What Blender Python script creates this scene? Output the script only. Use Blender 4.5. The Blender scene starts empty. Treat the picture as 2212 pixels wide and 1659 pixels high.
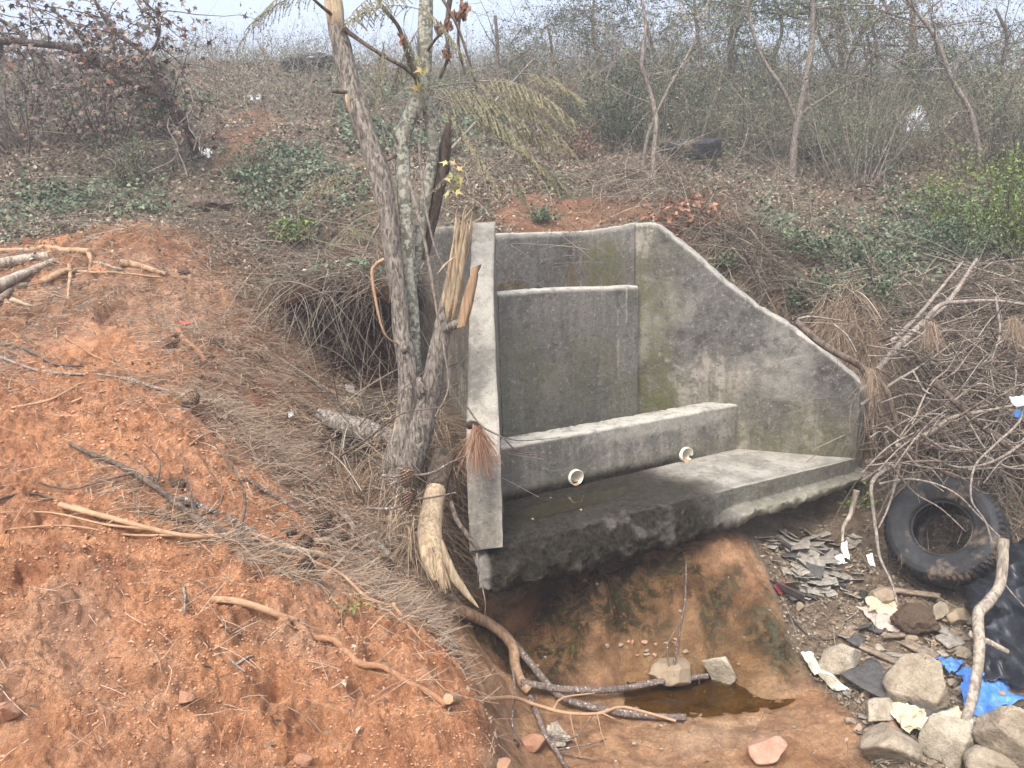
import bpy, math, random
import numpy as np
from mathutils import Matrix, Vector

random.seed(7)
rng = np.random.default_rng(11)
S = bpy.context.scene
COL = S.collection

# ------------------------------------------------------------------ camera, world, sun
PITCH, ROLL, EYE, F = 12.2, -1.7, 3.0, 1663.0          # F in units of a 2212-wide frame
_a, _r = math.radians(90 - PITCH), math.radians(ROLL)
MC = (np.array([[1, 0, 0], [0, math.cos(_a), -math.sin(_a)], [0, math.sin(_a), math.cos(_a)]])
      @ np.array([[math.cos(_r), -math.sin(_r), 0], [math.sin(_r), math.cos(_r), 0], [0, 0, 1]]))
CAM = np.array([0, 0, EYE])
cd = bpy.data.cameras.new('camera')
cam = bpy.data.objects.new('camera', cd)
COL.objects.link(cam)
m4 = Matrix([list(MC[0]) + [0], list(MC[1]) + [0], list(MC[2]) + [EYE], [0, 0, 0, 1]])
cam.matrix_world = m4
cd.sensor_width = 36
cd.lens = 36 * F / 2212
cd.clip_start, cd.clip_end = 0.05, 600
S.camera = cam

SUN_EL, SUN_ROT = 58, 200
w = bpy.data.worlds.new('World')
S.world = w
w.use_nodes = True
nt = w.node_tree
bg = nt.nodes['Background']
sky = nt.nodes.new('ShaderNodeTexSky')
sky.sky_type = 'NISHITA'
sky.sun_disc = False
sky.sun_elevation = math.radians(SUN_EL)
sky.sun_rotation = math.radians(SUN_ROT)
sky.air_density = 1.0
sky.dust_density = 6.0
sky.ozone_density = 1.2
mixn = nt.nodes.new('ShaderNodeMix'); mixn.data_type = 'RGBA'        # overcast: the blue sky greyed towards pale cloud
mixn.inputs[0].default_value = .6; mixn.inputs[7].default_value = (3.1, 3.4, 4.0, 1)
nt.links.new(sky.outputs[0], mixn.inputs[6])
tcw = nt.nodes.new('ShaderNodeTexCoord'); sxyz = nt.nodes.new('ShaderNodeSeparateXYZ'); nt.links.new(tcw.outputs['Generated'], sxyz.inputs[0])
rmp = nt.nodes.new('ShaderNodeMapRange'); nt.links.new(sxyz.outputs[2], rmp.inputs[0])     # an overcast sky is brighter overhead than at the horizon
rmp.inputs[1].default_value = 0.0; rmp.inputs[2].default_value = .9; rmp.inputs[3].default_value = .56; rmp.inputs[4].default_value = 1.45
vmul = nt.nodes.new('ShaderNodeVectorMath'); vmul.operation = 'SCALE'; nt.links.new(mixn.outputs[2], vmul.inputs[0]); nt.links.new(rmp.outputs[0], vmul.inputs['Scale'])
nt.links.new(vmul.outputs[0], bg.inputs[0])
bg.inputs[1].default_value = 0.15
sd = bpy.data.lights.new('sun', 'SUN')
sd.energy = 1.5
sd.angle = math.radians(25)
sd.color = (1.0, 0.96, 0.9)
so = bpy.data.objects.new('sun', sd)
COL.objects.link(so)
_e, _z = math.radians(SUN_EL), math.radians(SUN_ROT)
sdir = Vector((math.sin(_z) * math.cos(_e), math.cos(_z) * math.cos(_e), math.sin(_e)))
so.rotation_euler = sdir.to_track_quat('Z', 'Y').to_euler()
so.location = (0, -3, 12)
S.view_settings.view_transform = 'Standard'
S.view_settings.look = 'None'
S.view_settings.exposure = 1.42
S.view_settings.gamma = 1
S.cycles.max_bounces = 6
S.cycles.diffuse_bounces = 3
S.cycles.glossy_bounces = 2
S.cycles.transmission_bounces = 3
S.cycles.volume_bounces = 1
S.cycles.transparent_max_bounces = 6
S.cycles.caustics_reflective = False
S.cycles.caustics_refractive = False

# ------------------------------------------------------------------ rays
def ray(px, py):
    return MC @ np.array([(px - 1106) / F, -(py - 829.5) / F, -1.0])
def PY(px, py, Y):
    d = ray(px, py)
    return CAM + d * (Y / d[1])
def PZ(px, py, z):
    d = ray(px, py)
    return CAM + d * ((z - EYE) / d[2])

# ------------------------------------------------------------------ noise
def _hash(ix, iy, iz, seed):
    n = (ix * 374761393 + iy * 668265263 + iz * 2147483647 + seed * 1274126177).astype(np.int64) & 0xFFFFFFFF
    n = (n ^ (n >> 13)) * 1274126177 & 0xFFFFFFFF
    n = (n ^ (n >> 16)) * 2246822519 & 0xFFFFFFFF
    return ((n ^ (n >> 15)) & 0xFFFFFF) / float(0xFFFFFF)
def vnoise2(x, y, seed=0):
    ix, iy = np.floor(x).astype(np.int64), np.floor(y).astype(np.int64)
    fx, fy = x - ix, y - iy
    fx = fx * fx * (3 - 2 * fx); fy = fy * fy * (3 - 2 * fy)
    z0 = np.zeros_like(ix)
    a = _hash(ix, iy, z0, seed); b = _hash(ix + 1, iy, z0, seed)
    c = _hash(ix, iy + 1, z0, seed); d = _hash(ix + 1, iy + 1, z0, seed)
    return (a + (b - a) * fx) * (1 - fy) + (c + (d - c) * fx) * fy
def vnoise3(p, seed=0):
    i = np.floor(p).astype(np.int64); f = p - i
    f = f * f * (3 - 2 * f)
    out = 0
    for dx in (0, 1):
        for dy in (0, 1):
            for dz in (0, 1):
                wgt = ((f[:, 0] if dx else 1 - f[:, 0]) * (f[:, 1] if dy else 1 - f[:, 1]) * (f[:, 2] if dz else 1 - f[:, 2]))
                out = out + wgt * _hash(i[:, 0] + dx, i[:, 1] + dy, i[:, 2] + dz, seed)
    return out
def fbm2(x, y, s, octv=4, seed=0, gain=.5, ridged=False):
    o, a, t = 0, 1, 0
    for k in range(octv):
        n = vnoise2(x * s + 17.3 * k, y * s - 9.1 * k, seed + k) * 2 - 1
        if ridged:
            n = 1 - 2 * np.abs(n)
        o = o + a * n; t += a; a *= gain; s *= 2.03
    return o / t
def fbm3(p, s, octv=3, seed=0, gain=.5):
    o, a, t = 0, 1, 0
    for k in range(octv):
        o = o + a * (vnoise3(p * s + 13.7 * k, seed + k) * 2 - 1); t += a; a *= gain; s *= 2.03
    return o / t
def sstep(a, b, x):
    t = np.clip((x - a) / (b - a), 0, 1)
    return t * t * (3 - 2 * t)

# ------------------------------------------------------------------ terrain control points
CY = [  # px, py, forward distance
    # near clay mound
    (-150, 1659, 1.9), (0, 1659, 2.0), (300, 1659, 2.05), (550, 1659, 2.1), (850, 1659, 2.2), (1000, 1659, 2.3), (1085, 1650, 2.42),
    (1045, 1530, 2.75), (985, 1440, 3.05), (925, 1360, 3.4), (700, 1450, 2.55), (700, 1300, 3.15), (400, 1450, 2.35), (400, 1300, 2.75),
    (0, 1300, 2.5), (100, 1000, 3.4), (-200, 1000, 3.2), (400, 1130, 3.25), (400, 900, 4.0), (600, 1150, 3.5), (560, 960, 4.1),
    (100, 780, 4.7), (-200, 780, 4.4), (300, 640, 5.5), (100, 620, 5.6), (-200, 640, 5.3), (300, 500, 6.1), (120, 560, 6.0), (-200, 545, 6.1), (450, 560, 6.1),
    (450, 730, 5.1),
    # straw slope towards the tree and hollow
    (700, 1000, 4.6), (800, 1250, 3.8), (880, 1310, 3.6), (750, 1130, 4.1), (850, 1110, 4.55), (600, 820, 5.2), (620, 700, 5.9), (600, 590, 6.3),
    (640, 960, 4.6), (720, 900, 5.2), (800, 930, 5.2), (780, 840, 6.2), (740, 740, 6.8), (720, 660, 7.0), (700, 560, 7.0), (800, 560, 7.0), (820, 700, 6.8), (740, 620, 7.1),
    (850, 860, 6.2), (930, 920, 5.3), (970, 980, 4.95), (960, 1120, 4.75), (985, 1230, 4.6),
    # hill left
    (50, 470, 7.2), (200, 420, 8.0), (400, 450, 7.3), (600, 470, 7.2), (750, 480, 7.2), (-300, 450, 7.6), (150, 300, 9.5), (400, 310, 8.6), (560, 330, 8.8), (700, 350, 8.8),
    (550, 215, 12.0), (300, 200, 12.5), (750, 230, 12.0), (50, 200, 12.5), (-300, 200, 12.5), (560, 140, 16.5), (300, 130, 16.5), (0, 130, 16.5), (-300, 125, 16.5), (750, 140, 16.5),
    # hill centre and right
    (1000, 470, 7.6), (1150, 470, 7.4), (1240, 470, 7.5), (1350, 465, 7.2), (1200, 410, 8.4), (1400, 410, 8.2), (1420, 470, 6.9), (1000, 380, 9.0), (1200, 330, 10.0), (1400, 330, 10.2),
    (1500, 345, 11.2), (1700, 380, 10.5), (1720, 330, 11.8), (1000, 250, 12.5), (1300, 240, 13.0), (1600, 250, 13.5), (1900, 300, 12.0), (2000, 330, 10.6), (2200, 330, 10.5), (2450, 340, 10.0),
    (1000, 160, 16.5), (1300, 170, 16.5), (1600, 180, 16.5), (1900, 190, 16.5), (2200, 200, 16.0), (2500, 210, 15.5),
    (1520, 500, 6.75), (1600, 560, 6.6), (1700, 640, 6.4), (1780, 700, 6.15), (1870, 770, 5.95), (1700, 480, 8.0), (1900, 480, 8.2), (1800, 570, 7.1), (2000, 600, 7.2), (2150, 560, 7.8), (2212, 640, 7.0), (2450, 640, 6.8),
    (1950, 740, 6.4), (2100, 740, 6.4), (2250, 780, 6.2), (2000, 860, 6.0), (2200, 900, 5.8), (1960, 960, 5.85), (2100, 1000, 5.7), (2250, 1030, 5.4), (1930, 1070, 5.7), (2450, 1000, 5.4),
    # below the apron's right end, tyre, rubble
    (1880, 1140, 5.5), (1780, 1170, 5.4), (1700, 1175, 5.3), (1850, 1230, 5.1), (2000, 1300, 4.75), (1800, 1310, 4.75), (2150, 1250, 4.95), (2250, 1300, 4.7), (1950, 1400, 4.35),
    (2212, 1480, 4.0), (2450, 1400, 4.3), (2050, 1550, 3.75), (1900, 1520, 3.95), (2212, 1640, 3.3), (1950, 1650, 3.45), (1720, 1340, 4.7), (1780, 1420, 4.4), (2500, 1700, 3.0),
]
CZ = [  # px, py, height
    (1500, 1470, .10), (1400, 1510, .095), (1650, 1520, .095), (1350, 1460, .13), (1720, 1490, .12), (1500, 1570, .14), (1300, 1550, .15), (1500, 1659, .12), (1300, 1659, .16), (1150, 1659, .18), (1500, 1850, .1), (1900, 1900, .2),
    (1700, 1600, .14), (1820, 1560, .14), (1800, 1659, .12), (1500, 1350, .36), (1350, 1340, .42), (1200, 1360, .38), (1650, 1340, .42), (1700, 1420, .27), (1550, 1400, .2), (1500, 1250, .60), (1600, 1220, .66), (1570, 1165, .80), (1660, 1290, .5), (1500, 1200, .77), (1400, 1233, .75), (1300, 1262, .68), (1200, 1300, .56), (1110, 1330, .42), (1250, 1300, .55),
    (1400, 1280, .59), (1400, 1340, .41), (1200, 1440, .22), (1080, 1420, .26), (1020, 1370, .3), (1130, 1520, .18), (1120, 1590, .17), (1070, 1340, .36), (1000, 1320, .36),
]
CW = [  # x, y, z given directly
    (-.6, 5.3, 1.35), (-.35, 5.0, 1.0), (-.25, 4.6, .7), (.3, 5.0, .70), (1.2, 5.6, .80), (2.3, 6.0, .9), (-1.1, 2.0, 1.35), (0, .8, 1.25), (-1, -1.5, 1.5), (1.0, 1.0, .6), (2.0, .5, .6), (3.5, .5, .8),
    (-4, 0, 1.7), (4, 3, .75), (.6, 7.15, 2.82), (-.2, 6.8, 2.8), (-.9, 6.9, 2.75), (1.3, 6.7, 2.75), (1.9, 6.35, 2.3), (2.5, 6.1, 1.9),
    (-2.2, 19, 6.1), (6, 19, 6.0), (-10, 19, 6.1), (12, 18, 5.9), (0, 30, 6.3), (-20, 30, 6.2), (20, 30, 6.0), (0, 150, 5.5), (-110, 100, 5.0), (110, 100, 5.0), (120, 0, 2.5), (-120, 0, 3.0), (0, -100, 1.5),
    (-.15, 3.9, .45), (.1, 3.4, .22), (.05, 2.9, .2), (.1, 2.4, .2), (.3, 1.8, .25),
]
pts = [PY(a, b, c) for a, b, c in CY] + [PZ(a, b, c) for a, b, c in CZ] + [np.array(c, float) for c in CW]
pts = np.array(pts)
def warp(x, y):
    az = np.clip(np.arctan2(x, y), -1.3, 1.3)
    r = np.hypot(x, y)
    return np.stack([az * 3.0, np.log(r + .6) * 3.0], -1)
_U = warp(pts[:, 0], pts[:, 1])
_n = len(_U)
_D = np.linalg.norm(_U[:, None] - _U[None], axis=-1)
_K = np.block([[_D + np.eye(_n) * -0.004, np.hstack([np.ones((_n, 1)), _U])], [np.hstack([np.ones((_n, 1)), _U]).T, np.zeros((3, 3))]])
_W = np.linalg.solve(_K, np.concatenate([pts[:, 2], np.zeros(3)]))
def Hbase(x, y):
    x = np.atleast_1d(np.asarray(x, float)); y = np.atleast_1d(np.asarray(y, float))
    o = np.empty(x.shape)
    for i in range(0, len(x), 20000):
        u = warp(x[i:i + 20000], y[i:i + 20000])
        d = np.sqrt(((u[:, None, :] - _U[None]) ** 2).sum(-1))
        o[i:i + 20000] = d @ _W[:_n] + _W[_n] + u @ _W[_n + 1:]
    r = np.hypot(x, y)
    far = sstep(20, 60, r)
    return o * (1 - far) + np.clip(o, 2, 6.0) * far
def _march(px, py, fn):
    d = ray(px, py)
    t = np.exp(np.linspace(math.log(.8), math.log(60), 500))
    p = CAM + d * t[:, None]
    h = fn(p[:, 0], p[:, 1])
    k = np.where(p[:, 2] < h)[0]
    if len(k) == 0:
        return CAM + d * 18
    i = max(k[0], 1)
    a, b = p[i - 1, 2] - h[i - 1], h[i] - p[i, 2]
    tt = t[i - 1] + (t[i] - t[i - 1]) * a / (a + b + 1e-9)
    return CAM + d * tt
def poly_world(pp):
    return np.array([_march(a, b, Hbase)[:2] for a, b in pp])
def sdist(P, x, y):           # signed distance, + inside
    n = len(P); dmin = np.full(x.shape, 1e9); ins = np.zeros(x.shape, bool)
    for i in range(n):
        a, b = P[i], P[(i + 1) % n]
        e = b - a
        wx, wy = x - a[0], y - a[1]
        t = np.clip((wx * e[0] + wy * e[1]) / (e @ e + 1e-12), 0, 1)
        dmin = np.minimum(dmin, np.hypot(wx - t * e[0], wy - t * e[1]))
        c = ((a[1] <= y) & (b[1] > y)) | ((b[1] <= y) & (a[1] > y))
        xi = a[0] + (y - a[1]) / (b[1] - a[1] + 1e-12) * e[0]
        ins ^= c & (x < xi)
    return np.where(ins, dmin, -dmin)
ZONES = {k: poly_world(v) for k, v in dict(
    clay=[(-250, 540), (120, 515), (230, 488), (420, 510), (520, 620), (600, 760), (420, 840), (560, 980), (700, 1150), (860, 1310), (960, 1400), (1050, 1530), (1090, 1640), (1090, 2300), (-900, 2300)],
    straw=[(430, 515), (640, 540), (640, 640), (820, 800), (930, 900), (1000, 1000), (1000, 1290), (960, 1390), (860, 1310), (700, 1150), (560, 980), (400, 850), (560, 720)],
    channel=[(950, 1330), (1060, 1290), (1300, 1230), (1610, 1150), (1720, 1400), (1850, 1540), (1890, 1659), (1980, 2400), (1120, 2400), (1090, 1640), (1000, 1430)],
    rubble=[(1620, 1150), (1760, 1130), (1900, 1100), (2300, 1100), (2500, 1500), (2900, 2400), (1980, 2400), (1890, 1659), (1850, 1540), (1720, 1400)],
    algae=[(960, 1345), (1000, 1290), (1300, 1220), (1500, 1190), (1540, 1260), (1640, 1310), (1650, 1370), (1560, 1360), (1400, 1385), (1250, 1400), (1050, 1400)],
    moss2=[(1500, 1300), (1640, 1300), (1690, 1380), (1560, 1390)],
    bank=[(1090, 425), (1350, 415), (1480, 440), (1580, 450), (1650, 520), (1560, 540), (1420, 480), (1360, 470), (1080, 495)],
    path=[(420, 390), (470, 330), (520, 250), (560, 235), (600, 260), (560, 330), (480, 370), (460, 400)],
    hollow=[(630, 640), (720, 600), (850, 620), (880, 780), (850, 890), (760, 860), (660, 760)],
    green=[(0, 430), (150, 400), (350, 440), (330, 480), (150, 510), (0, 520)],
).items()}
PUD = PZ(1500, 1478, .1)
FOOT = np.array([(-.18, 4.35), (-.16, 5.6), (-.25, 5.75), (-.4, 6.3), (.5, 6.85), (1.1, 6.35), (2.5, 5.72), (1.45, 5.1), (.4, 4.6)])
def clods(x, y):      # half-buried broken lumps of several sizes, only in some cells
    o = np.zeros(x.shape)
    for sc, am, th, sd in ((7.5, .030, .30, 1), (15, .020, .42, 2), (30, .011, .5, 3), (58, .006, .5, 4)):
        wx = x + .25 / sc * fbm2(x, y, sc * 1.3, 2, 300 + sd); wy = y + .25 / sc * fbm2(x, y, sc * 1.3, 2, 310 + sd)
        u, v = wx * sc, wy * sc; iu, iv = np.floor(u).astype(np.int64), np.floor(v).astype(np.int64); best = np.zeros(x.shape)
        cl = .25 + .75 * sstep(.35, .6, fbm2(x, y, 1.7, 3, 320 + sd) * .5 + .5)
        for a in (-1, 0, 1):
            for b in (-1, 0, 1):
                z = np.zeros_like(iu); h1 = _hash(iu + a, iv + b, z, 40 + sd); h2 = _hash(iu + a, iv + b, z, 50 + sd); h3 = _hash(iu + a, iv + b, z, 60 + sd)
                dx, dy = u - (iu + a + .2 + .6 * h1), v - (iv + b + .2 + .6 * h2)
                an = h3 * 6.28; ex = dx * np.cos(an) + dy * np.sin(an); ey = (-dx * np.sin(an) + dy * np.cos(an)) * (1.1 + h1)
                rad = .25 + .4 * h2; d2 = (np.abs(ex) ** 2.6 + np.abs(ey) ** 2.6) ** (1 / 1.3) / rad ** 2
                best = np.maximum(best, np.sqrt(np.clip(1 - d2, 0, 1)) * rad * 1.8 * (h3 < th * cl))
        o = o + am * best
    return o
def Hfull(x, y, masks=False):
    x = np.atleast_1d(np.asarray(x, float)); y = np.atleast_1d(np.asarray(y, float))
    h = Hbase(x, y)
    r = np.hypot(x, y)
    wob = fbm2(x, y, 3.0, 3, 5) * .12
    mk = {}
    for k, P in ZONES.items():
        near = (r < 30)
        d = np.full(x.shape, -9.0)
        d[near] = sdist(P, x[near], y[near])
        sc = .05 if k in ('channel', 'rubble') else .12
        mk[k] = sstep(-sc, sc, d + (wob * .35 if k in ('channel', 'rubble') else wob * (1 + 2 * (k in ('path', 'bank', 'algae', 'moss2')))))
    clay = np.clip(mk['clay'] - mk['channel'], 0, 1)
    rubble, ch = mk['rubble'], mk['channel'] * (1 - mk['rubble'])
    rest = np.clip(1 - clay - ch - rubble, 0, 1)
    nearf = 1 - sstep(25, 60, r)
    # clods: rounded lumps of several sizes, with broken hollows
    c1 = fbm2(x, y, 3.2, 5, 21, .55)
    c2 = 1 - np.abs(fbm2(x, y, 9, 4, 33, .6)) * 2
    c3 = fbm2(x, y, 30, 3, 41, .6)
    cl_on = (np.hypot(x, y) < 8.5) & (clay > .01)
    cells = np.zeros(len(x)); cells[cl_on] = clods(x[cl_on], y[cl_on])
    h = h + clay * cells
    cr = np.abs(fbm2(x, y, 3.4, 4, 401, .55)); cr2 = np.abs(fbm2(x, y, 9, 3, 402))
    h = h - clay * (.022 * sstep(.05, .0, cr) * sstep(.4, .6, fbm2(x, y, .8, 2, 403) * .5 + .5) + .010 * sstep(.06, 0, cr2) * sstep(.45, .6, fbm2(x, y, 1.3, 2, 404) * .5 + .5))
    pit = sstep(.12, .3, fbm2(x, y, 2.3, 3, 77)) * sstep(.0, .3, fbm2(x, y, 7, 3, 78))
    lump = sstep(.48, .52, vnoise2(x * 11 + c3, y * 11 - c1, 51)) * .3 + c2 * .5
    h = h + clay * (.055 * c1 + .032 * lump + .016 * c3 + .010 * fbm2(x, y, 22, 3, 45, .6, True) * sstep(-.2, .3, c1) - .075 * pit)
    pud = np.exp(-(((x - PUD[0]) / .55) ** 2 + ((y - PUD[1]) / .2) ** 2)); ch0 = ch; ch = ch * (1 - .8 * pud)
    h = h + ch * (.018 * fbm2(x, y, 3, 4, 61, .5, True) + .012 * fbm2(x * .6, y * 2.2, 5, 4, 62) + .006 * fbm2(x, y, 40, 3, 63, .6) + .009 * fbm2(x + .3 * c1, y * 1.5, 15, 4, 163, .6, True))
    h = h + ch * mk['algae'] * (.035 * fbm2(x, y, 9, 5, 64, .6, True)) + ch * .016 * fbm2(x, y, 8, 4, 164, .6, True)
    h = h + rubble * (.03 * fbm2(x, y, 5, 4, 65) + .008 * fbm2(x, y, 30, 3, 66))
    h = h + rest * nearf * (.07 * fbm2(x, y, 1.6, 5, 67, .55) * np.clip(r / 6, .5, 1.6) + .012 * fbm2(x, y, 22, 3, 68))
    # puddle bed
    ch = ch0
    h = h - ch * .05 * pud
    # inside the concrete basin the ground stays below the slab
    near = r < 12
    d = np.full(x.shape, -9.0); d[near] = sdist(FOOT, x[near], y[near])
    k = sstep(-.04, .04, d)
    h = h * (1 - k) + np.minimum(h, .80) * k
    if masks:
        mk.update(clay=clay, rubble=rubble, channel=ch, rest=rest)
        return h, mk, c1, c2, c3
    return h
def G(px, py, lift=0.0):
    p = _march(px, py, Hfull)
    return np.array([p[0], p[1], p[2] + lift])
def Hz(x, y):
    return float(Hfull([x], [y])[0])

# ------------------------------------------------------------------ materials
class NT:
    def __init__(s, name, rough=.9, spec=.3):
        s.m = bpy.data.materials.new(name); s.m.use_nodes = True
        s.t = s.m.node_tree; s.b = s.t.nodes['Principled BSDF']
        s.b.inputs['Roughness'].default_value = rough
        s.b.inputs['Specular IOR Level'].default_value = spec
        s.tc = s.t.nodes.new('ShaderNodeTexCoord')
    def n(s, ty, **k):
        o = s.t.nodes.new(ty)
        for a, v in k.items(): setattr(o, a, v)
        return o
    def put(s, sock, v):
        if isinstance(v, bpy.types.NodeSocket): s.t.links.new(v, sock)
        elif isinstance(v, (tuple, list)) and len(v) == 3 and sock.type == 'RGBA': sock.default_value = (*v, 1)
        else: sock.default_value = v
    def mapping(s, scale=(1, 1, 1), co='Object', rot=(0, 0, 0)):
        o = s.n('ShaderNodeMapping'); s.t.links.new(s.tc.outputs[co], o.inputs[0])
        o.inputs['Scale'].default_value = scale; o.inputs['Rotation'].default_value = rot
        return o.outputs[0]
    def noise(s, sc, det=4, rough=.55, vec=None, dist=0, con=1.9):
        o = s.n('ShaderNodeTexNoise'); s.put(o.inputs['Scale'], sc); s.put(o.inputs['Detail'], det); s.put(o.inputs['Roughness'], rough); s.put(o.inputs['Distortion'], dist)
        s.t.links.new(vec if vec is not None else s.tc.outputs['Object'], o.inputs['Vector'])
        k = s.n('ShaderNodeMath', operation='MULTIPLY_ADD', use_clamp=True); s.t.links.new(o.outputs['Fac'], k.inputs[0])
        k.inputs[1].default_value = con; k.inputs[2].default_value = .5 - .5 * con
        return k.outputs[0]
    def voro(s, sc, feat='F1', vec=None, out='Distance'):
        o = s.n('ShaderNodeTexVoronoi', feature=feat); s.put(o.inputs['Scale'], sc)
        s.t.links.new(vec if vec is not None else s.tc.outputs['Object'], o.inputs['Vector'])
        return o.outputs[out]
    def ramp(s, fac, stops, ease='LINEAR'):
        o = s.n('ShaderNodeValToRGB'); o.color_ramp.interpolation = ease
        el = o.color_ramp.elements
        while len(el) < len(stops): el.new(.5)
        for e, (p, c) in zip(el, stops):
            e.position = p; e.color = (*c, 1) if isinstance(c, tuple) else (c, c, c, 1)
        s.put(o.inputs[0], fac); return o.outputs[0]
    def mix(s, fac, a, b, mode='MIX'):
        o = s.n('ShaderNodeMix', data_type='RGBA', blend_type=mode, clamp_factor=True)
        s.put(o.inputs[0], fac); s.put(o.inputs[6], a); s.put(o.inputs[7], b); return o.outputs[2]
    def math(s, op, a, b=0, clamp=False):
        o = s.n('ShaderNodeMath', operation=op, use_clamp=clamp)
        s.put(o.inputs[0], a); s.put(o.inputs[1], b); return o.outputs[0]
    def attr(s, name, out='Color'):
        return s.n('ShaderNodeAttribute', attribute_name=name).outputs[out]
    def sep(s, c):
        o = s.n('ShaderNodeSeparateColor'); s.put(o.inputs[0], c); return o.outputs
    def bump(s, h, dist=.01, strength=1, prev=None):
        o = s.n('ShaderNodeBump'); s.put(o.inputs['Height'], h); o.inputs['Distance'].default_value = dist; o.inputs['Strength'].default_value = strength
        if prev is not None: s.t.links.new(prev, o.inputs['Normal'])
        return o.outputs[0]
    def island(s):
        return s.n('ShaderNodeNewGeometry').outputs['Random Per Island']
    def end(s, col=None, normal=None, rough=None):
        if col is not None: s.put(s.b.inputs['Base Color'], col)
        if normal is not None: s.put(s.b.inputs['Normal'], normal)
        if rough is not None: s.put(s.b.inputs['Roughness'], rough)
        return s.m
MATS = {}
def leafmat(name, stops, rough=.55, trans=0.0):
    q = NT(name, rough, .25)
    c = q.ramp(q.island(), stops)
    c = q.mix(q.math('MULTIPLY', q.noise(60, 3), .5), c, q.mix(1, c, (.55, .5, .45), 'MULTIPLY'))
    return q.end(c)
def barkmat(name, dark, light, sc=30, stretch=.15, bumpd=.006, lichen=None, rough=.9, lsc=38, lth=.5):
    q = NT(name, rough, .2)
    v = q.mapping((1, 1, stretch), 'Object')
    n1 = q.noise(sc, 6, .65, v, .6)
    n2 = q.noise(sc * .25, 4, .6)
    c = q.mix(q.ramp(n1, [(.35, 0.), (.65, 1.)]), dark, light)
    c = q.mix(q.math('MULTIPLY', q.ramp(n2, [(.4, 0.), (.7, 1.)]), .5), c, tuple(x * .6 for x in light))
    if lichen:
        c = q.mix(q.ramp(q.noise(lsc, 5, .6), [(lth, 0.), (lth + .06, 1.)]), c, lichen)
    nm = q.bump(n1, bumpd, 1)
    return q.end(c, nm)
def simple(name, c1, c2, sc=20, rough=.8, bd=.003, spec=.3, mud=None):
    q = NT(name, rough, spec)
    n = q.noise(sc, 8, .68); f = q.noise(sc * 7, 6, .7)
    c = q.mix(q.ramp(n, [(.25, 0.), (.75, 1.)]), c1, c2)
    c = q.mix(q.math('MULTIPLY', q.ramp(f, [(.2, 1.), (.42, 0.)]), .55), c, tuple(v * .5 for v in c1))
    c = q.mix(q.math('MULTIPLY', q.ramp(f, [(.65, 0.), (.85, 1.)]), .35), c, tuple(min(1, v * 1.25) for v in c2))
    if mud:
        c = q.mix(q.ramp(q.noise(5, 7, .7), [(.55, 0.), (.72, .85)]), c, mud)
    return q.end(c, q.bump(f, bd * .5, .8, q.bump(n, bd, 1)))

# ground material: soil colours per vertex, hollow pre-shaded; shader adds mottling and crevice shade
q = NT('ground_soil', .95, .15)
base = q.attr('soil')
a = q.sep(q.attr('wet'))
n1 = q.noise(9, 8, .65); n2 = q.noise(70, 5, .7); n3 = q.noise(260, 3, .6)
c = q.mix(q.ramp(n1, [(.3, 0.), (.7, 1.)]), q.mix(1, base, (.72, .66, .62), 'MULTIPLY'), q.mix(1, base, (1.25, 1.22, 1.15), 'MULTIPLY'))
c = q.mix(q.math('MULTIPLY', q.ramp(n2, [(.25, 1.), (.5, 0.)]), .42), c, q.mix(1, c, (.5, .42, .38), 'MULTIPLY'))  # bump lows darkened as painted crevice shade, highs lightened below
c = q.mix(q.math('MULTIPLY', q.ramp(n2, [(.6, 0.), (.75, 1.)]), .4), c, q.mix(1, c, (1.5, 1.5, 1.45), 'MULTIPLY'))
vo = q.voro(120)
c = q.mix(q.math('MULTIPLY', q.ramp(vo, [(.05, 1.), (.2, 0.)]), .35), c, (.45, .27, .17))
n4 = q.noise(26, 9, .72, dist=.4)
c = q.mix(q.math('MULTIPLY', q.ramp(n4, [(.15, 1.), (.38, 0.)]), .5), c, q.mix(1, c, (.48, .41, .37), 'MULTIPLY'))
c = q.mix(q.math('MULTIPLY', q.ramp(n4, [(.62, 0.), (.85, 1.)]), .5), c, q.mix(1, c, (1.4, 1.42, 1.45), 'MULTIPLY'))
al = q.noise(7, 10, .7, dist=1.2); al2 = q.noise(17, 9, .7, dist=.8)
c = q.mix(q.math('MULTIPLY', a[1], q.ramp(al, [(.42, .95), (.62, 0.)])), c, (.045, .035, .018))
c = q.mix(q.math('MULTIPLY', a[1], q.ramp(al2, [(.60, 0.), (.72, 1.)])), c, (.075, .085, .02))
c = q.mix(q.math('MULTIPLY', a[1], q.ramp(al2, [(.22, 1.), (.34, 0.)])), c, (.28, .13, .04))
c = q.mix(q.math('MULTIPLY', a[2], q.ramp(al2, [(.45, 0.), (.7, .7)])), c, (.13, .135, .085))
nm = q.bump(n4, .03, .9); nm = q.bump(n2, .016, 1, nm); nm = q.bump(n3, .005, .9, nm)
MATS['soil'] = q.end(c, nm, q.math('SUBTRACT', .95, q.math('MULTIPLY', a[0], .72)))

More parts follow.
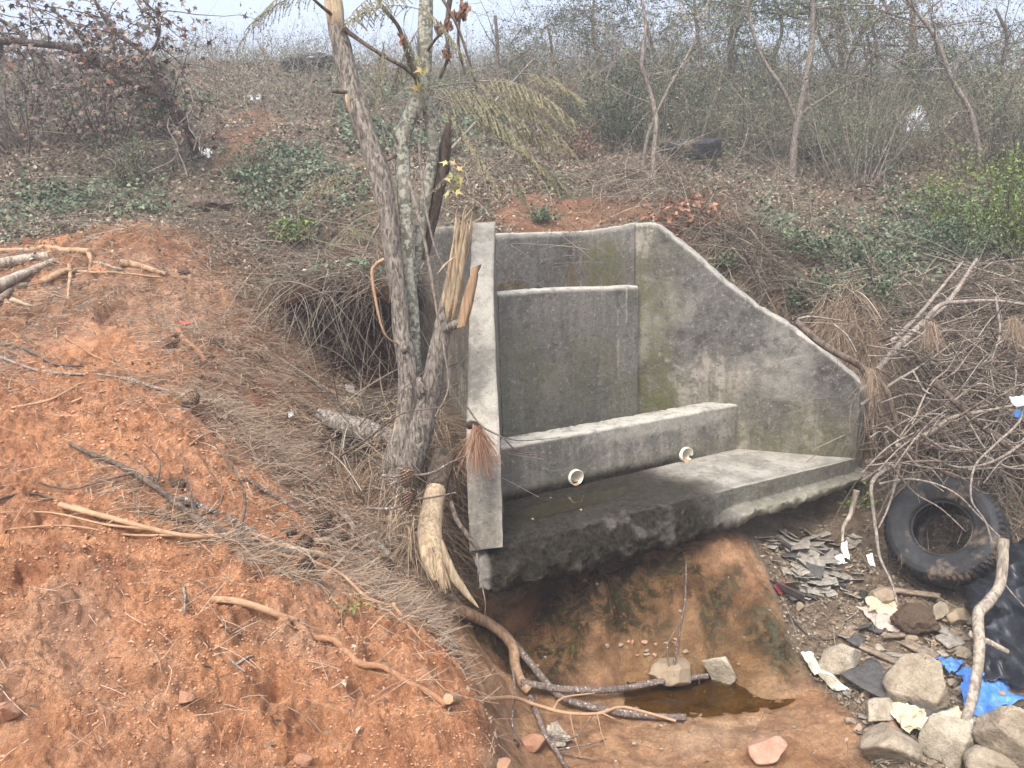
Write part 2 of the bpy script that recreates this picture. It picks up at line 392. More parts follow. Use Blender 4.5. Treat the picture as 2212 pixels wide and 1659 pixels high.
# concrete: mask R = pale worn rim, G = moss, B = wet, attribute 'm2' R = board marks, G= dark mildew
q = NT('weathered_concrete', .92, .25)
mk = q.sep(q.attr('mask'))
m2 = q.sep(q.attr('mask2'))
st = q.mapping((3.2, 3.2, .35))
big = q.noise(1.3, 5, .6); streak = q.noise(5, 5, .6, st); med = q.noise(11, 6, .65); fine = q.noise(90, 5, .7); pepper = q.noise(34, 5, .8)
c = q.mix(q.ramp(big, [(.38, 0.), (.6, 1.)]), (.14, .127, .103), (.315, .285, .235))
c = q.mix(q.math('MULTIPLY', q.ramp(streak, [(.42, 0.), (.62, 1.)]), .38), c, (.075, .072, .066))
c = q.mix(q.math('MULTIPLY', q.ramp(streak, [(.25, 1.), (.42, 0.)]), .28), c, (.36, .335, .285))
c = q.mix(q.math('MULTIPLY', q.ramp(med, [(.48, 0.), (.62, 1.)]), .55), c, (.085, .082, .07))
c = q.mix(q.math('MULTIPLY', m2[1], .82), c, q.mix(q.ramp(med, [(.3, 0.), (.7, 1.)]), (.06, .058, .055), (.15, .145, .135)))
c = q.mix(q.math('MULTIPLY', q.ramp(pepper, [(.62, 0.), (.78, 1.)]), .55), c, (.40, .38, .33))
c = q.mix(q.math('MULTIPLY', q.ramp(pepper, [(.22, 1.), (.36, 0.)]), .75), c, (.04, .038, .034))
pit_ = q.voro(38); c = q.mix(q.math('MULTIPLY', q.ramp(pit_, [(.10, 1.), (.2, 0.)]), q.ramp(med, [(.35, 0.), (.6, .9)])), c, (.035, .032, .028))
mossn = q.math('MULTIPLY', mk[1], q.ramp(med, [(.3, .25), (.6, 1.)]))
c = q.mix(mossn, c, q.mix(fine, (.07, .07, .03), (.15, .15, .06)))
c = q.mix(q.math('MULTIPLY', mk[0], q.ramp(med, [(.25, .35), (.55, 1.)])), c, q.mix(fine, (.30, .285, .24), (.52, .49, .42)))
c = q.mix(mk[2], c, q.mix(q.ramp(pepper, [(.3, 0.), (.9, 1.)]), (.005, .0042, .003), (.042, .036, .024)))
grain = q.noise(30, 5, .6, q.mapping((2, 2, .08)))
c = q.mix(q.math('MULTIPLY', m2[0], q.ramp(grain, [(.35, 0.), (.65, .8)])), c, (.16, .13, .09))
nm = q.bump(med, .01, .6); nm = q.bump(pepper, .005, .9, nm); nm = q.bump(fine, .002, .7, nm)
q.put(q.b.inputs['Specular IOR Level'], q.math('SUBTRACT', .25, q.math('MULTIPLY', mk[2], .2)))
MATS['concrete'] = q.end(c, nm, q.math('SUBTRACT', .93, q.math('MULTIPLY', mk[2], .58)))

# ------------------------------------------------------------------ mesh builder
class MB:
    def __init__(s): s.v, s.q, s.t, s.m, s.m2, s.k = [], [], [], [], [], 0
    def add(s, v, quads=None, tris=None, mask=None, mask2=None):
        v = np.asarray(v, float)
        if quads is not None and len(quads): s.q.append(np.asarray(quads, np.int64) + s.k)
        if tris is not None and len(tris): s.t.append(np.asarray(tris, np.int64) + s.k)
        s.v.append(v); s.k += len(v)
        s.m.append(np.zeros((len(v), 3)) if mask is None else mask)
        s.m2.append(np.zeros((len(v), 3)) if mask2 is None else mask2)
    def grid(s, P, closed_u=False, closed_v=False, flip=False, **k):
        nu, nv = P.shape[:2]
        i = np.arange(nu if closed_u else nu - 1)[:, None]; j = np.arange(nv if closed_v else nv - 1)[None]
        i2, j2 = (i + 1) % nu, (j + 1) % nv
        f = np.stack([i * nv + j, i2 * nv + j, i2 * nv + j2, i * nv + j2], -1).reshape(-1, 4)
        if flip: f = f[:, ::-1]
        s.add(P.reshape(-1, 3), quads=f, **k)
    def tube(s, P, R, sides=7, cap=True, rough=0, seed=0):
        P = np.asarray(P, float); n = len(P)
        R = np.broadcast_to(np.asarray(R, float), (n,)) if np.ndim(R) < 1 or len(R) == n else np.interp(np.linspace(0, 1, n), np.linspace(0, 1, len(R)), R)
        T = np.gradient(P, axis=0); T /= np.linalg.norm(T, axis=1)[:, None] + 1e-12
        u = np.cross(T[0], [0.31, .2, .93]); u /= np.linalg.norm(u) + 1e-9
        U = np.empty((n, 3)); U[0] = u
        for i in range(1, n):
            u = u - T[i] * (u @ T[i]); u /= np.linalg.norm(u) + 1e-9; U[i] = u
        V = np.cross(T, U)
        a = np.linspace(0, 2 * math.pi, sides, endpoint=False)
        rr = R[:, None] * np.ones(sides)
        if rough:
            ang = np.stack([np.cos(a), np.sin(a)], 1)
            L = np.concatenate([[0], np.cumsum(np.linalg.norm(np.diff(P, axis=0), axis=1))])
            for sc, am in ((1.0, .6), (2.6, .4)):
                pp = np.stack([(ang[None, :, 0] * 1.4 * sc + np.zeros((n, 1))), (ang[None, :, 1] * 1.4 * sc + np.zeros((n, 1))), (L[:, None] * 6 * sc + np.zeros((1, sides)))], -1).reshape(-1, 3) + seed
                rr = rr * (1 + rough * am * 2 * (vnoise3(pp, seed).reshape(n, sides) - .5))
        Q = P[:, None] + rr[..., None] * (np.cos(a)[None, :, None] * U[:, None] + np.sin(a)[None, :, None] * V[:, None])
        s.grid(Q, closed_v=True, flip=True)
        if cap:
            for k, e in ((0, 0), (n - 1, 1)):
                vv = np.vstack([Q[k], P[k] + T[k] * R[k] * (.25 if e else -.25)])
                idx = np.arange(sides); nx = (idx + 1) % sides
                tr = np.stack([idx, nx, np.full(sides, sides)], 1)
                s.add(vv, tris=tr if e == 1 else tr[:, ::-1])
    def build(s, name, mat, parent=None, smooth=True, label=None, cat=None, group=None, kind=None, attrs=False, color=None, loc=None):
        V = np.vstack(s.v) if s.v else np.zeros((0, 3))
        if loc is None and parent is None and len(V):
            loc = np.array([(V[:, 0].min() + V[:, 0].max()) / 2, (V[:, 1].min() + V[:, 1].max()) / 2, V[:, 2].min()])
        if loc is None:
            loc = np.zeros(3)
        q = np.vstack(s.q) if s.q else np.zeros((0, 4), np.int64)
        t = np.vstack(s.t) if s.t else np.zeros((0, 3), np.int64)
        me = bpy.data.meshes.new(name)
        me.vertices.add(len(V)); me.vertices.foreach_set('co', (V - loc).astype(np.float32).ravel())
        nl = q.size + t.size
        me.loops.add(nl); me.loops.foreach_set('vertex_index', np.concatenate([q.ravel(), t.ravel()]).astype(np.int32))
        me.polygons.add(len(q) + len(t))
        st = np.concatenate([np.arange(len(q)) * 4, q.size + np.arange(len(t)) * 3]).astype(np.int32)
        me.polygons.foreach_set('loop_start', st)
        me.polygons.foreach_set('loop_total', np.concatenate([np.full(len(q), 4), np.full(len(t), 3)]).astype(np.int32))
        me.update(calc_edges=True)
        if smooth: me.polygons.foreach_set('use_smooth', np.ones(len(me.polygons), bool))
        if attrs:
            for nm, arr in (('mask', np.vstack(s.m)), ('mask2', np.vstack(s.m2))):
                at = me.color_attributes.new(nm, 'FLOAT_COLOR', 'POINT')
                at.data.foreach_set('color', np.hstack([arr, np.ones((len(arr), 1))]).astype(np.float32).ravel())
        me.materials.append(MATS[mat] if isinstance(mat, str) else mat)
        o = bpy.data.objects.new(name, me); COL.objects.link(o)
        o.location = loc
        if parent is not None:
            o.parent = parent
            o.location = np.asarray(loc) - wloc(parent)
        return tag(o, label, cat, group, kind)
def wloc(o):
    p = np.zeros(3)
    while o is not None:
        p += np.array(o.location); o = o.parent
    return p
def tag(o, label=None, cat=None, group=None, kind=None):
    for k, v in (('label', label), ('category', cat), ('group', group), ('kind', kind)):
        if v: o[k] = v
    return o
def empty(name, loc, label, cat, group=None):
    o = bpy.data.objects.new(name, None); COL.objects.link(o); o.location = loc; o.empty_display_size = .1
    return tag(o, label, cat, group)
def smooth_path(P, step=.03):
    P = np.asarray(P, float)
    if len(P) < 3:
        n = max(2, int(np.linalg.norm(P[-1] - P[0]) / step)); t = np.linspace(0, 1, n)[:, None]; return P[0] + (P[-1] - P[0]) * t
    Q = np.vstack([2 * P[0] - P[1], P, 2 * P[-1] - P[-2]])
    out = []
    for i in range(1, len(Q) - 2):
        n = max(2, int(np.linalg.norm(Q[i + 1] - Q[i]) / step)); t = np.linspace(0, 1, n, endpoint=False)[:, None]
        a, b, c, d = Q[i - 1], Q[i], Q[i + 1], Q[i + 2]
        out.append(.5 * ((2 * b) + (-a + c) * t + (2 * a - 5 * b + 4 * c - d) * t ** 2 + (-a + 3 * b - 3 * c + d) * t ** 3))
    out.append(P[-1][None]); return np.vstack(out)
def strands(mb, P0, D, L, R, B, nseg=3, sides=3, taper=.5):
    N = len(P0); t = np.linspace(0, 1, nseg + 1)
    L = np.broadcast_to(L, (N,)); R = np.broadcast_to(R, (N,))
    D = D / (np.linalg.norm(D, axis=1)[:, None] + 1e-9)
    u = np.cross(D, np.array([.3, .5, .81])); u /= np.linalg.norm(u, axis=1)[:, None] + 1e-9
    v = np.cross(D, u)
    P = P0[:, None] + D[:, None] * (L[:, None] * t)[..., None] + B[:, None] * (L[:, None] * t ** 2)[..., None]
    a = np.arange(sides) * 2 * math.pi / sides
    rr = R[:, None] * (1 - (1 - taper) * t)[None]
    Q = P[:, :, None] + rr[..., None, None] * (np.cos(a)[None, None, :, None] * u[:, None, None] + np.sin(a)[None, None, :, None] * v[:, None, None])
    i = np.arange(nseg)[:, None]; j = np.arange(sides)[None]
    f = np.stack([i * sides + j, i * sides + (j + 1) % sides, (i + 1) * sides + (j + 1) % sides, (i + 1) * sides + j], -1).reshape(-1, 4)
    F_ = (np.arange(N) * (nseg + 1) * sides)[:, None, None] + f[None]
    mb.add(Q.reshape(-1, 3), quads=F_.reshape(-1, 4))
def leaves(mb, C, size, N=None, width=.5, fold=.25, droop=0.0):
    n = len(C); size = np.broadcast_to(size, (n,))
    if N is None: N = rng.normal(size=(n, 3))
    N = N / (np.linalg.norm(N, axis=1)[:, None] + 1e-9)
    A = np.cross(N, rng.normal(size=(n, 3))); A /= np.linalg.norm(A, axis=1)[:, None] + 1e-9
    if droop:
        A[:, 2] -= droop; A /= np.linalg.norm(A, axis=1)[:, None] + 1e-9
    Bv = np.cross(N, A); Bv /= np.linalg.norm(Bv, axis=1)[:, None] + 1e-9
    s = size[:, None]
    b = C - A * s * .5; tip = C + A * s * .5 - N * s * .12
    mid = C + A * s * -.05
    l = mid + Bv * s * width * .5 + N * s * fold * .4
    r = mid - Bv * s * width * .5 + N * s * fold * .4
    V = np.stack([b, r, tip, l], 1).reshape(-1, 3)
    k = (np.arange(n) * 4)[:, None]
    tr = np.stack([k + 0, k + 1, k + 2], -1).reshape(-1, 3); tr2 = np.stack([k + 0, k + 2, k + 3], -1).reshape(-1, 3)
    mb.add(V, tris=np.vstack([tr, tr2]))
def star_leaves(mb, C, size, N=None):       # lobed leaves (maple-like), five points
    n = len(C); size = np.broadcast_to(size, (n,))
    if N is None: N = rng.normal(size=(n, 3))
    N = N / (np.linalg.norm(N, axis=1)[:, None] + 1e-9)
    A = np.cross(N, rng.normal(size=(n, 3))); A /= np.linalg.norm(A, axis=1)[:, None] + 1e-9
    Bv = np.cross(N, A)
    ang = np.radians([180, 215, 250, 285, 315, 340, 0, 20, 45, 75, 110, 145]); rad = np.array([.15, .45, .25, .7, .35, .4, 1, .4, .35, .7, .25, .45])
    V = [C]
    for g, rd in zip(ang, rad):
        V.append(C + (A * math.cos(g) + Bv * math.sin(g)) * (size * rd * .55)[:, None] - N * (size * rd ** 2 * .18)[:, None])
    V = np.stack(V, 1).reshape(-1, 3); K = 13
    k = (np.arange(n) * K)[:, None]; j = np.arange(12)[None]
    tr = np.stack([k + 0 * j, k + 1 + j, k + 1 + (j + 1) % 12], -1).reshape(-1, 3)
    mb.add(V, tris=tr)

# ------------------------------------------------------------------ terrain mesh
def build_ground():
    az = np.concatenate([np.linspace(-180, -44, 30, endpoint=False), np.linspace(-44, 44, 820), np.linspace(44, 180, 31)[1:]]) * math.pi / 180
    rr = np.concatenate([np.linspace(.05, 1.2, 12, endpoint=False), np.exp(np.linspace(math.log(1.2), math.log(8.5), 640, endpoint=False)), np.exp(np.linspace(math.log(8.5), math.log(120), 190))])
    A, Rr = np.meshgrid(az, rr)
    x, y = (np.sin(A) * Rr).ravel(), (np.cos(A) * Rr).ravel()
    h, mk, c1, c2, c3 = Hfull(x, y, True)
    mb = MB(); mb.grid(np.stack([x, y, h], -1).reshape(len(rr), len(az), 3))
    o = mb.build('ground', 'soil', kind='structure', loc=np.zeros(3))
    def mixc(c, f, col): return c * (1 - f[:, None]) + np.array(col) * f[:, None]
    n1 = fbm2(x, y, 1.3, 4, 90) * .5 + .5; n2 = fbm2(x, y, 5, 4, 91) * .5 + .5; n3 = fbm2(x, y, 14, 3, 92) * .5 + .5
    col = np.tile(np.array([.21, .175, .13]), (len(x), 1))
    col = mixc(col, sstep(.5, .75, n1), (.24, .185, .13)); col = mixc(col, sstep(.55, .8, n2) * .6, (.10, .08, .055))
    clay = np.array([.60, .30, .16])
    cc = np.tile(clay, (len(x), 1)); cc = mixc(cc, sstep(.45, .7, n1), (.58, .35, .23)); cc = mixc(cc, sstep(.5, .75, n2) * .7, (.49, .23, .125)); cc = mixc(cc, sstep(.6, .8, n3) * .5, (.52, .32, .21))
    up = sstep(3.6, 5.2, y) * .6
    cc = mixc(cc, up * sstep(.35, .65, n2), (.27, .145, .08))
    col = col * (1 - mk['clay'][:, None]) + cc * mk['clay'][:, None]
    st = np.clip(mk['straw'] - mk['channel'], 0, 1)
    sc = np.tile(np.array([.36, .235, .155]), (len(x), 1)); sc = mixc(sc, sstep(.5, .7, n2) * .7, (.30, .125, .06))
    col = col * (1 - st[:, None]) + sc * st[:, None]
    ch = mk['channel']
    hc = np.tile(np.array([.50, .30, .175]), (len(x), 1)); hc = mixc(hc, sstep(.45, .7, n1), (.38, .20, .10)); hc = mixc(hc, sstep(.5, .7, n2) * .8, (.50, .32, .19)); hc = mixc(hc, sstep(.55, .75, n3) * .5, (.28, .17, .09)); hc = mixc(hc, sstep(.55, .7, fbm2(x * .5, y * 1.6, 4, 4, 99) * .5 + .5) * .7, (.52, .36, .24)); hc = mixc(hc, np.exp(-(((x - PUD[0]) / .6) ** 2 + ((y - PUD[1]) / .25) ** 2)) * .85, (.24, .14, .045))
    hc = mixc(hc, mk['moss2'] * sstep(.35, .6, n2) * .6, (.2, .2, .11))
    al = mk['algae']
    hc = mixc(hc, al * .75, (.14, .08, .035))
    col = col * (1 - ch[:, None]) + hc * ch[:, None]
    rb = mk['rubble']
    rc = np.tile(np.array([.27, .215, .155]), (len(x), 1)); rc = mixc(rc, sstep(.5, .7, n2), (.30, .24, .17)); rc = mixc(rc, sstep(.5, .75, n1) * .6, (.10, .075, .055))
    col = col * (1 - rb[:, None]) + rc * rb[:, None]
    bk = np.clip(mk['bank'] + mk['path'] * .9, 0, 1)
    col = mixc(col, bk * .75, (.30, .155, .09))
    col = mixc(col, mk['hollow'] * .9, (.13, .06, .035))  # soil colour darkened in the hollow to deepen its shade
    fine_orange = sstep(.62, .75, fbm2(x, y, 2.2, 4, 95) * .5 + .5) * mk['rest'] * sstep(7, 6.5, np.hypot(x - 3, y - 5.5) * 3) * .6
    col = mixc(col, fine_orange, (.32, .14, .07))
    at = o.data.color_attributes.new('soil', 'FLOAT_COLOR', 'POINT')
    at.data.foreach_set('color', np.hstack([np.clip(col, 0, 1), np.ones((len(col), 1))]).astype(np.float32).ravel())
    hm = al * ch; mo = mk['moss2'] * ch
    wet = np.clip(ch * (.45 + .55 * np.maximum(al, np.exp(-(((x - PUD[0]) / .8) ** 2 + ((y - PUD[1]) / .35) ** 2)))) , 0, 1)
    at = o.data.color_attributes.new('wet', 'FLOAT_COLOR', 'POINT')
    at.data.foreach_set('color', np.stack([wet, hm, mo, np.ones_like(wet)], -1).astype(np.float32).ravel())
build_ground()

# ------------------------------------------------------------------ concrete drop structure
NRM = np.array([-.488, .873])
def wall(name, parent, A, B, thick, top, zb, mfun, side=1, nu=70, nz=46, chip=.008, label=None, topshift=None, holes=()):
    """A->B front line in plan; top = function s->z; the body extends 'thick' to the left of A->B."""
    A, B = np.array(A, float), np.array(B, float)
    L = np.linalg.norm(B - A); e = (B - A) / L; nrm = np.array([-e[1], e[0]]) * side
    s = np.linspace(0, 1, nu); zt = np.array([top(v) for v in s]); ch = .012
    up = np.linspace(0, 1, nz); k = 5
    rows = []; mask = []; face = []
    for i, v in enumerate(s):
        zz = zb + (zt[i] - ch - zb) * up
        off = np.concatenate([np.zeros(nz), [ch], np.linspace(ch, thick - ch, k)[1:], [thick], np.full(nz, thick)[1:]])
        z = np.concatenate([zz, [zt[i]], np.full(k - 1, zt[i]), [zt[i] - ch], zz[::-1][1:]])
        sh = np.zeros_like(z)
        if topshift is not None: sh = topshift(v, (z - zb) / (zt[i] - zb + 1e-6))
        P = A[None] + e * (L * v) + nrm[None] * (off + sh)[:, None]
        rows.append(np.column_stack([P, z])); mask.append(np.full(len(z), zt[i]))
    P = np.array(rows); ZT = np.array(mask)
    flat = P.reshape(-1, 3)
    edge = sstep(.03, .0, (ZT - P[..., 2])).ravel()
    d = fbm3(flat, 3, 3, 5) * .006 + fbm3(flat, 25, 3, 9) * .003
    cz = np.maximum(fbm3(flat, 22, 3, 15), 0) * chip * 2 * edge + fbm3(flat, 9, 2, 19) * chip * .3 * edge
    Pm = flat.copy(); Pm[:, :2] += nrm * d[:, None]; Pm[:, 2] -= cz
    for hc in holes:
        idx_ = np.tile(np.arange(P.shape[1]), nu) < nz
        al_ = (Pm[:, :2] - A) @ e - hc[0]; dz_ = Pm[:, 2] - hc[1]; d_ = np.hypot(al_, dz_) + 1e-6
        k_ = idx_ & (d_ < .085); nd = .0545 + d_ * (.0305 / .085)
        Pm[k_, :2] += e * ((al_ / d_) * (nd - d_))[k_, None]; Pm[k_, 2] += ((dz_ / d_) * (nd - d_))[k_]
    mask_, mask2_ = mfun(Pm, ZT.ravel(), np.tile(np.arange(P.shape[1]), nu), edge)
    mb = MB(); shape = Pm.reshape(nu, -1, 3)
    mb.grid(shape, flip=(side < 0), mask=mask_, mask2=mask2_)
    for hc in holes:
        f = mb.q[0]; ce = Pm[f].mean(1); sp = np.linalg.norm(Pm[f] - ce[:, None], axis=2).max(1)
        al_ = (ce[:, :2] - A) @ e - hc[0]; dz_ = ce[:, 2] - hc[1]
        mb.q[0] = f[~((np.hypot(al_, dz_) < .045) & (f % P.shape[1] < nz).all(1))]
    m3 = mask_.reshape(nu, -1, 3); m32 = mask2_.reshape(nu, -1, 3)
    for i, fl in ((0, side > 0), (nu - 1, side < 0)):   # end caps: strip between front and back columns
        row = shape[i]; n = len(row); h = n // 2
        fr, bk = row[:h], row[::-1][:h]
        W = np.stack([fr + (bk - fr) * t for t in np.linspace(0, 1, 5)], 1)
        W[:, 1:-1] += (fbm3(W[:, 1:-1].reshape(-1, 3), 12, 3, 3) * .006).reshape(h, 3, 1) * np.array([e[0], e[1], 0])
        mfr = np.repeat(m3[i][:h][:, None], 5, 1).reshape(-1, 3); mf2 = np.repeat(m32[i][:h][:, None], 5, 1).reshape(-1, 3)
        mb.grid(W, flip=not fl, mask=mfr, mask2=mf2)
    return mb.build(name, 'concrete', parent, attrs=True, label=label)
def wet_at(x, y): # seeping water on the apron: wettest below the left pipe and over the left half
    n = fbm2(x, y, 2.5, 4, 31) * .18
    s_ = (x - .05) * .87 + (y - 4.7) * .49
    return sstep(1.45, 1.05, s_ + n) 
def mk3(r, g, b): return np.stack([np.clip(r, 0, 1), np.clip(g, 0, 1), np.clip(b, 0, 1)], -1)
ROOT = empty('drainage_structure', (1.0, 5.4, 1.0), 'weathered grey concrete drainage drop structure with flared wings, low baffle and wet apron', 'drainage structure')
z0 = lambda a: np.zeros(len(a))
def m_wing(P, ZT, idx, edge):
    x, y, z = P.T
    pale = edge * .75 + sstep(.1, .5, fbm3(P, 2.2, 4, 41) + .5 * sstep(1.75, 1.35, x) * sstep(2.6, 2.3, z) * sstep(1.7, 2.0, z)) * .45
    pale += .9 * sstep(.02, .005, np.abs((z - 2.28) - .25 * (x - 1.3) ** 1 + .0 * x)) * (x < 1.6) * .0
    # arc shaped lime deposit
    cx, cz, rd = 1.62, 1.98, .46
    rr = np.hypot(x - cx, (z - cz) * 1.9)
    arc = sstep(.012, .004, np.abs(rr - rd + fbm3(P, 9, 2, 3) * .03)) * (z < cz - .1) * (x < 2.0)
    pale += arc * .6 * sstep(-.25, .1, fbm3(P, 12, 2, 33))
    moss = sstep(1.5, 1.15, x + fbm3(P, 3, 3, 8) * .25) * sstep(3.1, 2.2, z) * .75 + sstep(1.75, 1.2, z + fbm3(P, 3, 3, 9) * .25) * .55
    dark = sstep(-.1, .22, fbm3(P * np.array([1, 1, .7]), 2.0, 5, 12, .6) + .28 * sstep(.5, .1, ZT - z) + .14 * (x - 1.75)) * 1.0
    return mk3(pale, moss, z0(P)), mk3(z0(P), dark, z0(P))
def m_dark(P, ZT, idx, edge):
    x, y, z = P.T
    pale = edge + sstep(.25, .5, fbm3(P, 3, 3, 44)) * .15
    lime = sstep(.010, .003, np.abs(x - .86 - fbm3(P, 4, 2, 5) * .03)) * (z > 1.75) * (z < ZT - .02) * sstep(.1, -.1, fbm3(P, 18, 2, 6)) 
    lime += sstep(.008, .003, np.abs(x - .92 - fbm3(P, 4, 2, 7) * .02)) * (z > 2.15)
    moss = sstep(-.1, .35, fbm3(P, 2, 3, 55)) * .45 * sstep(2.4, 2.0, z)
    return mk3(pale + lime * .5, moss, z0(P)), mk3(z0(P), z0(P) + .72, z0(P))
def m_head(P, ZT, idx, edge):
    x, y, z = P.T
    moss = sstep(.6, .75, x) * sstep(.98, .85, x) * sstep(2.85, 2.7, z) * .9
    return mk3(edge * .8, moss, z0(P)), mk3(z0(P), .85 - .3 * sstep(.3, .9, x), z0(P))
def m_left(P, ZT, idx, edge):
    x, y, z = P.T
    outer = (x > -.13).astype(float)
    nzp = idx
    top = edge
    lo = sstep(1.72, 1.62, z)
    inner = ((nzp < 46) | (nzp > 52)).astype(float)
    return mk3(top * .9 * (1 - lo) + .35 * sstep(0, .4, fbm3(P, 5, 3, 4)) * (1 - inner), z0(P), z0(P)), mk3(inner * .9, lo * (1 - inner) * .3, z0(P))
def m_out(P, ZT, idx, edge):
    x, y, z = P.T
    return mk3(edge * .5, z0(P), z0(P)), mk3(sstep(2.6, 2.2, z) * .9 + .3, sstep(2.3, 2.8, z) * .8, z0(P))
def m_baffle(P, ZT, idx, edge):
    x, y, z = P.T
    s_ = (x + .083) / 1.95
    wetz = sstep(1.22, 1.14, z + fbm3(P, 5, 3, 3) * .03) * sstep(.9, .6, s_)
    pale = edge * 1.0 + sstep(.05, .02, np.abs(s_ - .55) - .27 + fbm3(P, 4, 2, 3) * .1) * sstep(1.38, 1.42, z + .04 * (s_ - .5)) * .5
    return mk3(pale, sstep(1.3, 1.15, z) * .35 + edge * .25 * sstep(0, .4, fbm3(P, 8, 3, 2)), wetz), mk3(z0(P), z0(P) + .5 - .2 * s_, z0(P))

# right wing: top line taken where the rays of the photographed rim meet the wing's plane
WA, WB = np.array([1.02, 6.25]), np.array([2.60, 5.60])
def on_plane(px, py, A, B):
    d = ray(px, py); e = B - A
    t, s = np.linalg.solve(np.array([[d[0], -e[0]], [d[1], -e[1]]]), A - CAM[:2])
    return s, EYE + d[2] * t
wp = sorted(on_plane(a, b, WA, WB) for a, b in [(1376, 482), (1404, 480), (1424, 488), (1440, 500), (1500, 548), (1560, 603), (1640, 664), (1700, 699), (1770, 752), (1800, 775), (1845, 812), (1870, 835)])
ws, wz = [p[0] for p in wp], [p[1] for p in wp]
wall('wing_wall', ROOT, WA, WB, .17, lambda s: float(np.interp(s, ws, wz)), .95, m_wing, nu=110, nz=80, chip=.01, label='right wing wall with long sloping top and lime streaks')
mb = MB()
wall('wing_return', ROOT, WB + np.array([.002, .0]), WB + np.array([.12, .12]), .16, lambda s: wz[-1] - .02, .90, m_wing, nu=10, nz=40)
# weir across the throat
wall('weir_wall', ROOT, (-.08, 5.55), (1.03, 6.17), .17, lambda s: 2.465 - .018 * s + .01 * math.sin(s * 5), .8, m_dark, nu=90, nz=80, chip=.006)
# headwall round the inlet chamber
wall('headwall', ROOT, (-.32, 6.42), (.54, 6.88), .18, lambda s: 2.875 - .01 * s, .8, m_head, nu=50, nz=50)
wall('chamber_wall', ROOT, (.545, 6.875), (1.015, 6.262), .17, lambda s: 2.865 + .07 * s ** 1.5, .8, m_head, nu=40, nz=50)
# left wing: runs almost straight at the camera, top sloping down to a vertical nose
def left_wing():
    inner = [PY(1081, 985, 4.33), PY(1070, 755, 4.72), PY(1067, 689, 4.88), PY(1066, 600, 5.1), PY(1069, 480, 5.5)]
    outer = [PY(1006, 965, 4.33), PY(1012, 755, 4.72), PY(1014, 689, 4.88), PY(1016, 600, 5.1), PY(1020, 480, 5.5)]
    t = np.linspace(0, 1, 90)
    I = np.array([np.interp(t, np.linspace(0, 1, 5), [p[k] for p in inner]) for k in range(3)]).T
    O = np.array([np.interp(t, np.linspace(0, 1, 5), [p[k] for p in outer]) for k in range(3)]).T
    O[:, 2] = I[:, 2]
    rows, M1, M2 = [], [], []
    nf = 36
    for i in range(len(t)):
        bi = np.array([-.083 + .0 * t[i], I[i, 1], 1.12]); bo = np.array([-.275, O[i, 1], 1.10])
        if i == 0: bi[1] = bo[1] = 4.2
        u = np.linspace(0, 1, nf)[:, None]
        top = np.linspace(0, 1, 9)[1:-1, None]
        row = np.vstack([bi + (I[i] - bi) * u, I[i] + (O[i] - I[i]) * top, O[i] + (bo - O[i]) * u])
        rows.append(row)
        isf = np.concatenate([np.zeros(nf - 1), np.ones(9), np.zeros(nf - 1)])
        M1.append(isf); 
    P = np.array(rows); F_ = np.array(M1)
    fl = P.reshape(-1, 3); d = fbm3(fl, 12, 3, 2) * .005
    fl = fl + np.stack([d, d * 0, d * .6], -1)
    isf = F_.ravel()
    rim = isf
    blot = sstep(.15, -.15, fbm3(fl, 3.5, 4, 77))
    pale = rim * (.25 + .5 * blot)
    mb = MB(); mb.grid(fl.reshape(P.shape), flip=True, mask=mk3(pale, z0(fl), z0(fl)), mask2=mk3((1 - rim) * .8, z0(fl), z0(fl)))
    # nose: vertical end face
    row = fl.reshape(P.shape)[0]; h = nf
    fr, bk = row[:h], row[::-1][:h]
    W = np.stack([fr + (bk - fr) * s_ for s_ in np.linspace(0, 1, 9)], 1)
    wf = W.reshape(-1, 3); wf = wf + np.array([0, 1, 0]) * (fbm3(wf, 9, 3, 5) * .006)[:, None]
    mb.grid(wf.reshape(W.shape), flip=False, mask=mk3(.18 + z0(wf) + .5 * sstep(.03, .0, np.abs(wf[:, 0] + .088)), z0(wf), z0(wf)), mask2=mk3(.25 + z0(wf), .25 + z0(wf), z0(wf)))
    # back end
    row = fl.reshape(P.shape)[-1]; fr, bk = row[:h], row[::-1][:h]
    W = np.stack([fr, (fr + bk) / 2, bk], 1)
    mb.grid(W, flip=True)
    mb.build('wing_wall', 'concrete', ROOT, attrs=True, label='left wing wall seen end on, pale worn sloping top')
left_wing()
wall('chamber_wall', ROOT, (-.76, 6.12), (-.262, 5.52), .16, lambda s: 2.93 + .03 * s, .9, m_out, nu=40, nz=50, side=1, label='outer face of the left chamber wall, brownish board marked concrete')
wall('chamber_wall', ROOT, (-.90, 6.55), (-.77, 6.13), .14, lambda s: 2.80, .9, m_out, nu=16, nz=40)
# low baffle with two pipes
BA, BB = np.array([-.083, 4.894]), np.array([1.90, 5.995])
wall('baffle_wall', ROOT, BA, BB, .2, lambda s: 1.515 - .014 * s, 1.05, m_baffle, nu=120, nz=40, chip=.008, holes=[(lambda r: (r[0] * np.linalg.norm(BB - BA), r[1]))(on_plane(*p_, BA, BB)) for p_ in ((1242, 1030), (1480, 981))])
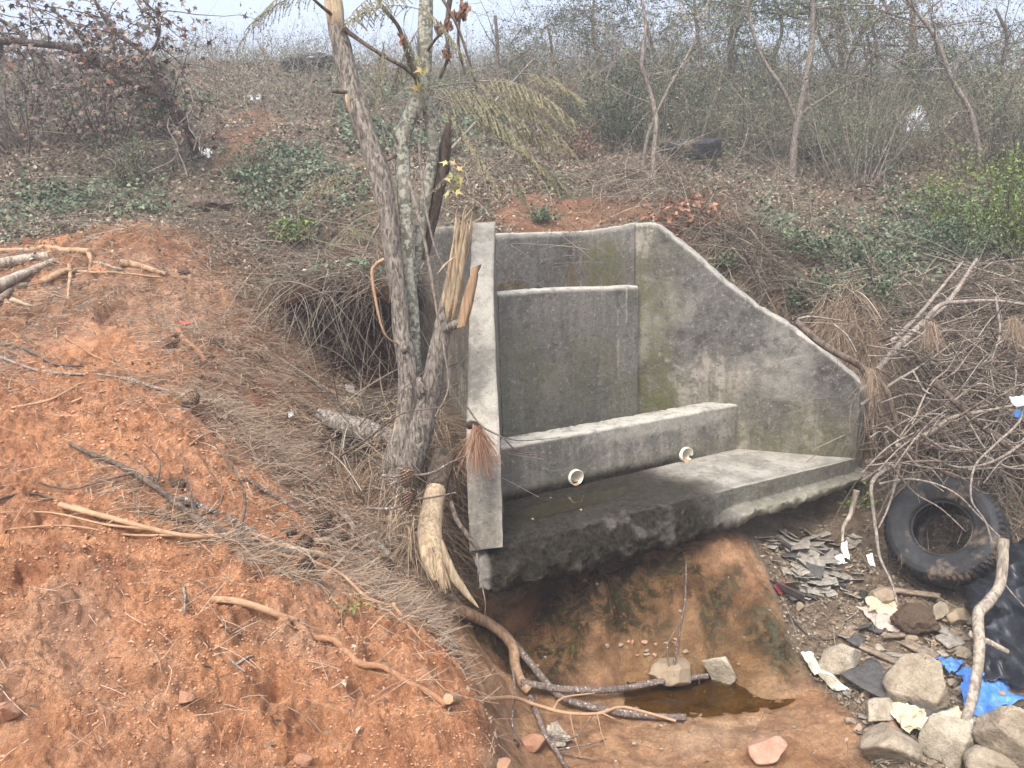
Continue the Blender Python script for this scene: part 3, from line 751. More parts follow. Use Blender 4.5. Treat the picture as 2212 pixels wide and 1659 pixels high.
# apron slab
def slab():
    nu = 260
    s = np.linspace(0, 1, nu)
    Ft = np.array([np.interp(s, [0, .06, .55, 1], [-.27, -.1, 1.41, 2.60]), np.interp(s, [0, .06, .55, 1], [4.26, 4.27, 4.99, 5.60])]).T
    Fb = np.array([np.interp(s, [0, .1, .55, 1], [-.235, .0, 1.43, 2.72]), np.interp(s, [0, .1, .55, 1], [4.13, 4.17, 4.87, 5.60])]).T
    zbot = np.interp(s, [0, .1, .5, .6, 1], [.86, .85, .875, .90, .935])
    Bk = np.array([np.interp(s, [0, .08, .8, 1], [-.27, -.1, 1.9, 2.60]), np.interp(s, [0, .08, .8, 1], [4.9, 4.95, 6.05, 5.72])]).T
    rows, M, M2 = [], [], []
    nt_, nf_, nb_ = 50, 26, 14
    er = np.clip(1.15 - s * 1.9, .06, 1)     # erosion, strong at the wet left end
    for i in range(nu):
        u = np.linspace(0, 1, nt_)[:, None]
        B3, F3 = np.append(Bk[i], 1.128), np.append(Ft[i], 1.13)
        top = B3 + (F3 - B3) * u
        slump = er[i] * .055 * np.maximum(0, (u[:, 0] - .72) / .28) ** 2
        top[:, 2] -= slump
        Lp = np.append(Fb[i], zbot[i] + .045)
        v = np.linspace(0, 1, nf_)[1:, None]
        face = top[-1] + (Lp - top[-1]) * v
        bulge = np.sin(v[:, 0] * math.pi) * (.05 * er[i]) - .045 * (1 - er[i]) * np.sin(np.clip(v[:, 0] * 1.15, 0, 1) * math.pi) * 0
        face[:, :2] += np.array([.45, -.89]) * bulge[:, None]
        if s[i] > .5:    # upright face, then a rough lip under it
            k = sstep(.5, .58, s[i]); vv = v[:, 0]
            upr = face.copy(); upr[:, 2] = F3[2] + (Lp[2] - F3[2]) * vv
            upr[:, :2] = F3[:2] + (Lp[:2] - F3[:2]) * sstep(.72, .9, vv)[:, None]
            face = face * (1 - k) + upr * k
        lip = np.array([[Fb[i][0] - .0, Fb[i][1] + .02, zbot[i]]])
        bk = np.append(Bk[i], zbot[i] - .02)
        und = lip + (bk - lip) * np.linspace(0, 1, nb_)[1:, None]
        rows.append(np.vstack([top, face, lip, und]))
        M.append(np.concatenate([u[:, 0] * .5, .5 + .5 * v[:, 0], [1.0], np.full(nb_ - 1, 1.2)]))
    P = np.array(rows); V = np.array(M); SS = np.repeat(s[:, None], V.shape[1], 1); ER = np.repeat(er[:, None], V.shape[1], 1)
    fl = P.reshape(-1, 3); v = V.ravel(); ss = SS.ravel(); e_ = ER.ravel()
    onface = sstep(.42, .52, v)
    lipm = sstep(.85, .97, v)
    dn = fbm3(fl, 10, 4, 61, .6)
    amp = .003 + onface * (.022 * e_ + .004) + lipm * .03
    fl = fl + np.stack([.45 * amp * dn, -.89 * amp * dn, amp * .7 * fbm3(fl, 13, 4, 71, .6)], -1)
    fl[:, 2] += lipm * .03 * fbm3(fl, 5, 3, 72)
    gr = fbm3(fl, 26, 4, 73, .65)
    fl = fl + np.stack([.45 * gr, -.89 * gr, gr * .8], -1) * (onface * e_ * .012 + lipm * .018)[:, None]
    wet = wet_at(fl[:, 0], fl[:, 1])
    dry_end = sstep(.035, .02, ss + .01 * dn) * onface
    wetm = np.clip(wet * (1 - dry_end) * np.where(v < .5, .92, 1), 0, 1)
    pale = (1 - onface) * (1 - wet) * (.35 + .4 * sstep(-.2, .3, fbm3(fl, 6, 3, 14))) + sstep(.03, .0, np.abs(v - .5)) * (1 - wet) * .6
    lipc = lipm * (1 - wet * .8)
    pale = pale + lipc * .25 + dry_end * .15 + onface * wet * sstep(.3, .55, dn) * .0
    moss = onface * (1 - wet) * .25 + lipm * .35 * (ss > .6)
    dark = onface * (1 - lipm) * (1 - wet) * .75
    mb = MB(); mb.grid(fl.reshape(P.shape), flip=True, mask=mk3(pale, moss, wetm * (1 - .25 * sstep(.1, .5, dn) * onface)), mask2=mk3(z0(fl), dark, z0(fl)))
    for i, f_ in ((0, False), (nu - 1, True)):
        row = fl.reshape(P.shape)[i]; c = row.mean(0); n = len(row)
        idx = np.arange(n); tr = np.stack([idx, (idx + 1) % n, np.full(n, n)], 1)
        mb.add(np.vstack([row, c]), tris=tr[:, ::-1] if f_ else tr)
    mb.build('apron_slab', 'concrete', ROOT, attrs=True, label='cantilevered apron slab, left half black with seeping water')
slab()
MATS['pvc'] = simple('white_pvc', (.62, .59, .48), (.78, .76, .66), 14, .35, .0005, .5)
q = NT('rust_stained_pvc', .4, .5)
zc = q.sep(q.tc.outputs['Object'])
c = q.mix(q.noise(20, 4), (.50, .46, .36), (.7, .67, .56))
MATS['pvc_in'] = q.end(q.mix(q.ramp(q.math('ADD', q.n('ShaderNodeSeparateXYZ').outputs[2], 0), [(0, 0.), (1, 0.)]), c, c))
MATS['rust'] = simple('rust_stain', (.55, .22, .05), (.66, .38, .16), 40, .5, .001)
def pipe(px, py, lab, brk=False):
    s_, z = on_plane(px, py, BA, BB); c = np.append(BA + (BB - BA) * s_, z)
    n3 = np.array([-.488, .873, 0.]); n3 /= np.linalg.norm(n3); e3 = np.array([n3[1], -n3[0], 0]); ro, ri = .057, .0515
    mb = MB(); a = np.linspace(0, 2 * math.pi, 48, endpoint=False)
    def ring(rad, y): return c + n3 * y + rad * (np.cos(a)[:, None] * e3 + np.sin(a)[:, None] * np.array([0, 0, 1.]))
    out = -.028 - .004 * np.sin(a * 2)
    def ring2(rad, off):
        k = np.ones(48)
        R_ = c + n3 * (off)[:, None] + rad * (np.cos(a)[:, None] * e3 + np.sin(a)[:, None] * np.array([0, 0, 1.]))
        return R_
    if brk:
        out = out + np.where(np.abs(a - 5.75) < .22, .03, 0)
    P = np.stack([ring2(ro, np.full(48, .15)), ring2(ro, out + .002), ring2(ro - .002, out), ring2(ri + .002, out), ring2(ri, out + .002), ring2(ri, np.full(48, .15)), ring2(.001, np.full(48, .15))])
    mb.grid(P, closed_v=True)
    o = mb.build('drain_pipe', 'pvc', ROOT, label=lab)
    # rust run at the invert
    mb = MB(); aa = np.linspace(-2.05, -1.1, 14); yy = np.linspace(-.029, .1, 8)
    W = np.array([[c + n3 * y_ + (ri - .0015) * (math.cos(t) * e3 + math.sin(t) * np.array([0, 0, 1.])) for t in (aa.mean() + (aa - aa.mean()) * (1 - .3 * y_ * 10))] for y_ in yy])
    mb.grid(W); mb.build('rust_stain', 'rust', o)
pipe(1242, 1030, 'left white plastic pipe stub, rust stained at the bottom')
pipe(1480, 981, 'right white plastic pipe stub with a chipped rim', True)
# thin water film and puddle
q = NT('still_water', .03, .5)       # shallow clear brown water: tinted see-through film with a mirror-like surface
tr = q.n('ShaderNodeBsdfTransparent'); tr.inputs[0].default_value = (.60, .53, .27, 1)
gl = q.n('ShaderNodeBsdfGlossy'); gl.inputs['Roughness'].default_value = .04
fr = q.n('ShaderNodeFresnel'); fr.inputs[0].default_value = 1.4
bp = q.bump(q.noise(6, 2), .002, .4); q.t.links.new(bp, gl.inputs['Normal']); q.t.links.new(bp, fr.inputs['Normal'])
mx = q.n('ShaderNodeMixShader'); q.t.links.new(fr.outputs[0], mx.inputs[0]); q.t.links.new(tr.outputs[0], mx.inputs[1]); q.t.links.new(gl.outputs[0], mx.inputs[2])
q.t.links.new(mx.outputs[0], q.t.nodes['Material Output'].inputs['Surface']); q.t.nodes.remove(q.b)
MATS['water'] = q.m
q = NT('dark_seep_water', .05, .5)
MATS['water_dark'] = q.end((.02, .017, .008), q.bump(q.noise(9, 2), .002, .4))
def water(name, cx, cy, rx, ry, z, ang=0, mat='water'):
    mb = MB(); a = np.linspace(0, 2 * math.pi, 90, endpoint=False)
    rad = 1 + .12 * np.sin(a * 3 + 1) + .08 * np.sin(a * 5)
    P = []
    for k in np.linspace(0.01, 1, 14):
        X, Y = np.cos(a) * rx * rad * k, np.sin(a) * ry * rad * k
        P.append(np.stack([cx + X * math.cos(ang) - Y * math.sin(ang), cy + X * math.sin(ang) + Y * math.cos(ang), np.full(90, z)], -1))
    mb.grid(np.array(P), closed_v=True)
    mb.build(name, mat, kind='structure')
water('puddle_water', PUD[0], PUD[1], .80, .34, .106)
water('apron_water', .40, 4.85, .50, .10, 1.1325, .5, 'water_dark')

# ------------------------------------------------------------------ more materials
MATS['bark_grey'] = barkmat('grey_tree_bark', (.10, .085, .07), (.37, .325, .27), 60, .3, .014)
MATS['bark_lichen'] = barkmat('lichen_spotted_bark', (.10, .095, .075), (.26, .25, .20), 26, .5, .003, lichen=(.36, .36, .29))
MATS['bark_dark'] = barkmat('dark_bark', (.045, .034, .027), (.13, .10, .08), 50, .3, .004)
MATS['bark_mid'] = barkmat('brown_bark', (.055, .042, .033), (.17, .13, .10), 50, .4, .003)
MATS['twig_grey'] = barkmat('grey_twig', (.12, .10, .085), (.33, .28, .23), 60, .5, .002)
MATS['twig_lichen'] = barkmat('lichened_branch', (.08, .06, .052), (.20, .15, .125), 45, .6, .002, lichen=(.42, .42, .39), lsc=75, lth=.68)
MATS['root_tan'] = simple('tan_root', (.33, .19, .105), (.46, .29, .17), 25, .75, .002)
MATS['root_clay'] = simple('clay_coated_root', (.24, .12, .065), (.36, .19, .10), 25, .85, .003)
MATS['wood_pale'] = barkmat('fresh_split_wood', (.36, .25, .15), (.60, .48, .32), 60, .08, .012, rough=.8)
MATS['wood_grey'] = barkmat('weathered_wood', (.17, .14, .11), (.42, .36, .28), 40, .1, .003)
MATS['wood_brown'] = barkmat('stripped_wood', (.24, .15, .09), (.42, .28, .17), 40, .1, .005)
MATS['bark_wet'] = barkmat('damp_dark_bark', (.03, .024, .018), (.10, .075, .055), 30, .3, .008)
MATS['cone'] = simple('pine_cone_scale', (.13, .075, .045), (.30, .20, .13), 90, .7, .001)
MATS['rock_grey'] = simple('grey_tan_stone', (.24, .195, .14), (.42, .355, .26), 9, .9, .012)
MATS['rock_pale'] = simple('pale_stone', (.30, .255, .185), (.50, .44, .34), 11, .9, .012)
MATS['rock_pink'] = simple('pink_stone', (.36, .19, .125), (.46, .28, .20), 11, .85, .006)
MATS['rock_brown'] = simple('brown_stone', (.24, .18, .115), (.33, .26, .18), 10, .6, .004)
MATS['rock_clay'] = simple('clay_stained_stone', (.31, .155, .09), (.41, .235, .145), 14, .85, .006)
MATS['clod'] = simple('clay_crumb', (.42, .20, .11), (.58, .34, .21), 30, .95, .004)
MATS['slate'] = simple('old_roofing_shingle', (.17, .155, .13), (.34, .31, .255), 30, .85, .002)
MATS['slate_dark'] = simple('dark_shingle', (.05, .047, .045), (.10, .095, .09), 30, .8, .002)
MATS['board'] = barkmat('old_board', (.13, .095, .07), (.27, .21, .15), 30, .12, .002)
MATS['rubber'] = simple('dusty_rubber', (.012, .013, .015), (.035, .036, .038), 12, .62, .0015, .3, mud=(.16, .12, .08))
MATS['plastic_white'] = simple('white_plastic_film', (.62, .62, .60), (.80, .80, .79), 8, .4, .002, .5)
MATS['plastic_bluewhite'] = simple('blueish_white_film', (.55, .60, .68), (.75, .78, .84), 8, .4, .002, .5)
MATS['cloth_cream'] = simple('cream_cloth', (.44, .38, .25), (.58, .52, .37), 8, .85, .004)
MATS['cloth_pink'] = simple('dirty_pink_cloth', (.38, .29, .24), (.52, .42, .36), 10, .9, .003)
MATS['bag_dirty'] = simple('dirty_white_bag', (.42, .37, .24), (.68, .68, .60), 9, .5, .002, .4)
MATS['tarp_blue'] = simple('blue_tarp', (.05, .17, .50), (.10, .27, .66), 9, .45, .002, .45)
MATS['tarp_black'] = simple('black_plastic_sheet', (.012, .014, .018), (.03, .034, .04), 6, .35, .003, .45)
MATS['cloth_red'] = simple('dark_red_cloth', (.16, .012, .02), (.26, .03, .04), 20, .8, .002)
MATS['cloth_black'] = simple('black_cloth', (.02, .02, .02), (.045, .043, .04), 20, .85, .002)
MATS['mesh_black'] = simple('root_ball', (.10, .065, .042), (.22, .15, .10), 120, .95, .01)
MATS['metal'] = simple('dull_metal', (.25, .25, .26), (.5, .5, .52), 20, .35, .001, .8)
MATS['orange'] = simple('red_plastic', (.6, .08, .05), (.7, .12, .08), 20, .5, .001)
MATS['litter'] = leafmat('fallen_leaf', [(0, (.07, .053, .037)), (.25, (.16, .125, .085)), (.5, (.24, .19, .135)), (.75, (.33, .27, .20)), (.93, (.45, .39, .30)), (1, (.26, .13, .07))], .8)
MATS['stems'] = leafmat('dry_stem', [(0, (.08, .063, .046)), (.4, (.19, .155, .115)), (.75, (.30, .25, .19)), (1, (.44, .385, .30))], .85)
MATS['straw'] = leafmat('pine_needle', [(0, (.16, .11, .07)), (.3, (.33, .24, .165)), (.65, (.48, .365, .26)), (1, (.64, .53, .40))], .8)
MATS['straw_red'] = leafmat('rusty_pine_needle', [(0, (.24, .12, .07)), (.5, (.38, .20, .12)), (1, (.54, .36, .24))], .8)
MATS['ivy'] = leafmat('ground_ivy', [(0, (.035, .06, .033)), (.4, (.07, .115, .062)), (.8, (.13, .18, .10)), (1, (.22, .26, .15))], .5)
MATS['green_dark'] = leafmat('dark_evergreen_leaf', [(0, (.028, .048, .026)), (.5, (.06, .095, .05)), (.9, (.10, .14, .07)), (1, (.16, .14, .06))], .5)
MATS['green_grey'] = leafmat('grey_green_leaf', [(0, (.075, .105, .055)), (.5, (.14, .18, .10)), (.9, (.21, .25, .14)), (1, (.27, .25, .13))], .6)
MATS['green_bright'] = leafmat('yellow_green_leaf', [(0, (.06, .10, .025)), (.5, (.13, .20, .045)), (.85, (.21, .28, .07)), (1, (.33, .33, .08))], .5)
MATS['purple'] = leafmat('purple_autumn_leaf', [(0, (.06, .045, .042)), (.25, (.13, .09, .085)), (.5, (.17, .125, .115)), (.7, (.12, .12, .075)), (.88, (.26, .19, .13)), (1, (.30, .12, .08))], .6)
MATS['brown_leaf'] = leafmat('dead_brown_leaf', [(0, (.13, .07, .045)), (.5, (.23, .13, .09)), (1, (.36, .20, .13))], .7)
MATS['pinkish_leaf'] = leafmat('coppery_leaf', [(0, (.20, .09, .055)), (.5, (.34, .16, .10)), (1, (.46, .26, .17))], .7)
MATS['mimosa'] = leafmat('olive_frond', [(0, (.11, .11, .055)), (.5, (.19, .18, .095)), (1, (.30, .27, .15))], .6)
MATS['yellow_leaf'] = leafmat('yellow_lobed_leaf', [(0, (.26, .28, .10)), (.5, (.36, .36, .15)), (1, (.40, .28, .12))], .5)

# ------------------------------------------------------------------ scattered stuff
def scatter(n, a0, a1, r0, r1, power=0):
    az = rng.uniform(math.radians(a0), math.radians(a1), n); r = np.exp(rng.uniform(math.log(r0), math.log(r1), n))
    x, y = np.sin(az) * r, np.cos(az) * r
    h, mk, *_ = Hfull(x, y, True)
    return x, y, h, mk, r
def inpoly(pp, x, y, soft=.1):
    return sstep(-soft, soft, sdist(poly_world(pp), x, y))
def rnd(n, k=3): return rng.normal(size=(n, k))
GREEN = [[(-40, 430), (130, 395), (330, 430), (360, 475), (230, 495), (60, 530), (-40, 530)], [(490, 400), (560, 330), (680, 330), (780, 420), (800, 520), (640, 530), (560, 470)],
         [(1560, 520), (1700, 470), (1900, 490), (2020, 600), (1900, 700), (1760, 660), (1640, 600)], [(1000, 420), (1130, 400), (1240, 430), (1100, 460)], [(700, 170), (1100, 170), (1100, 330), (760, 330)],
         [(1740, 600), (2212, 560), (2212, 700), (1980, 720), (1830, 690)], [(1900, 430), (2212, 400), (2212, 560), (1950, 560)], [(1280, 150), (1900, 160), (1900, 300), (1400, 330), (1250, 300)]]
def ground_cover():
    # fallen leaves on the hill
    x, y, h, mk, r = scatter(150000, -42, 40, 6.2, 20)
    gm = np.zeros(len(x))
    for g in GREEN: gm = np.maximum(gm, inpoly(g, x, y, .25))
    patch = fbm2(x, y, 1.1, 3, 201) * .5 + .5
    bare = np.clip(mk['bank'] + mk['path'] + mk['clay'], 0, 1)
    keep = (rng.random(len(x)) < (.25 + .75 * sstep(.3, .55, patch)) * (1 - .88 * bare) * (1 - .85 * mk['hollow'])) & (sdist(FOOT, x, y) < -.02)
    x1, y1, h1, r1 = x[keep], y[keep], h[keep], r[keep]
    n = len(x1)
    mb = MB(); N = rnd(n) * .55 + [0, -.15, .8]
    leaves(mb, np.stack([x1, y1, h1 + rng.uniform(.005, .05, n)], -1), rng.uniform(.02, .055, n) * np.clip(r1 / 9, .7, 1.5), N, .6)
    mb.build('leaf_litter', 'litter', kind='stuff')
    # low green cover
    keep = (rng.random(len(x)) <  gm * 1.15 * sstep(.28, .55, fbm2(x, y, 1.7, 3, 203) * .5 + .5) + .04) & (bare < .5)
    x1, y1, h1, r1 = x[keep], y[keep], h[keep], r[keep]; n = len(x1)
    lift = rng.random(n) ** 2 * .28 * (fbm2(x1, y1, 2.5, 2, 204) * .5 + .6)
    mb = MB(); N = rnd(n) * .5 + [0, -.3, .7]
    leaves(mb, np.stack([x1, y1, h1 + .02 + lift], -1), rng.uniform(.025, .06, n) * np.clip(r1 / 8, .8, 1.4), N, .7)
    mb.build('ground_ivy', 'ivy', kind='stuff')
    # dry stems and vines lying and arching over the bank
    x, y, h, mk, r = scatter(52000, -42, 40, 6.0, 19)
    bare = np.clip(mk['bank'] * .6 + mk['path'] * .7 + mk['clay'] * .85, 0, 1)
    keep = (rng.random(len(x)) < (1 - bare) * (1 - .9 * mk['hollow']) * (.35 + .65 * sstep(.35, .6, fbm2(x, y, .9, 3, 205) * .5 + .5))) & (sdist(FOOT, x, y) < -.06)
    x, y, h, r = x[keep], y[keep], h[keep], r[keep]; n = len(x)
    D = rnd(n) * [1, 1, .35] + [0, 0, .25]
    mb = MB(); strands(mb, np.stack([x, y, h + .005], -1), D, rng.uniform(.12, .6, n), rng.uniform(.0016, .0042, n) * np.clip(r / 9, .8, 1.6), rnd(n) * .35 + [0, 0, -.35], 4)
    mb.build('dry_weeds', 'stems', kind='stuff')
    # pine straw
    x, y, h, mk, r = scatter(120000, -38, 6, 2.4, 7.2)
    st = np.clip(mk['straw'] * (1 - mk['channel']) + .0, 0, 1)
    far = sstep(4.6, 5.6, r) * mk['clay'] * .55
    edge = np.exp(-((sdist(ZONES['straw'], x, y)) / .25) ** 2) * .35 * mk['clay']
    patch = sstep(.3, .6, fbm2(x, y, 2.2, 3, 207) * .5 + .5)
    inb = inpoly([(200, 1010), (420, 1130), (700, 1270), (640, 1290), (380, 1170), (180, 1060)], x, y, .06) * .45
    keep = rng.random(len(x)) < np.clip(st * (1 - .8 * mk['hollow']) * (.07 + .55 * patch ** 1.5) + far * patch + edge + inb * mk['clay'] + .012 * mk['clay'], 0, 1)
    keep &= sdist(FOOT, x, y) < -.02
    x, y, h = x[keep], y[keep], h[keep]; n = len(x)
    fl = fbm2(x, y, 1.2, 2, 208) * 3.0
    D = np.stack([np.cos(fl + rng.normal(0, 1.3, n)), np.sin(fl + rng.normal(0, 1.3, n)), rng.normal(.03, .2, n)], -1)
    mb = MB(); strands(mb, np.stack([x, y, h + rng.uniform(.001, .03, n)], -1), D, rng.uniform(.06, .17, n), rng.uniform(.001, .0021, n), rnd(n) * .18 + [0, 0, -.12], 3)
    mb.build('pine_straw', 'straw', kind='stuff')
    # roots and vines hanging over the hollow
    cs = poly_world([(610, 560), (700, 535), (800, 530), (840, 560), (840, 640), (700, 640), (640, 700), (600, 640)])
    n = 140; k = rng.integers(0, len(cs), n); t = rng.random((n, 1))
    xy = cs[k] * t + cs[(k + 1) % len(cs)] * (1 - t) + rng.normal(0, .15, (n, 2))
    h = Hfull(xy[:, 0], xy[:, 1])
    mb = MB(); D = rnd(n) * [1, .7, .5] + [0, -.7, .1]
    strands(mb, np.stack([xy[:, 0], xy[:, 1], h + rng.uniform(0, .25, n)], -1), D, rng.uniform(.3, .95, n), rng.uniform(.0018, .005, n), rnd(n) * .3 + [0, 0, -.85], 7)
    mb.build('hanging_roots', 'stems', kind='stuff')
    # clay crumbs
    ico = np.array([(0, 0, 1), (.89, 0, .45), (.28, .85, .45), (-.72, .53, .45), (-.72, -.53, .45), (.28, -.85, .45), (.72, .53, -.45), (-.28, .85, -.45), (-.89, 0, -.45), (-.28, -.85, -.45), (.72, -.53, -.45), (0, 0, -1)])
    itr = np.array([(0, 1, 2), (0, 2, 3), (0, 3, 4), (0, 4, 5), (0, 5, 1), (1, 6, 2), (2, 7, 3), (3, 8, 4), (4, 9, 5), (5, 10, 1), (2, 6, 7), (3, 7, 8), (4, 8, 9), (5, 9, 10), (1, 10, 6), (6, 11, 7), (7, 11, 8), (8, 11, 9), (9, 11, 10), (10, 11, 6)])
    def lumps(name, mat, x, y, h, size, flat=.7):
        n = len(x); V = ico[None] * (1 + rng.normal(0, .38, (n, 12, 1))) * size[:, None, None] * np.array([1, 1, flat]) * rng.uniform(.7, 1.3, (n, 1, 3))
        V = V + np.stack([x, y, h + size * .25], -1)[:, None]
        mb = MB(); mb.add(V.reshape(-1, 3), tris=(itr[None] + (np.arange(n) * 12)[:, None, None]).reshape(-1, 3))
        mb.build(name, mat, kind='stuff', smooth=False)
    x, y, h, mk, r = scatter(60000, -42, 10, 1.6, 6.3)
    cl = sstep(.38, .62, fbm2(x, y, 2.6, 3, 211) * .5 + .5)
    keep = rng.random(len(x)) < mk['clay'] * (.25 + .75 * cl)
    x, y, h, r = x[keep], y[keep], h[keep], r[keep]
    sz = .0018 + .006 * rng.random(len(x)) ** 5
    lumps('soil_clods', 'clod', x, y, h, sz * np.clip(r / 3.2, .75, 1.3))
    x, y, h, mk, r = scatter(26000, 2, 38, 3.2, 6.0)
    keep = rng.random(len(x)) < mk['rubble'] * (.3 + .7 * sstep(.4, .6, fbm2(x, y, 3, 3, 212) * .5 + .5)) + .012 * mk['channel']
    x, y, h = x[keep], y[keep], h[keep]
    lumps('gravel', 'rock_grey', x, y, h, .003 + .014 * rng.random(len(x)) ** 6)
    # bits of bark, leaf and chip over the rubble and at its edge
    x, y, h, mk, r = scatter(24000, 0, 38, 3.0, 6.2)
    keep = rng.random(len(x)) < mk['rubble'] * .45 + .004
    x, y, h = x[keep], y[keep], h[keep]; n = len(x)
    mb = MB(); leaves(mb, np.stack([x, y, h + rng.uniform(.002, .03, n)], -1), rng.uniform(.01, .05, n), rnd(n) * .4 + [0, -.1, .9], .5); mb.build('debris_bits', 'litter', kind='stuff')
    mb = MB(); k = rng.integers(0, n, 1800); strands(mb, np.stack([x[k], y[k], h[k] + .01], -1), rnd(1800) * [1, 1, .3], rng.uniform(.05, .3, 1800), rng.uniform(.001, .003, 1800), rnd(1800) * .3 + [0, 0, -.2], 4); mb.build('dry_twigs', 'stems', kind='stuff')
    x, y, h, mk, r = scatter(60000, -40, 6, 2.2, 7.5)
    keep = rng.random(len(x)) < np.clip(mk['straw'] * (1 - mk['channel']) * .4 + mk['clay'] * .12 * sstep(4, 5.4, y) + .004 * mk['clay'], 0, 1)
    x, y, h = x[keep], y[keep], h[keep]; n = len(x)
    mb = MB(); leaves(mb, np.stack([x, y, h + rng.uniform(.002, .03, n)], -1), rng.uniform(.008, .045, n), rnd(n) * .45 + [0, -.1, .9], .4); mb.build('bark_chips', 'litter', kind='stuff')
    # bits of straw, wood and root crumbs all over the clay
    x, y, h, mk, r = scatter(26000, -42, 8, 1.7, 7)
    keep = rng.random(len(x)) < mk['clay'] * (.06 + .4 * sstep(3.5, 5, y)) * sstep(.35, .6, fbm2(x, y, 1.5, 3, 221) * .5 + .5)
    x, y, h = x[keep], y[keep], h[keep]; n = len(x)
    mb = MB(); strands(mb, np.stack([x, y, h + .003], -1), rnd(n) * [1, 1, .15], rng.uniform(.02, .16, n), rng.uniform(.0008, .0022, n), rnd(n) * .3 + [0, 0, -.1], 4); mb.build('root_bits', 'straw_red', kind='stuff')
ground_cover()

def crest_brush():
    # weeds, thin bare stems and small leaves along the crest and through the thicket
    x, y, h, mk, r = scatter(6500, -42, 40, 11.0, 18.5)
    right = sstep(-1.5, 2.5, x)
    keep = rng.random(len(x)) < .3 + .65 * right + .45 * sstep(14, 17, y)
    x, y, h, right = x[keep], y[keep], h[keep], right[keep]; n = len(x)
    L = rng.uniform(.3, .9, n) * (1 + 1.5 * right * rng.random(n))
    D = rnd(n) * [.45, .45, .2] + [0, 0, 1]; B = rnd(n) * .3 + [0, 0, -.15]
    mb = MB(); P0 = np.stack([x, y, h - .02], -1)
    strands(mb, P0, D, L, rng.uniform(.003, .007, n), B, 5)
    Dn = D / np.linalg.norm(D, axis=1)[:, None]
    t = rng.uniform(.3, 1, (n, 6))
    Q = (P0[:, None] + Dn[:, None] * (L[:, None] * t)[..., None] + B[:, None] * (L[:, None] * t ** 2)[..., None]).reshape(-1, 3)
    m = len(Q); D2 = rnd(m) + [0, 0, .5]
    L2 = rng.uniform(.1, .4, m)
    strands(mb, Q, D2, L2, .002, rnd(m) * .25, 3)
    mb.build('tall_weeds', 'stems', kind='stuff')
    R = (np.repeat(Q, 3, 0) + rng.normal(0, .09, (m * 3, 3)))
    sel = rng.random(len(R)) < .8
    mb = MB(); leaves(mb, R[sel], rng.uniform(.025, .05, sel.sum()), None, .5)
    mb.build('weed_foliage', 'green_grey', kind='stuff')
crest_brush()

# ------------------------------------------------------------------ trees and shrubs
def gpath(pp):
    out = []
    for p in pp:
        g = G(p[0], p[1])
        if len(p) > 2: g = g + (CAM - g) / np.linalg.norm(CAM - g) * p[2]
        out.append(g)
    return np.array(out)
def pathY(pp): return np.array([PY(*p) for p in pp])
def limb(mb, p, d, L, r0, r1, wob=.12, n=7, sides=5):
    pts = [np.array(p, float)]; d = np.array(d, float); d /= np.linalg.norm(d)
    for i in range(n):
        d = d + rng.normal(0, wob, 3); d /= np.linalg.norm(d)
        pts.append(pts[-1] + d * L / n)
    pts = np.array(pts); mb.tube(pts, np.linspace(r0, r1, len(pts)), sides, cap=False)
    return pts
def make_tree(name, label, trunk, r0, r1, nb=9, bl=1.2, ntw=8, nleaf=1500, lsize=.035, leaf='green_grey', bark='bark_mid', group=None, cat='tree', start=.25, up=.35, spread=.09, extra=(), star=False, droop=0.0, wid=.5):
    P = smooth_path(trunk, .12)
    root = empty(name, tuple(P[0]), label, cat, group)
    tm = MB(); tm.tube(P, np.linspace(r0, r1, len(P)), 8, rough=.25, seed=3)
    for e, ra, rb in extra:
        tm.tube(smooth_path(e, .12), [ra, rb], 7, rough=.25, seed=5)
    bm_ = MB(); tips = []; src = [P] + [smooth_path(e, .12) for e, *_ in extra]
    for k in range(nb):
        Q = src[k % len(src)]; i = int((start + (1 - start) * rng.random()) * (len(Q) - 1))
        f = 1 - i / len(Q)
        d = rng.normal(0, 1, 3) * [1, .8, .3] + [0, 0, up]
        b = limb(bm_, Q[i], d, bl * rng.uniform(.5, 1.1), max(r1 * .6, r0 * .22 * (f + .25)) * .8, .0025)
        for j in range(max(2, ntw // 2)):
            q = b[rng.integers(1, len(b))]
            tips.append(limb(bm_, q, rng.normal(0, 1, 3) * [1, 1, .6] + [0, 0, up * .6 - droop], bl * rng.uniform(.2, .5), .005, .0015, .16, 5, 3))
        tips.append(b[2:])
    T = np.vstack(tips); n2 = ntw * nb * 3
    q = T[rng.integers(0, len(T), n2)]; D2 = rnd(n2) + [0, 0, .2 - droop]
    L2 = rng.uniform(.08, .3, n2) * bl * .7; B2 = rnd(n2) * .2 + [0, 0, -.25 * droop]
    strands(bm_, q, D2, L2, .0016, B2, 3)
    tm.build('trunk', bark, root)
    bm_.build('branches', bark, root)
    if nleaf:
        k = rng.integers(0, n2, nleaf); t = rng.random(nleaf)[:, None]
        Dn = D2 / np.linalg.norm(D2, axis=1)[:, None]
        C = q[k] + Dn[k] * L2[k][:, None] * t + B2[k] * L2[k][:, None] * t ** 2 + rng.normal(0, spread * .35, (nleaf, 3))
        mb = MB()
        if star: star_leaves(mb, C, rng.uniform(.6, 1.2, nleaf) * lsize)
        else: leaves(mb, C, rng.uniform(.6, 1.3, nleaf) * lsize, None, wid, droop=droop)
        mb.build('crown', leaf, root)
    return root
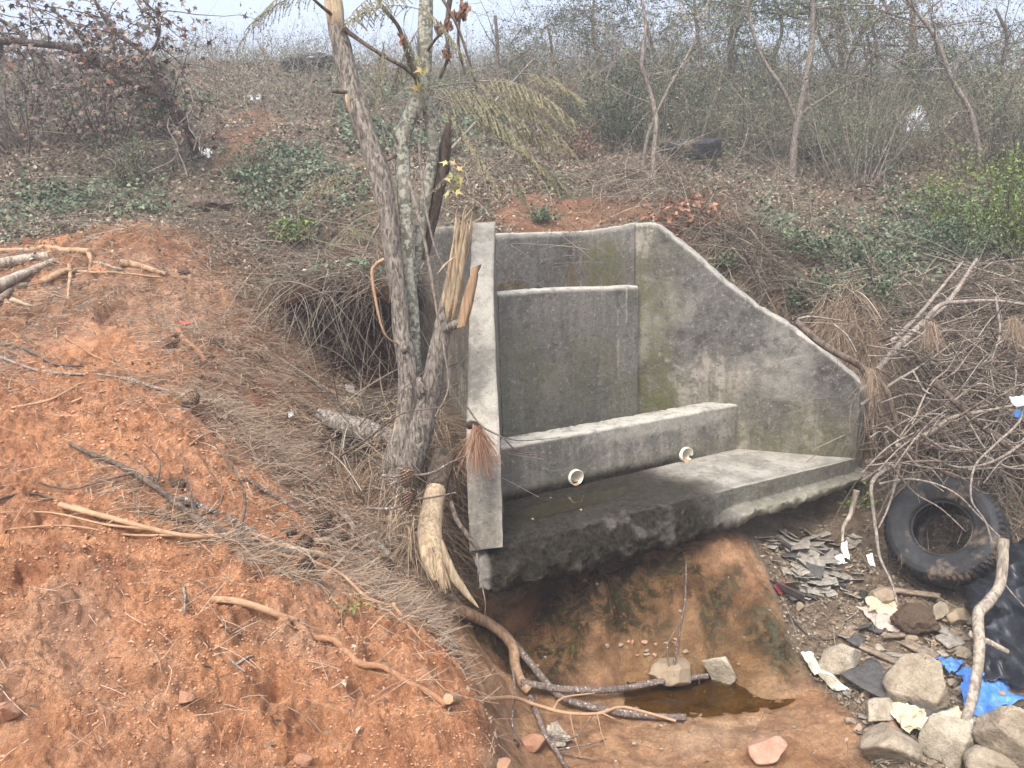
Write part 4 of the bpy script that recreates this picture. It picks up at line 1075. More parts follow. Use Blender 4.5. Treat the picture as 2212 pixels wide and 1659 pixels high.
def shrub(name, label, px, py, wpx, hpx, nst=14, nleaf=2500, lsize=.03, leaf='green_dark', bark='bark_dark', group=None, cat='shrub', wid=.5, droop=0.0, lift=0, cl=.07):
    g = G(px, py); dist = np.linalg.norm(g - CAM); W, H = wpx / F * dist, hpx / F * dist
    root = empty(name, tuple(g), label, cat, group)
    bm_ = MB(); tips = []
    for k in range(nst):
        a = rng.uniform(0, 2 * math.pi); rad = rng.random() ** .7
        o = np.array([math.cos(a), math.sin(a) * .7, 0]) * W * .16 * rad
        dirn = np.array([math.cos(a) * W * .5 * rad, math.sin(a) * W * .38 * rad, H * rng.uniform(.65, 1.05) * (1 - .35 * rad ** 2)])
        L = np.linalg.norm(dirn)
        b = limb(bm_, g + o - [0, 0, .03], dirn, L, .004 + .006 * L, .002, .13, 8, 4); tips.append(b[2:])
        for j in range(7):
            q_ = b[rng.integers(2, len(b))]
            tips.append(limb(bm_, q_, rng.normal(0, 1, 3) + dirn / L * .6 - [0, 0, droop], L * rng.uniform(.12, .32), .003, .0012, .2, 5, 3))
    bm_.build('stems', bark, root)
    T = np.vstack(tips); nc = max(40, nleaf // 14)
    cc = T[rng.integers(0, len(T), nc)] + rng.normal(0, cl * .6, (nc, 3))
    C = cc[rng.integers(0, nc, nleaf)] + rng.normal(0, 1, (nleaf, 3)) * cl * rng.uniform(.4, 1.0, (nleaf, 1))
    C[:, 2] = np.maximum(C[:, 2], g[2] + .02)
    mb = MB(); leaves(mb, C, rng.uniform(.6, 1.3, nleaf) * lsize, rnd(nleaf) + [0, -.2, .5], wid, droop=droop)
    mb.build('foliage', leaf, root)
    return root
def up(px, Y, *pys): return [(px, p, Y) for p in pys]
def gy(px, py): return float(G(px, py)[1])

# trees behind the structure
t1 = gy(1412, 418)
make_tree('sapling', 'slim crooked brown sapling at the orange bank right behind the headwall', pathY([(1412, 422, t1), (1412, 330, t1), (1418, 260, t1), (1402, 190, t1 + .05), (1385, 140, t1), (1395, 60, t1), (1380, -40, t1)]), .03, .013, 12, 1.1, 8, 1300, .03, 'green_grey', 'twig_grey', extra=[(pathY([(1385, 390, t1 + .4), (1400, 290, t1 + .4), (1440, 200, t1 + .5), (1500, 90, t1 + .6), (1540, -30, t1 + .6)]), .018, .008)])
t2 = gy(1712, 388)
make_tree('young_tree', 'grey young tree standing before the half hidden tyre, leaning right as it rises', pathY([(1712, 392, t2), (1714, 330, t2), (1722, 270, t2), (1738, 190, t2), (1752, 110, t2), (1756, 20, t2), (1750, -70, t2)]), .052, .026, 16, 1.6, 9, 4200, .034, 'green_grey', 'twig_grey', extra=[(pathY([(1722, 262, t2), (1690, 190, t2), (1650, 130, t2), (1620, 40, t2), (1615, -60, t2)]), .03, .015), (pathY([(1726, 250, t2), (1790, 205, t2), (1880, 160, t2), (1990, 110, t2 - .2)]), .02, .008)])
make_tree('background_tree', 'dark trunk standing in the thicket with thin grey twigs against the sky', pathY([(1592, 200, 15), (1582, 150, 15), (1580, 90, 15), (1596, 0, 15), (1604, -80, 15)]), .075, .055, 12, 2.0, 9, 3200, .05, 'green_grey', 'bark_dark', group='trees on the crest')
make_tree('background_tree', 'thick dark ivy clad trunk right of the leaning young tree, topping the thicket', pathY([(1815, 215, 14.5), (1822, 120, 14.5), (1812, 30, 14.5), (1818, -80, 14.5)]), .09, .07, 14, 2.0, 10, 4200, .05, 'green_dark', 'bark_dark', group='trees on the crest', extra=[(pathY([(1818, 170, 14.5), (1775, 90, 14.5), (1750, 0, 14.5), (1740, -60, 14.5)]), .04, .02), (pathY([(1820, 150, 14.5), (1868, 60, 14.5), (1900, -50, 14.5)]), .04, .02)])
make_tree('arching_tree', 'pale bare stem arching left against the open sky at the upper right', pathY([(2115, 330, 9.6), (2095, 240, 9.6), (2055, 170, 9.6), (2020, 80, 9.6), (1975, 20, 9.6), (1930, -50, 9.6)]), .035, .018, 12, 1.2, 8, 500, .035, 'green_grey', 'twig_grey', up=.1)
make_tree('background_tree', 'thin upright trunk in the haze between the ivy clad trunk and the arching stem', pathY([(1968, 240, 13.5), (1966, 150, 13.5), (1972, 60, 13.5), (1968, -60, 13.5)]), .06, .04, 12, 1.8, 9, 1500, .05, 'brown_leaf', 'bark_mid', group='trees on the crest')
make_tree('background_tree', 'twiggy half bare tree fading into fog at the far right edge', pathY([(2180, 260, 13), (2160, 170, 13), (2175, 80, 13), (2150, 20, 13)]), .05, .02, 14, 1.5, 10, 900, .04, 'green_grey', 'bark_mid', group='trees on the crest', up=.1)
make_tree('dead_pole', 'bare pointed dead pole standing left of the dark ivy clump on the crest', pathY([(1080, 250, 13.0), (1076, 170, 13.0), (1074, 90, 13.0), (1070, 34, 13.0)]), .055, .02, 4, .8, 4, 0, .03, bark='bark_mid', cat='dead tree')
for i, (px, Y, r_, n_, sz, lf, lab) in enumerate([
        (1180, 15.5, .04, 900, .045, 'green_grey', 'small bushy tree on the crest directly above the middle of the headwall'),
        (1290, 14.5, .05, 2600, .045, 'green_dark', 'leafy tree over the dark shrubs, first of the crest trees left of the crooked sapling'),
        (1400, 15.5, .05, 2600, .05, 'green_grey', 'grey green tree on the crest rising behind the top of the crooked sapling'),
        (1500, 13.5, .045, 2600, .045, 'green_grey', 'slender leafy tree on the crest just left of the dark trunk in the thicket'),
        (1680, 14.0, .05, 2400, .05, 'green_grey', 'feathery tree on the crest between the dark trunk and the leaning young tree'),
        (1900, 12.5, .04, 1800, .045, 'green_grey', 'thin tree in fog between the ivy clad trunk and the thin upright trunk'),
        (2050, 13.5, .05, 1600, .045, 'green_grey', 'low hazy tree under the arching pale stem')]):
    b = 205 + (px > 1850) * 25
    make_tree('crest_tree', lab, pathY([(px, b, Y), (px + rng.uniform(-15, 15), b - 70, Y), (px + rng.uniform(-30, 30), b - 150 + (px == 2050) * 60, Y), (px + rng.uniform(-50, 50), b - (270 if 1200 < px < 1950 else 120), Y)]), r_, .012, 20, 1.6, 11, int(n_ * 1.7), sz, lf, 'bark_mid', group='trees on the crest', start=.1, up=.25)
# brown leafy leaning stems behind the weir corner
make_tree('leaning_stem', 'pale straight stem leaning right across the slope beyond the broken stump', pathY([(958, 340, 7.6), (1030, 262, 7.9), (1100, 185, 8.2), (1150, 130, 8.4)]), .016, .008, 5, .5, 5, 0, bark='twig_grey', cat='sapling')
make_tree('leaning_stem', 'thin grey stem standing on the slope beyond the drooping fronds', pathY([(1124, 345, 9.0), (1105, 270, 9.0), (1090, 210, 9.0), (1083, 150, 9.0)]), .022, .01, 6, .6, 5, 60, .04, 'brown_leaf', bark='twig_grey', cat='sapling')

# shrubs of the thicket
SH = [
    (1330, 330, 260, 190, 26, 6500, .034, 'green_dark', 'wide dark green shrub mass filling the slope above the headwall'),
    (1470, 300, 170, 190, 18, 4200, .034, 'green_dark', 'dark shrub immediately above the tyre lying in the leaves'),
    (1590, 330, 190, 170, 18, 3800, .032, 'green_grey', 'loose grey green shrub between the two tyres on the slope'),
    (1120, 215, 110, 120, 14, 2600, .045, 'green_dark', 'round ivy covered clump on the crest beside the bare pole'),
    (1650, 250, 200, 130, 16, 3200, .04, 'green_grey', 'pale shrub up the slope behind the leaning young tree'),
    (1980, 240, 170, 110, 14, 2600, .045, 'green_dark', 'dark green shrub at the top of the slope above the white sack'),
    (2120, 300, 180, 150, 16, 3200, .04, 'green_grey', 'hazy grey green shrub to the right of the white sack'),
    (2200, 400, 170, 190, 16, 3000, .035, 'green_grey', 'thin stemmed hazy shrub at the right edge above the bright bush'),
    (1200, 260, 130, 90, 12, 1800, .035, 'brown_leaf', 'brown dry shrub under the drooping fronds'),
    (1240, 345, 90, 70, 12, 700, .035, 'brown_leaf', 'low tangle of dead brown brush at the foot of the dark shrubs'),
    (1000, 235, 160, 90, 12, 1500, .04, 'green_grey', 'scrubby weed clump seen through the fork of the grey tree'),
    (480, 128, 90, 70, 8, 350, .04, 'green_grey', 'tall seeded weed silhouetted on the crest left of the grey tree'),
    (640, 132, 110, 60, 8, 450, .04, 'green_grey', 'pale weed clump on the crest just above the dark mound'),
    (540, 390, 90, 80, 12, 1500, .024, 'green_grey', 'small blueish green shrub beside the bare earth path'),
    (310, 400, 150, 90, 16, 1700, .024, 'green_grey', 'olive weed clump below the dropped paper'),
    (345, 300, 110, 150, 14, 2000, .05, 'green_dark', 'brownish green bush under the end of the purple tree'),
]
for px, py, w_, h_, ns, nl, ls, lf, lab in SH:
    shrub('shrub', lab, px, py, w_, h_, ns, nl, ls, lf, group='shrubs on the slope')
# weeping yellow grey willow-like shrub
shrub('weeping_shrub', 'tall pale green drooping shrub right of the leaning young tree', 1850, 400, 260, 290, 26, 6500, .03, 'green_grey', 'twig_grey', wid=.35, droop=.8, cl=.10)
shrub('weeping_shrub', 'narrower drooping olive shrub just left of the white sack', 1905, 385, 80, 190, 12, 1500, .03, 'green_grey', 'twig_grey', wid=.35, droop=.8, cl=.10)
shrub('bright_bush', 'dense bright yellow green bush at the right edge above the brush pile', 2140, 560, 250, 200, 34, 11000, .028, 'green_bright', 'bark_mid', wid=.55, cl=.06)
shrub('bright_bush', 'lower darker skirt bush at the foot of the bright yellow green bush', 2060, 580, 190, 90, 18, 3000, .032, 'ivy', 'bark_mid', wid=.55, cl=.06)
for i, (px, py, w_, h_, nl, mt, lab) in enumerate([
        (1640, 520, 90, 45, 700, 'ivy', 'low honeysuckle patch on the bank, highest of those right of the wing wall'),
        (1720, 560, 150, 70, 1600, 'ivy', 'spreading honeysuckle patch on the bank above the wing wall slope'),
        (1850, 590, 160, 70, 1700, 'ivy', 'honeysuckle patch left of the bright yellow green bush'),
        (1800, 660, 150, 70, 1500, 'ivy', 'glossy green honeysuckle just above the lower end of the wing wall'),
        (1870, 690, 110, 45, 900, 'ivy', 'green leafy sprigs hanging over the arched stick near the wing end'),
        (2110, 850, 60, 50, 350, 'ivy', 'small blue green sprig growing through the brush pile'),
        (1575, 575, 60, 40, 350, 'green_grey', 'thin olive sprig against the back of the sloping wing wall'),
        (1180, 478, 70, 40, 300, 'ivy', 'pale leaved sprig peeping over the headwall'),
        (640, 520, 80, 45, 900, 'green_bright', 'fresh green grass clump above the dark hollow'),
        (755, 1320, 26, 22, 60, 'green_bright', 'tiny bright green weed alone in the orange clay'),
        (800, 590, 60, 50, 260, 'ivy', 'few ivy leaves hanging above the hollow'),
        (1870, 1090, 50, 40, 180, 'green_bright', 'little green weed under the right end of the apron')]):
    shrub('ground_plant', lab, px, py, w_, h_, 10, nl, .035 if nl > 100 else .02, mt, 'twig_grey', group='low green plants', cat='plant', wid=.6, cl=.05)
shrub('coppery_plant', 'coppery leaved sapling sprouting beside the top of the wing wall', 1485, 490, 110, 75, 12, 420, .055, 'pinkish_leaf', 'twig_grey', cat='plant', wid=.6)
# dry brush bundles
def brush(label, poly, n, L, R, mat='stems', name='dry_brush', lift=.3, dirn=(0, 0, 0), droop=.3, kind='stuff', seg=6):
    W = poly_world(poly); lo, hi = W.min(0), W.max(0)
    xy = rng.uniform(lo, hi, (n * 4, 2)); ok = sdist(W, xy[:, 0], xy[:, 1]) > 0; xy = xy[ok][:n]
    h = Hfull(xy[:, 0], xy[:, 1]); n = len(xy)
    mb = MB(); D = rnd(n) * [1, 1, .45] + dirn
    strands(mb, np.stack([xy[:, 0], xy[:, 1], h + rng.random(n) ** 1.5 * lift], -1), D, rng.uniform(*L, n), rng.uniform(*R, n), rnd(n) * .3 + [0, 0, -droop], seg)
    return mb.build(name, mat, kind=kind)
brush('', [(1780, 720), (1900, 660), (2230, 640), (2260, 1010), (2100, 1060), (1900, 1010), (1850, 850)], 3200, (.2, .8), (.0018, .006), lift=.42, droop=.3)
brush('', [(1860, 950), (2230, 900), (2260, 1090), (1930, 1100)], 800, (.25, .8), (.002, .006), lift=.45, droop=.4)
brush('', [(1760, 730), (1900, 740), (1900, 900), (1870, 960), (1840, 850)], 2600, (.12, .35), (.0012, .002), 'straw', 'pine_straw', lift=.35, dirn=(0, -.3, -.4), droop=.8)
brush('', [(1480, 480), (1640, 520), (1760, 660), (1700, 660), (1560, 580), (1490, 520)], 1500, (.1, .5), (.0015, .004), lift=.2)
brush('', [(1260, 400), (1420, 380), (1500, 440), (1440, 475), (1300, 440)], 800, (.15, .6), (.0018, .005), lift=.25)
brush('', [(860, 960), (1000, 990), (1005, 1230), (900, 1250), (800, 1060)], 2600, (.1, .3), (.0012, .0035), 'straw', 'pine_straw', lift=.3, dirn=(0, -.4, 0), droop=.7)
brush('', [(700, 900), (860, 880), (850, 1000), (700, 990)], 500, (.3, .9), (.002, .006), lift=.15, droop=.2)

# ------------------------------------------------------------------ the big broken tree beside the left wing
def radii_px(path, wpx):
    return np.array([w_ / 2 / F * np.linalg.norm(p - CAM) for p, w_ in zip(path, wpx)])
def limb_px(spec):       # (px, py, Y, width px)
    P = np.array([PY(a, b, c) for a, b, c, _ in spec]); R = radii_px(P, [s[3] for s in spec])
    Q = smooth_path(P, .025); RR = np.interp(np.linspace(0, len(P) - 1, len(Q)), np.arange(len(P)), R)
    return Q, RR
def big_tree():
    root = empty('split_trunk_tree', tuple(PY(850, 1110, 4.65)), 'grey barked multi stem tree growing from the washed out bank beside the left wing wall', 'tree')
    def trunk(spec, mat, rough=.16, seed=1, sides=22, label=None, parent=root):
        Q, R = limb_px(spec); mb = MB(); mb.tube(Q, R, sides, rough=rough, seed=seed); return mb.build('trunk', mat, parent, label=label)
    trunk([(832, 1150, 4.62, 58.1), (848, 1080, 4.62, 73.9), (862, 990, 4.62, 65.1), (878, 900, 4.62, 51.0), (880, 800, 4.63, 44.0), (868, 720, 4.65, 42.2), (862, 650, 4.66, 38.7), (850, 560, 4.68, 37.0), (838, 470, 4.7, 37.0), (822, 380, 4.72, 38.7), (802, 320, 4.74, 42.2), (776, 245, 4.76, 40.5), (755, 175, 4.78, 42.2), (738, 100, 4.8, 37.0), (725, 50, 4.82, 33.4), (716, -40, 4.85, 29.9)], 'bark_grey', .13, 4, label='left stem, rough grey brown bark')
    trunk([(893, 800, 4.8, 35.2), (890, 700, 4.8, 33.4), (882, 600, 4.8, 33.4), (878, 500, 4.8, 33.4), (872, 400, 4.82, 29.9), (868, 310, 4.84, 29.9), (880, 265, 4.85, 33.4), (905, 210, 4.86, 31.7), (915, 150, 4.87, 31.7), (918, 80, 4.88, 29.0), (922, -40, 4.9, 24.6)], 'bark_lichen', .08, 8, label='middle stem, smooth pale bark with lichen blotches')
    trunk([(880, 640, 4.95, 29.9), (895, 560, 4.95, 31.7), (912, 470, 4.95, 28.2), (926, 390, 4.95, 24.6), (936, 330, 4.95, 22.9), (930, 265, 4.93, 24.6), (916, 205, 4.9, 22.9)], 'bark_lichen', .1, 12, label='thin right stem that joins the middle stem above')
    # stripped patches and stubs
    def patch(spec, mat, nm='bare_wood_patch', par=root):
        Q, R = limb_px(spec); mb = MB(); mb.tube(Q, R, 9, rough=.1, seed=2); mb.build(nm, mat, par)
    patch([(716, -40, 4.838, 30), (720, 0, 4.822, 33), (725, 40, 4.808, 35), (728, 60, 4.815, 30)], 'wood_pale')
    patch([(745, 195, 4.735, 5), (750, 215, 4.715, 11), (755, 235, 4.72, 9), (760, 250, 4.73, 3)], 'wood_pale')
    patch([(735, 125, 4.765, 5), (738, 140, 4.75, 9), (741, 158, 4.755, 4)], 'wood_pale')
    patch([(858, 890, 4.585, 3), (852, 945, 4.58, 9), (846, 990, 4.575, 9), (842, 1020, 4.58, 3)], 'wood_pale')
    patch([(870, 735, 4.60, 10), (874, 750, 4.585, 22), (872, 765, 4.60, 10)], 'bark_grey', 'bark_knot')
    patch([(758, 200, 4.74, 8), (735, 198, 4.7, 9), (716, 196, 4.66, 8)], 'bark_mid', 'branch_stub')
    # upper limbs
    def br(spec, mat='bark_mid'):
        Q, R = limb_px(spec); mb = MB(); mb.tube(Q, R, 7, rough=.15, seed=6); mb.build('limb', mat, root)
    br([(726, 45, 4.8, 12), (760, 75, 4.75, 9), (820, 115, 4.7, 8), (880, 150, 4.72, 8), (905, 180, 4.78, 8)])
    br([(728, 40, 4.8, 8), (690, 10, 4.7, 6), (660, -20, 4.6, 5)])
    br([(822, 245, 4.72, 4), (850, 290, 4.76, 5), (866, 325, 4.82, 6)], 'twig_grey')
    br([(815, 350, 4.72, 7), (840, 345, 4.76, 7), (862, 328, 4.82, 7)])
    br([(905, 180, 4.8, 9), (880, 120, 4.8, 9), (862, 60, 4.8, 8), (830, 20, 4.8, 7), (800, -30, 4.8, 6)], 'bark_dark')
    for i, s_ in enumerate([[(975, -30, 4.7, 12), (965, 60, 4.7, 9), (968, 120, 4.72, 7), (950, 170, 4.74, 6)], [(940, -30, 4.7, 7), (985, 50, 4.68, 6), (1010, 120, 4.68, 5), (1030, 190, 4.7, 4)],
                            [(1000, -30, 4.8, 6), (990, 90, 4.8, 6), (1005, 160, 4.8, 5)], [(915, 120, 4.86, 6), (945, 80, 4.8, 6), (975, 55, 4.78, 5)]]):
        br(s_, 'bark_mid')
    # hanging seed pods and dead brown leaves
    pm = MB()
    c = np.array([PY(a, b, 4.7) for a, b in [(966, 118), (950, 62), (965, 55), (985, 35), (1000, 30), (870, 85), (1004, 18)]])
    for c_ in c:
        pm = MB(); leaves(pm, c_ + rng.normal(0, .012, (24, 3)), .045, None, .5, droop=1.5); pm.build('dead_leaf_cluster', 'brown_leaf', root)
    return root
TREE = big_tree()
def frond(mb, tb, p, d, L, n=17, droop=.5):
    d = np.array(d, float); d /= np.linalg.norm(d)
    t = np.linspace(0, 1, 12)[:, None]; P = p + d * L * t + np.array([0, 0, -droop]) * L * t ** 2
    tb.tube(P, np.linspace(.003, .001, 12), 4, cap=False)
    side = np.cross(d, [0, 0, 1.]); side /= np.linalg.norm(side) + 1e-9
    for k in range(n):
        q = P[0] + (P[-1] - P[0]) * 0; i = 1 + k * 10.0 / n; j = int(i); q = P[j] + (P[min(j + 1, 11)] - P[j]) * (i - j)
        ln = L * .26 * math.sin(math.pi * (.25 + .65 * k / n)) * rng.uniform(.7, 1.15)
        for sgn in (-1, 1):
            if rng.random() < .14: continue
            dd = side * sgn * .75 + d * .45 + np.array([0, 0, -.55]) + rng.normal(0, .08, 3); dd /= np.linalg.norm(dd)
            m = max(5, int(ln / .007)); tt = np.linspace(.05, 1, m)[:, None]
            C = q + dd * ln * tt + np.array([0, 0, -.25]) * ln * tt ** 2
            tb.tube(np.vstack([q, C[::2], C[-1]]), .0009, 3, cap=False)
            leaves(mb, C, .017, np.tile(side * .3 + np.array([0, -.6, .5]), (m, 1)) + rng.normal(0, .25, (m, 3)), .45, .1, droop=.3)
def fronds():
    for px, py, Y, dx, dz, L, dr in [(735, 55, 4.7, 1, .75, .5, .35), (905, 20, 4.7, -1, .35, .5, .5), (700, -15, 4.6, -1, .1, .45, .5), (640, -30, 4.6, -.8, -.3, .4, .5), (905, 10, 4.6, .6, -.4, .35, .5),
            (870, 60, 4.7, .3, -.9, .35, .3), (830, 90, 4.7, -.2, -1, .3, .3), (905, 60, 4.7, -.5, -.6, .35, .4), (760, 30, 4.7, .9, .9, .4, .4),
            (935, 195, 4.6, 1, .15, .5, .55), (950, 210, 4.6, 1, -.15, .55, .55), (985, 190, 4.6, 1, -.1, .6, .6), (1000, 180, 4.65, 1, .1, .7, .5), (1040, 170, 4.7, 1, 0, .55, .5), (1070, 200, 4.7, 1, -.25, .5, .55),
            (950, 225, 4.5, .5, -.5, .45, .4), (1010, 215, 4.55, 1, -.5, .5, .45), (1060, 185, 4.6, -.3, -.9, .3, .3), (1100, 290, 4.8, 1, .2, .35, .5), (1105, 320, 4.8, 1, -.3, .4, .5), (1110, 300, 4.8, .8, -.6, .35, .4),
            (1050, 330, 4.9, -1, -.2, .4, .5), (1090, 350, 4.9, .5, -.8, .3, .3), (1120, 160, 4.7, 1, .1, .4, .5), (745, 370, 4.9, -.8, -.1, .3, .5), (770, 380, 4.9, -.9, .1, .35, .6), (800, 500, 5.0, -.7, .2, .3, .7), (730, 490, 5.2, .8, .1, .3, .6)]:
        mb, tb = MB(), MB(); frond(mb, tb, PY(px, py, Y), (dx, rng.uniform(-.3, .3), dz), L, droop=dr); o = mb.build('fronds', 'mimosa', TREE); tb.build('stalk', 'twig_grey', o)
    for s_ in ([(925, 190), (990, 180), (1060, 175), (1130, 185)], [(940, 210), (1010, 240), (1080, 300), (1110, 310)], [(925, 200), (950, 215), (1000, 190), (1030, 188)]):
        tb = MB(); tb.tube(smooth_path([PY(a, b, 4.75) for a, b in s_], .04), .004, 5); tb.build('limb', 'twig_grey', TREE)
    mb = MB(); C = np.array([PY(a, b, 4.45) for a, b in [(965, 358), (980, 352), (990, 365), (972, 372), (985, 385), (962, 392), (978, 405), (992, 395), (968, 415), (985, 412)]])
    r2 = empty('yellow_leaf_sprig', tuple(PY(975, 470, 4.5)), 'sprig of yellow green lobed leaves on a thin stalk beside the broken stump', 'plant')
    star_leaves(mb, C + rng.normal(0, .01, C.shape), rng.uniform(.07, .11, len(C)), rnd(len(C)) * .5 + [0, -1, .4]); mb.build('foliage', 'yellow_leaf', r2)
    mb = MB(); mb.tube(smooth_path([PY(985, 470, 4.5), PY(992, 420, 4.48), PY(978, 375, 4.46), PY(970, 350, 4.45)], .03), .003, 5); mb.build('stem', 'twig_grey', r2)
    r3 = empty('orange_leaf_sprig', tuple(PY(905, 180, 4.6)), 'few yellow and orange lobed leaves high on the fork of the grey tree', 'plant')
    mb = MB(); C = np.array([PY(a, b, 4.66) for a, b in [(905, 128), (915, 140), (908, 150), (920, 152), (906, 186), (898, 190)]]); star_leaves(mb, C, .085, rnd(len(C)) * .5 + [0, -1, .4]); mb.build('foliage', 'yellow_leaf', r3)
fronds()
def splinters(mb, tips, base_c, base_r, n, L, d, spread, thick=.012):
    d = np.array(d, float); d /= np.linalg.norm(d)
    u = np.cross(d, [0, 1, .1]); u /= np.linalg.norm(u); v = np.cross(d, u)
    for k in range(n):
        a = rng.uniform(0, 6.28); o = (u * math.cos(a) + v * math.sin(a)) * base_r * rng.uniform(.3, .95)
        l = L * rng.uniform(.35, 1.0); dd = d + (u * math.cos(a) + v * math.sin(a)) * spread * rng.normal(.5, .6)
        P = np.array([base_c + o - d * .05, base_c + o + dd * l * .5, base_c + o + dd * l]); mb.tube(smooth_path(P, .02), [thick * rng.uniform(.6, 1.2), thick * .8, .001], 5, rough=.3, seed=k)
def snag():
    root = empty('broken_stump', tuple(PY(880, 1060, 4.5)), 'rough barked broken stump leaning right, splintered top in front of the wing wall', 'tree stump')
    Q, R = limb_px([(868, 1075, 4.55, 54.0), (890, 1000, 4.5, 57.6), (912, 920, 4.47, 52.2), (930, 840, 4.45, 48.6), (945, 770, 4.43, 45.0), (958, 700, 4.42, 41.4), (970, 640, 4.41, 38), (978, 590, 4.4, 30), (986, 545, 4.4, 16)])
    mb = MB(); mb.tube(Q, R, 22, rough=.14, seed=21); mb.build('trunk', 'bark_grey', root)
    mb = MB(); top = PY(990, 550, 4.4)
    splinters(mb, 0, top, .045, 16, .28, PY(1004, 460, 4.4) - top, .12, .013)
    for a, b, wpx in [([(960, 720), (978, 630), (996, 520), (1002, 455), (1010, 447)], 0, 18), ([(955, 740), (972, 640), (985, 530), (990, 480), (992, 470)], 0, 21), ([(976, 700), (992, 610), (1002, 540), (1008, 500), (1012, 470)], 0, 18), ([(1000, 480), (1012, 460), (1024, 446)], 0, 5), ([(950, 700), (962, 640), (972, 580), (980, 520), (984, 495)], 0, 16), ([(985, 660), (996, 600), (1000, 560)], 0, 13), ([(962, 690), (972, 640), (980, 590)], 0, 14), ([(975, 700), (984, 660), (990, 620)], 0, 12)]:
        P = np.array([PY(x_, y_, 4.40 - .02 * i_) for i_, (x_, y_) in enumerate(a)]); Q2 = smooth_path(P, .02); r_ = wpx / 2 / F * 4.4
        mb.tube(Q2, np.interp(np.linspace(0, 1, len(Q2)), [0, .6, 1], [r_, r_ * .8, .001]) * np.interp(np.linspace(0, 1, len(Q2)), [0, .25], [.15, 1]), 6, rough=.35, seed=wpx)
    mb.build('splintered_top', 'wood_pale', root)
    def slab_piece(c, mat, nm, wp, lab=None):
        P = np.array([PY(x_, y_, 4.34) for x_, y_ in c]); Q2 = smooth_path(P, .02); n = len(Q2); wd = np.interp(np.linspace(0, 1, n), np.linspace(0, 1, len(wp)), wp) / F * 4.4 / 2
        side = np.array([1, 0, .3]); side /= np.linalg.norm(side); nrm = np.array([0, -1, 0.]); mb = MB(); rows = []
        for i in range(n):
            j = 1 + .25 * math.sin(i * 1.7) * (i > n - 4)
            rows.append([Q2[i] + side * wd[i] * a_ * j + nrm * .011 * b_ for a_, b_ in ((-1, 0), (-.5, 1), (.3, 1.1), (1, .2), (.6, -.8), (-.6, -.8))])
        mb.grid(np.array(rows), closed_v=True); return mb.build(nm, mat, root, label=lab)
    slab_piece([(998, 705), (1008, 660), (1020, 610), (1030, 574)], 'wood_brown', 'loose_slab', [24, 30, 26, 18], 'brown slab of split wood standing off the stump')
    mb = MB(); P = np.array([PY(x_, y_, 4.3) for x_, y_ in [(945, 592), (962, 572), (984, 554)]]); mb.tube(smooth_path(P, .02), [.004, .008, .003], 5, rough=.3); mb.build('splinter', 'wood_pale', root)
    for s_ in ([(905, 860, 4.41, 8), (908, 845, 4.39, 20), (905, 815, 4.41, 9)], [(958, 715, 4.38, 9), (982, 702, 4.36, 22), (1000, 690, 4.38, 9)]):
        Q, R = limb_px(s_); mb = MB(); mb.tube(Q, R, 9, rough=.5, seed=9); mb.build('bark_knot', 'bark_grey', root)
snag()
def bent_wood():
    root = empty('snapped_trunk', tuple(PY(930, 1100, 4.15)), 'snapped trunk hanging down, bark gone and pale wood split at the end', 'broken log')
    Q, R = limb_px([(962, 985, 4.45, 52), (950, 1020, 4.35, 50), (942, 1060, 4.25, 48)]); mb = MB(); mb.tube(Q, R, 16, rough=.12, seed=3); mb.build('bark', 'bark_wet', root)
    Q, R = limb_px([(942, 1055, 4.25, 44), (934, 1100, 4.15, 46), (928, 1150, 4.05, 50), (932, 1195, 3.98, 52), (942, 1230, 3.93, 46), (952, 1250, 3.9, 34)]); mb = MB(); mb.tube(Q, R, 20, rough=.1, seed=13)
    for (x_, y_, l_) in [(938, 1235, 26), (948, 1243, 34), (957, 1248, 24), (930, 1222, 22), (963, 1240, 32), (944, 1240, 38), (953, 1238, 44)]:
        P = np.array([PY(x_, y_ - 40, 3.91), PY(x_ + 3, y_, 3.88), PY(x_ + 10, y_ + l_, 3.86)]); mb.tube(smooth_path(P, .015), [.016, .014, .002], 6, rough=.3, seed=int(x_))
    mb.build('stripped_wood', 'wood_pale', root)
    P = np.array([PY(x_, y_, 3.86) for x_, y_ in [(954, 1165), (964, 1205), (980, 1245), (1005, 1280), (1034, 1313)]]); Q2 = smooth_path(P, .02); n = len(Q2)
    wd = np.interp(np.linspace(0, 1, n), [0, .3, .6, .85, 1], [6, 20, 24, 13, 2]) / 2 / F * 4; rows = []
    T = np.gradient(Q2, axis=0); T /= np.linalg.norm(T, axis=1)[:, None]
    for i in range(n):
        s_ = np.cross(T[i], [0, -1, 0]); s_ /= np.linalg.norm(s_); nn = np.cross(s_, T[i]); rows.append([Q2[i] + s_ * wd[i] * a_ + nn * .012 * b_ * min(1, wd[i] * 60) for a_, b_ in ((-1, 0), (-.4, 1), (.4, .9), (1, .1), (.4, -.9), (-.5, -.8))])
    mb = MB(); mb.grid(np.array(rows), closed_v=True); mb.build('split_tongue', 'wood_pale', root)
bent_wood()
Q, R = limb_px([(973, 250, 5.0, 6), (962, 320, 5.0, 24), (950, 380, 5.0, 30), (940, 440, 5.0, 30), (925, 500, 5.0, 26), (915, 560, 5.0, 20)])
mb = MB(); mb.tube(Q, R, 10, rough=.3, seed=5); mb.build('dead_stub', 'bark_dark', label='dark weathered splinter of trunk behind the stump, above the left wing', cat='dead wood')
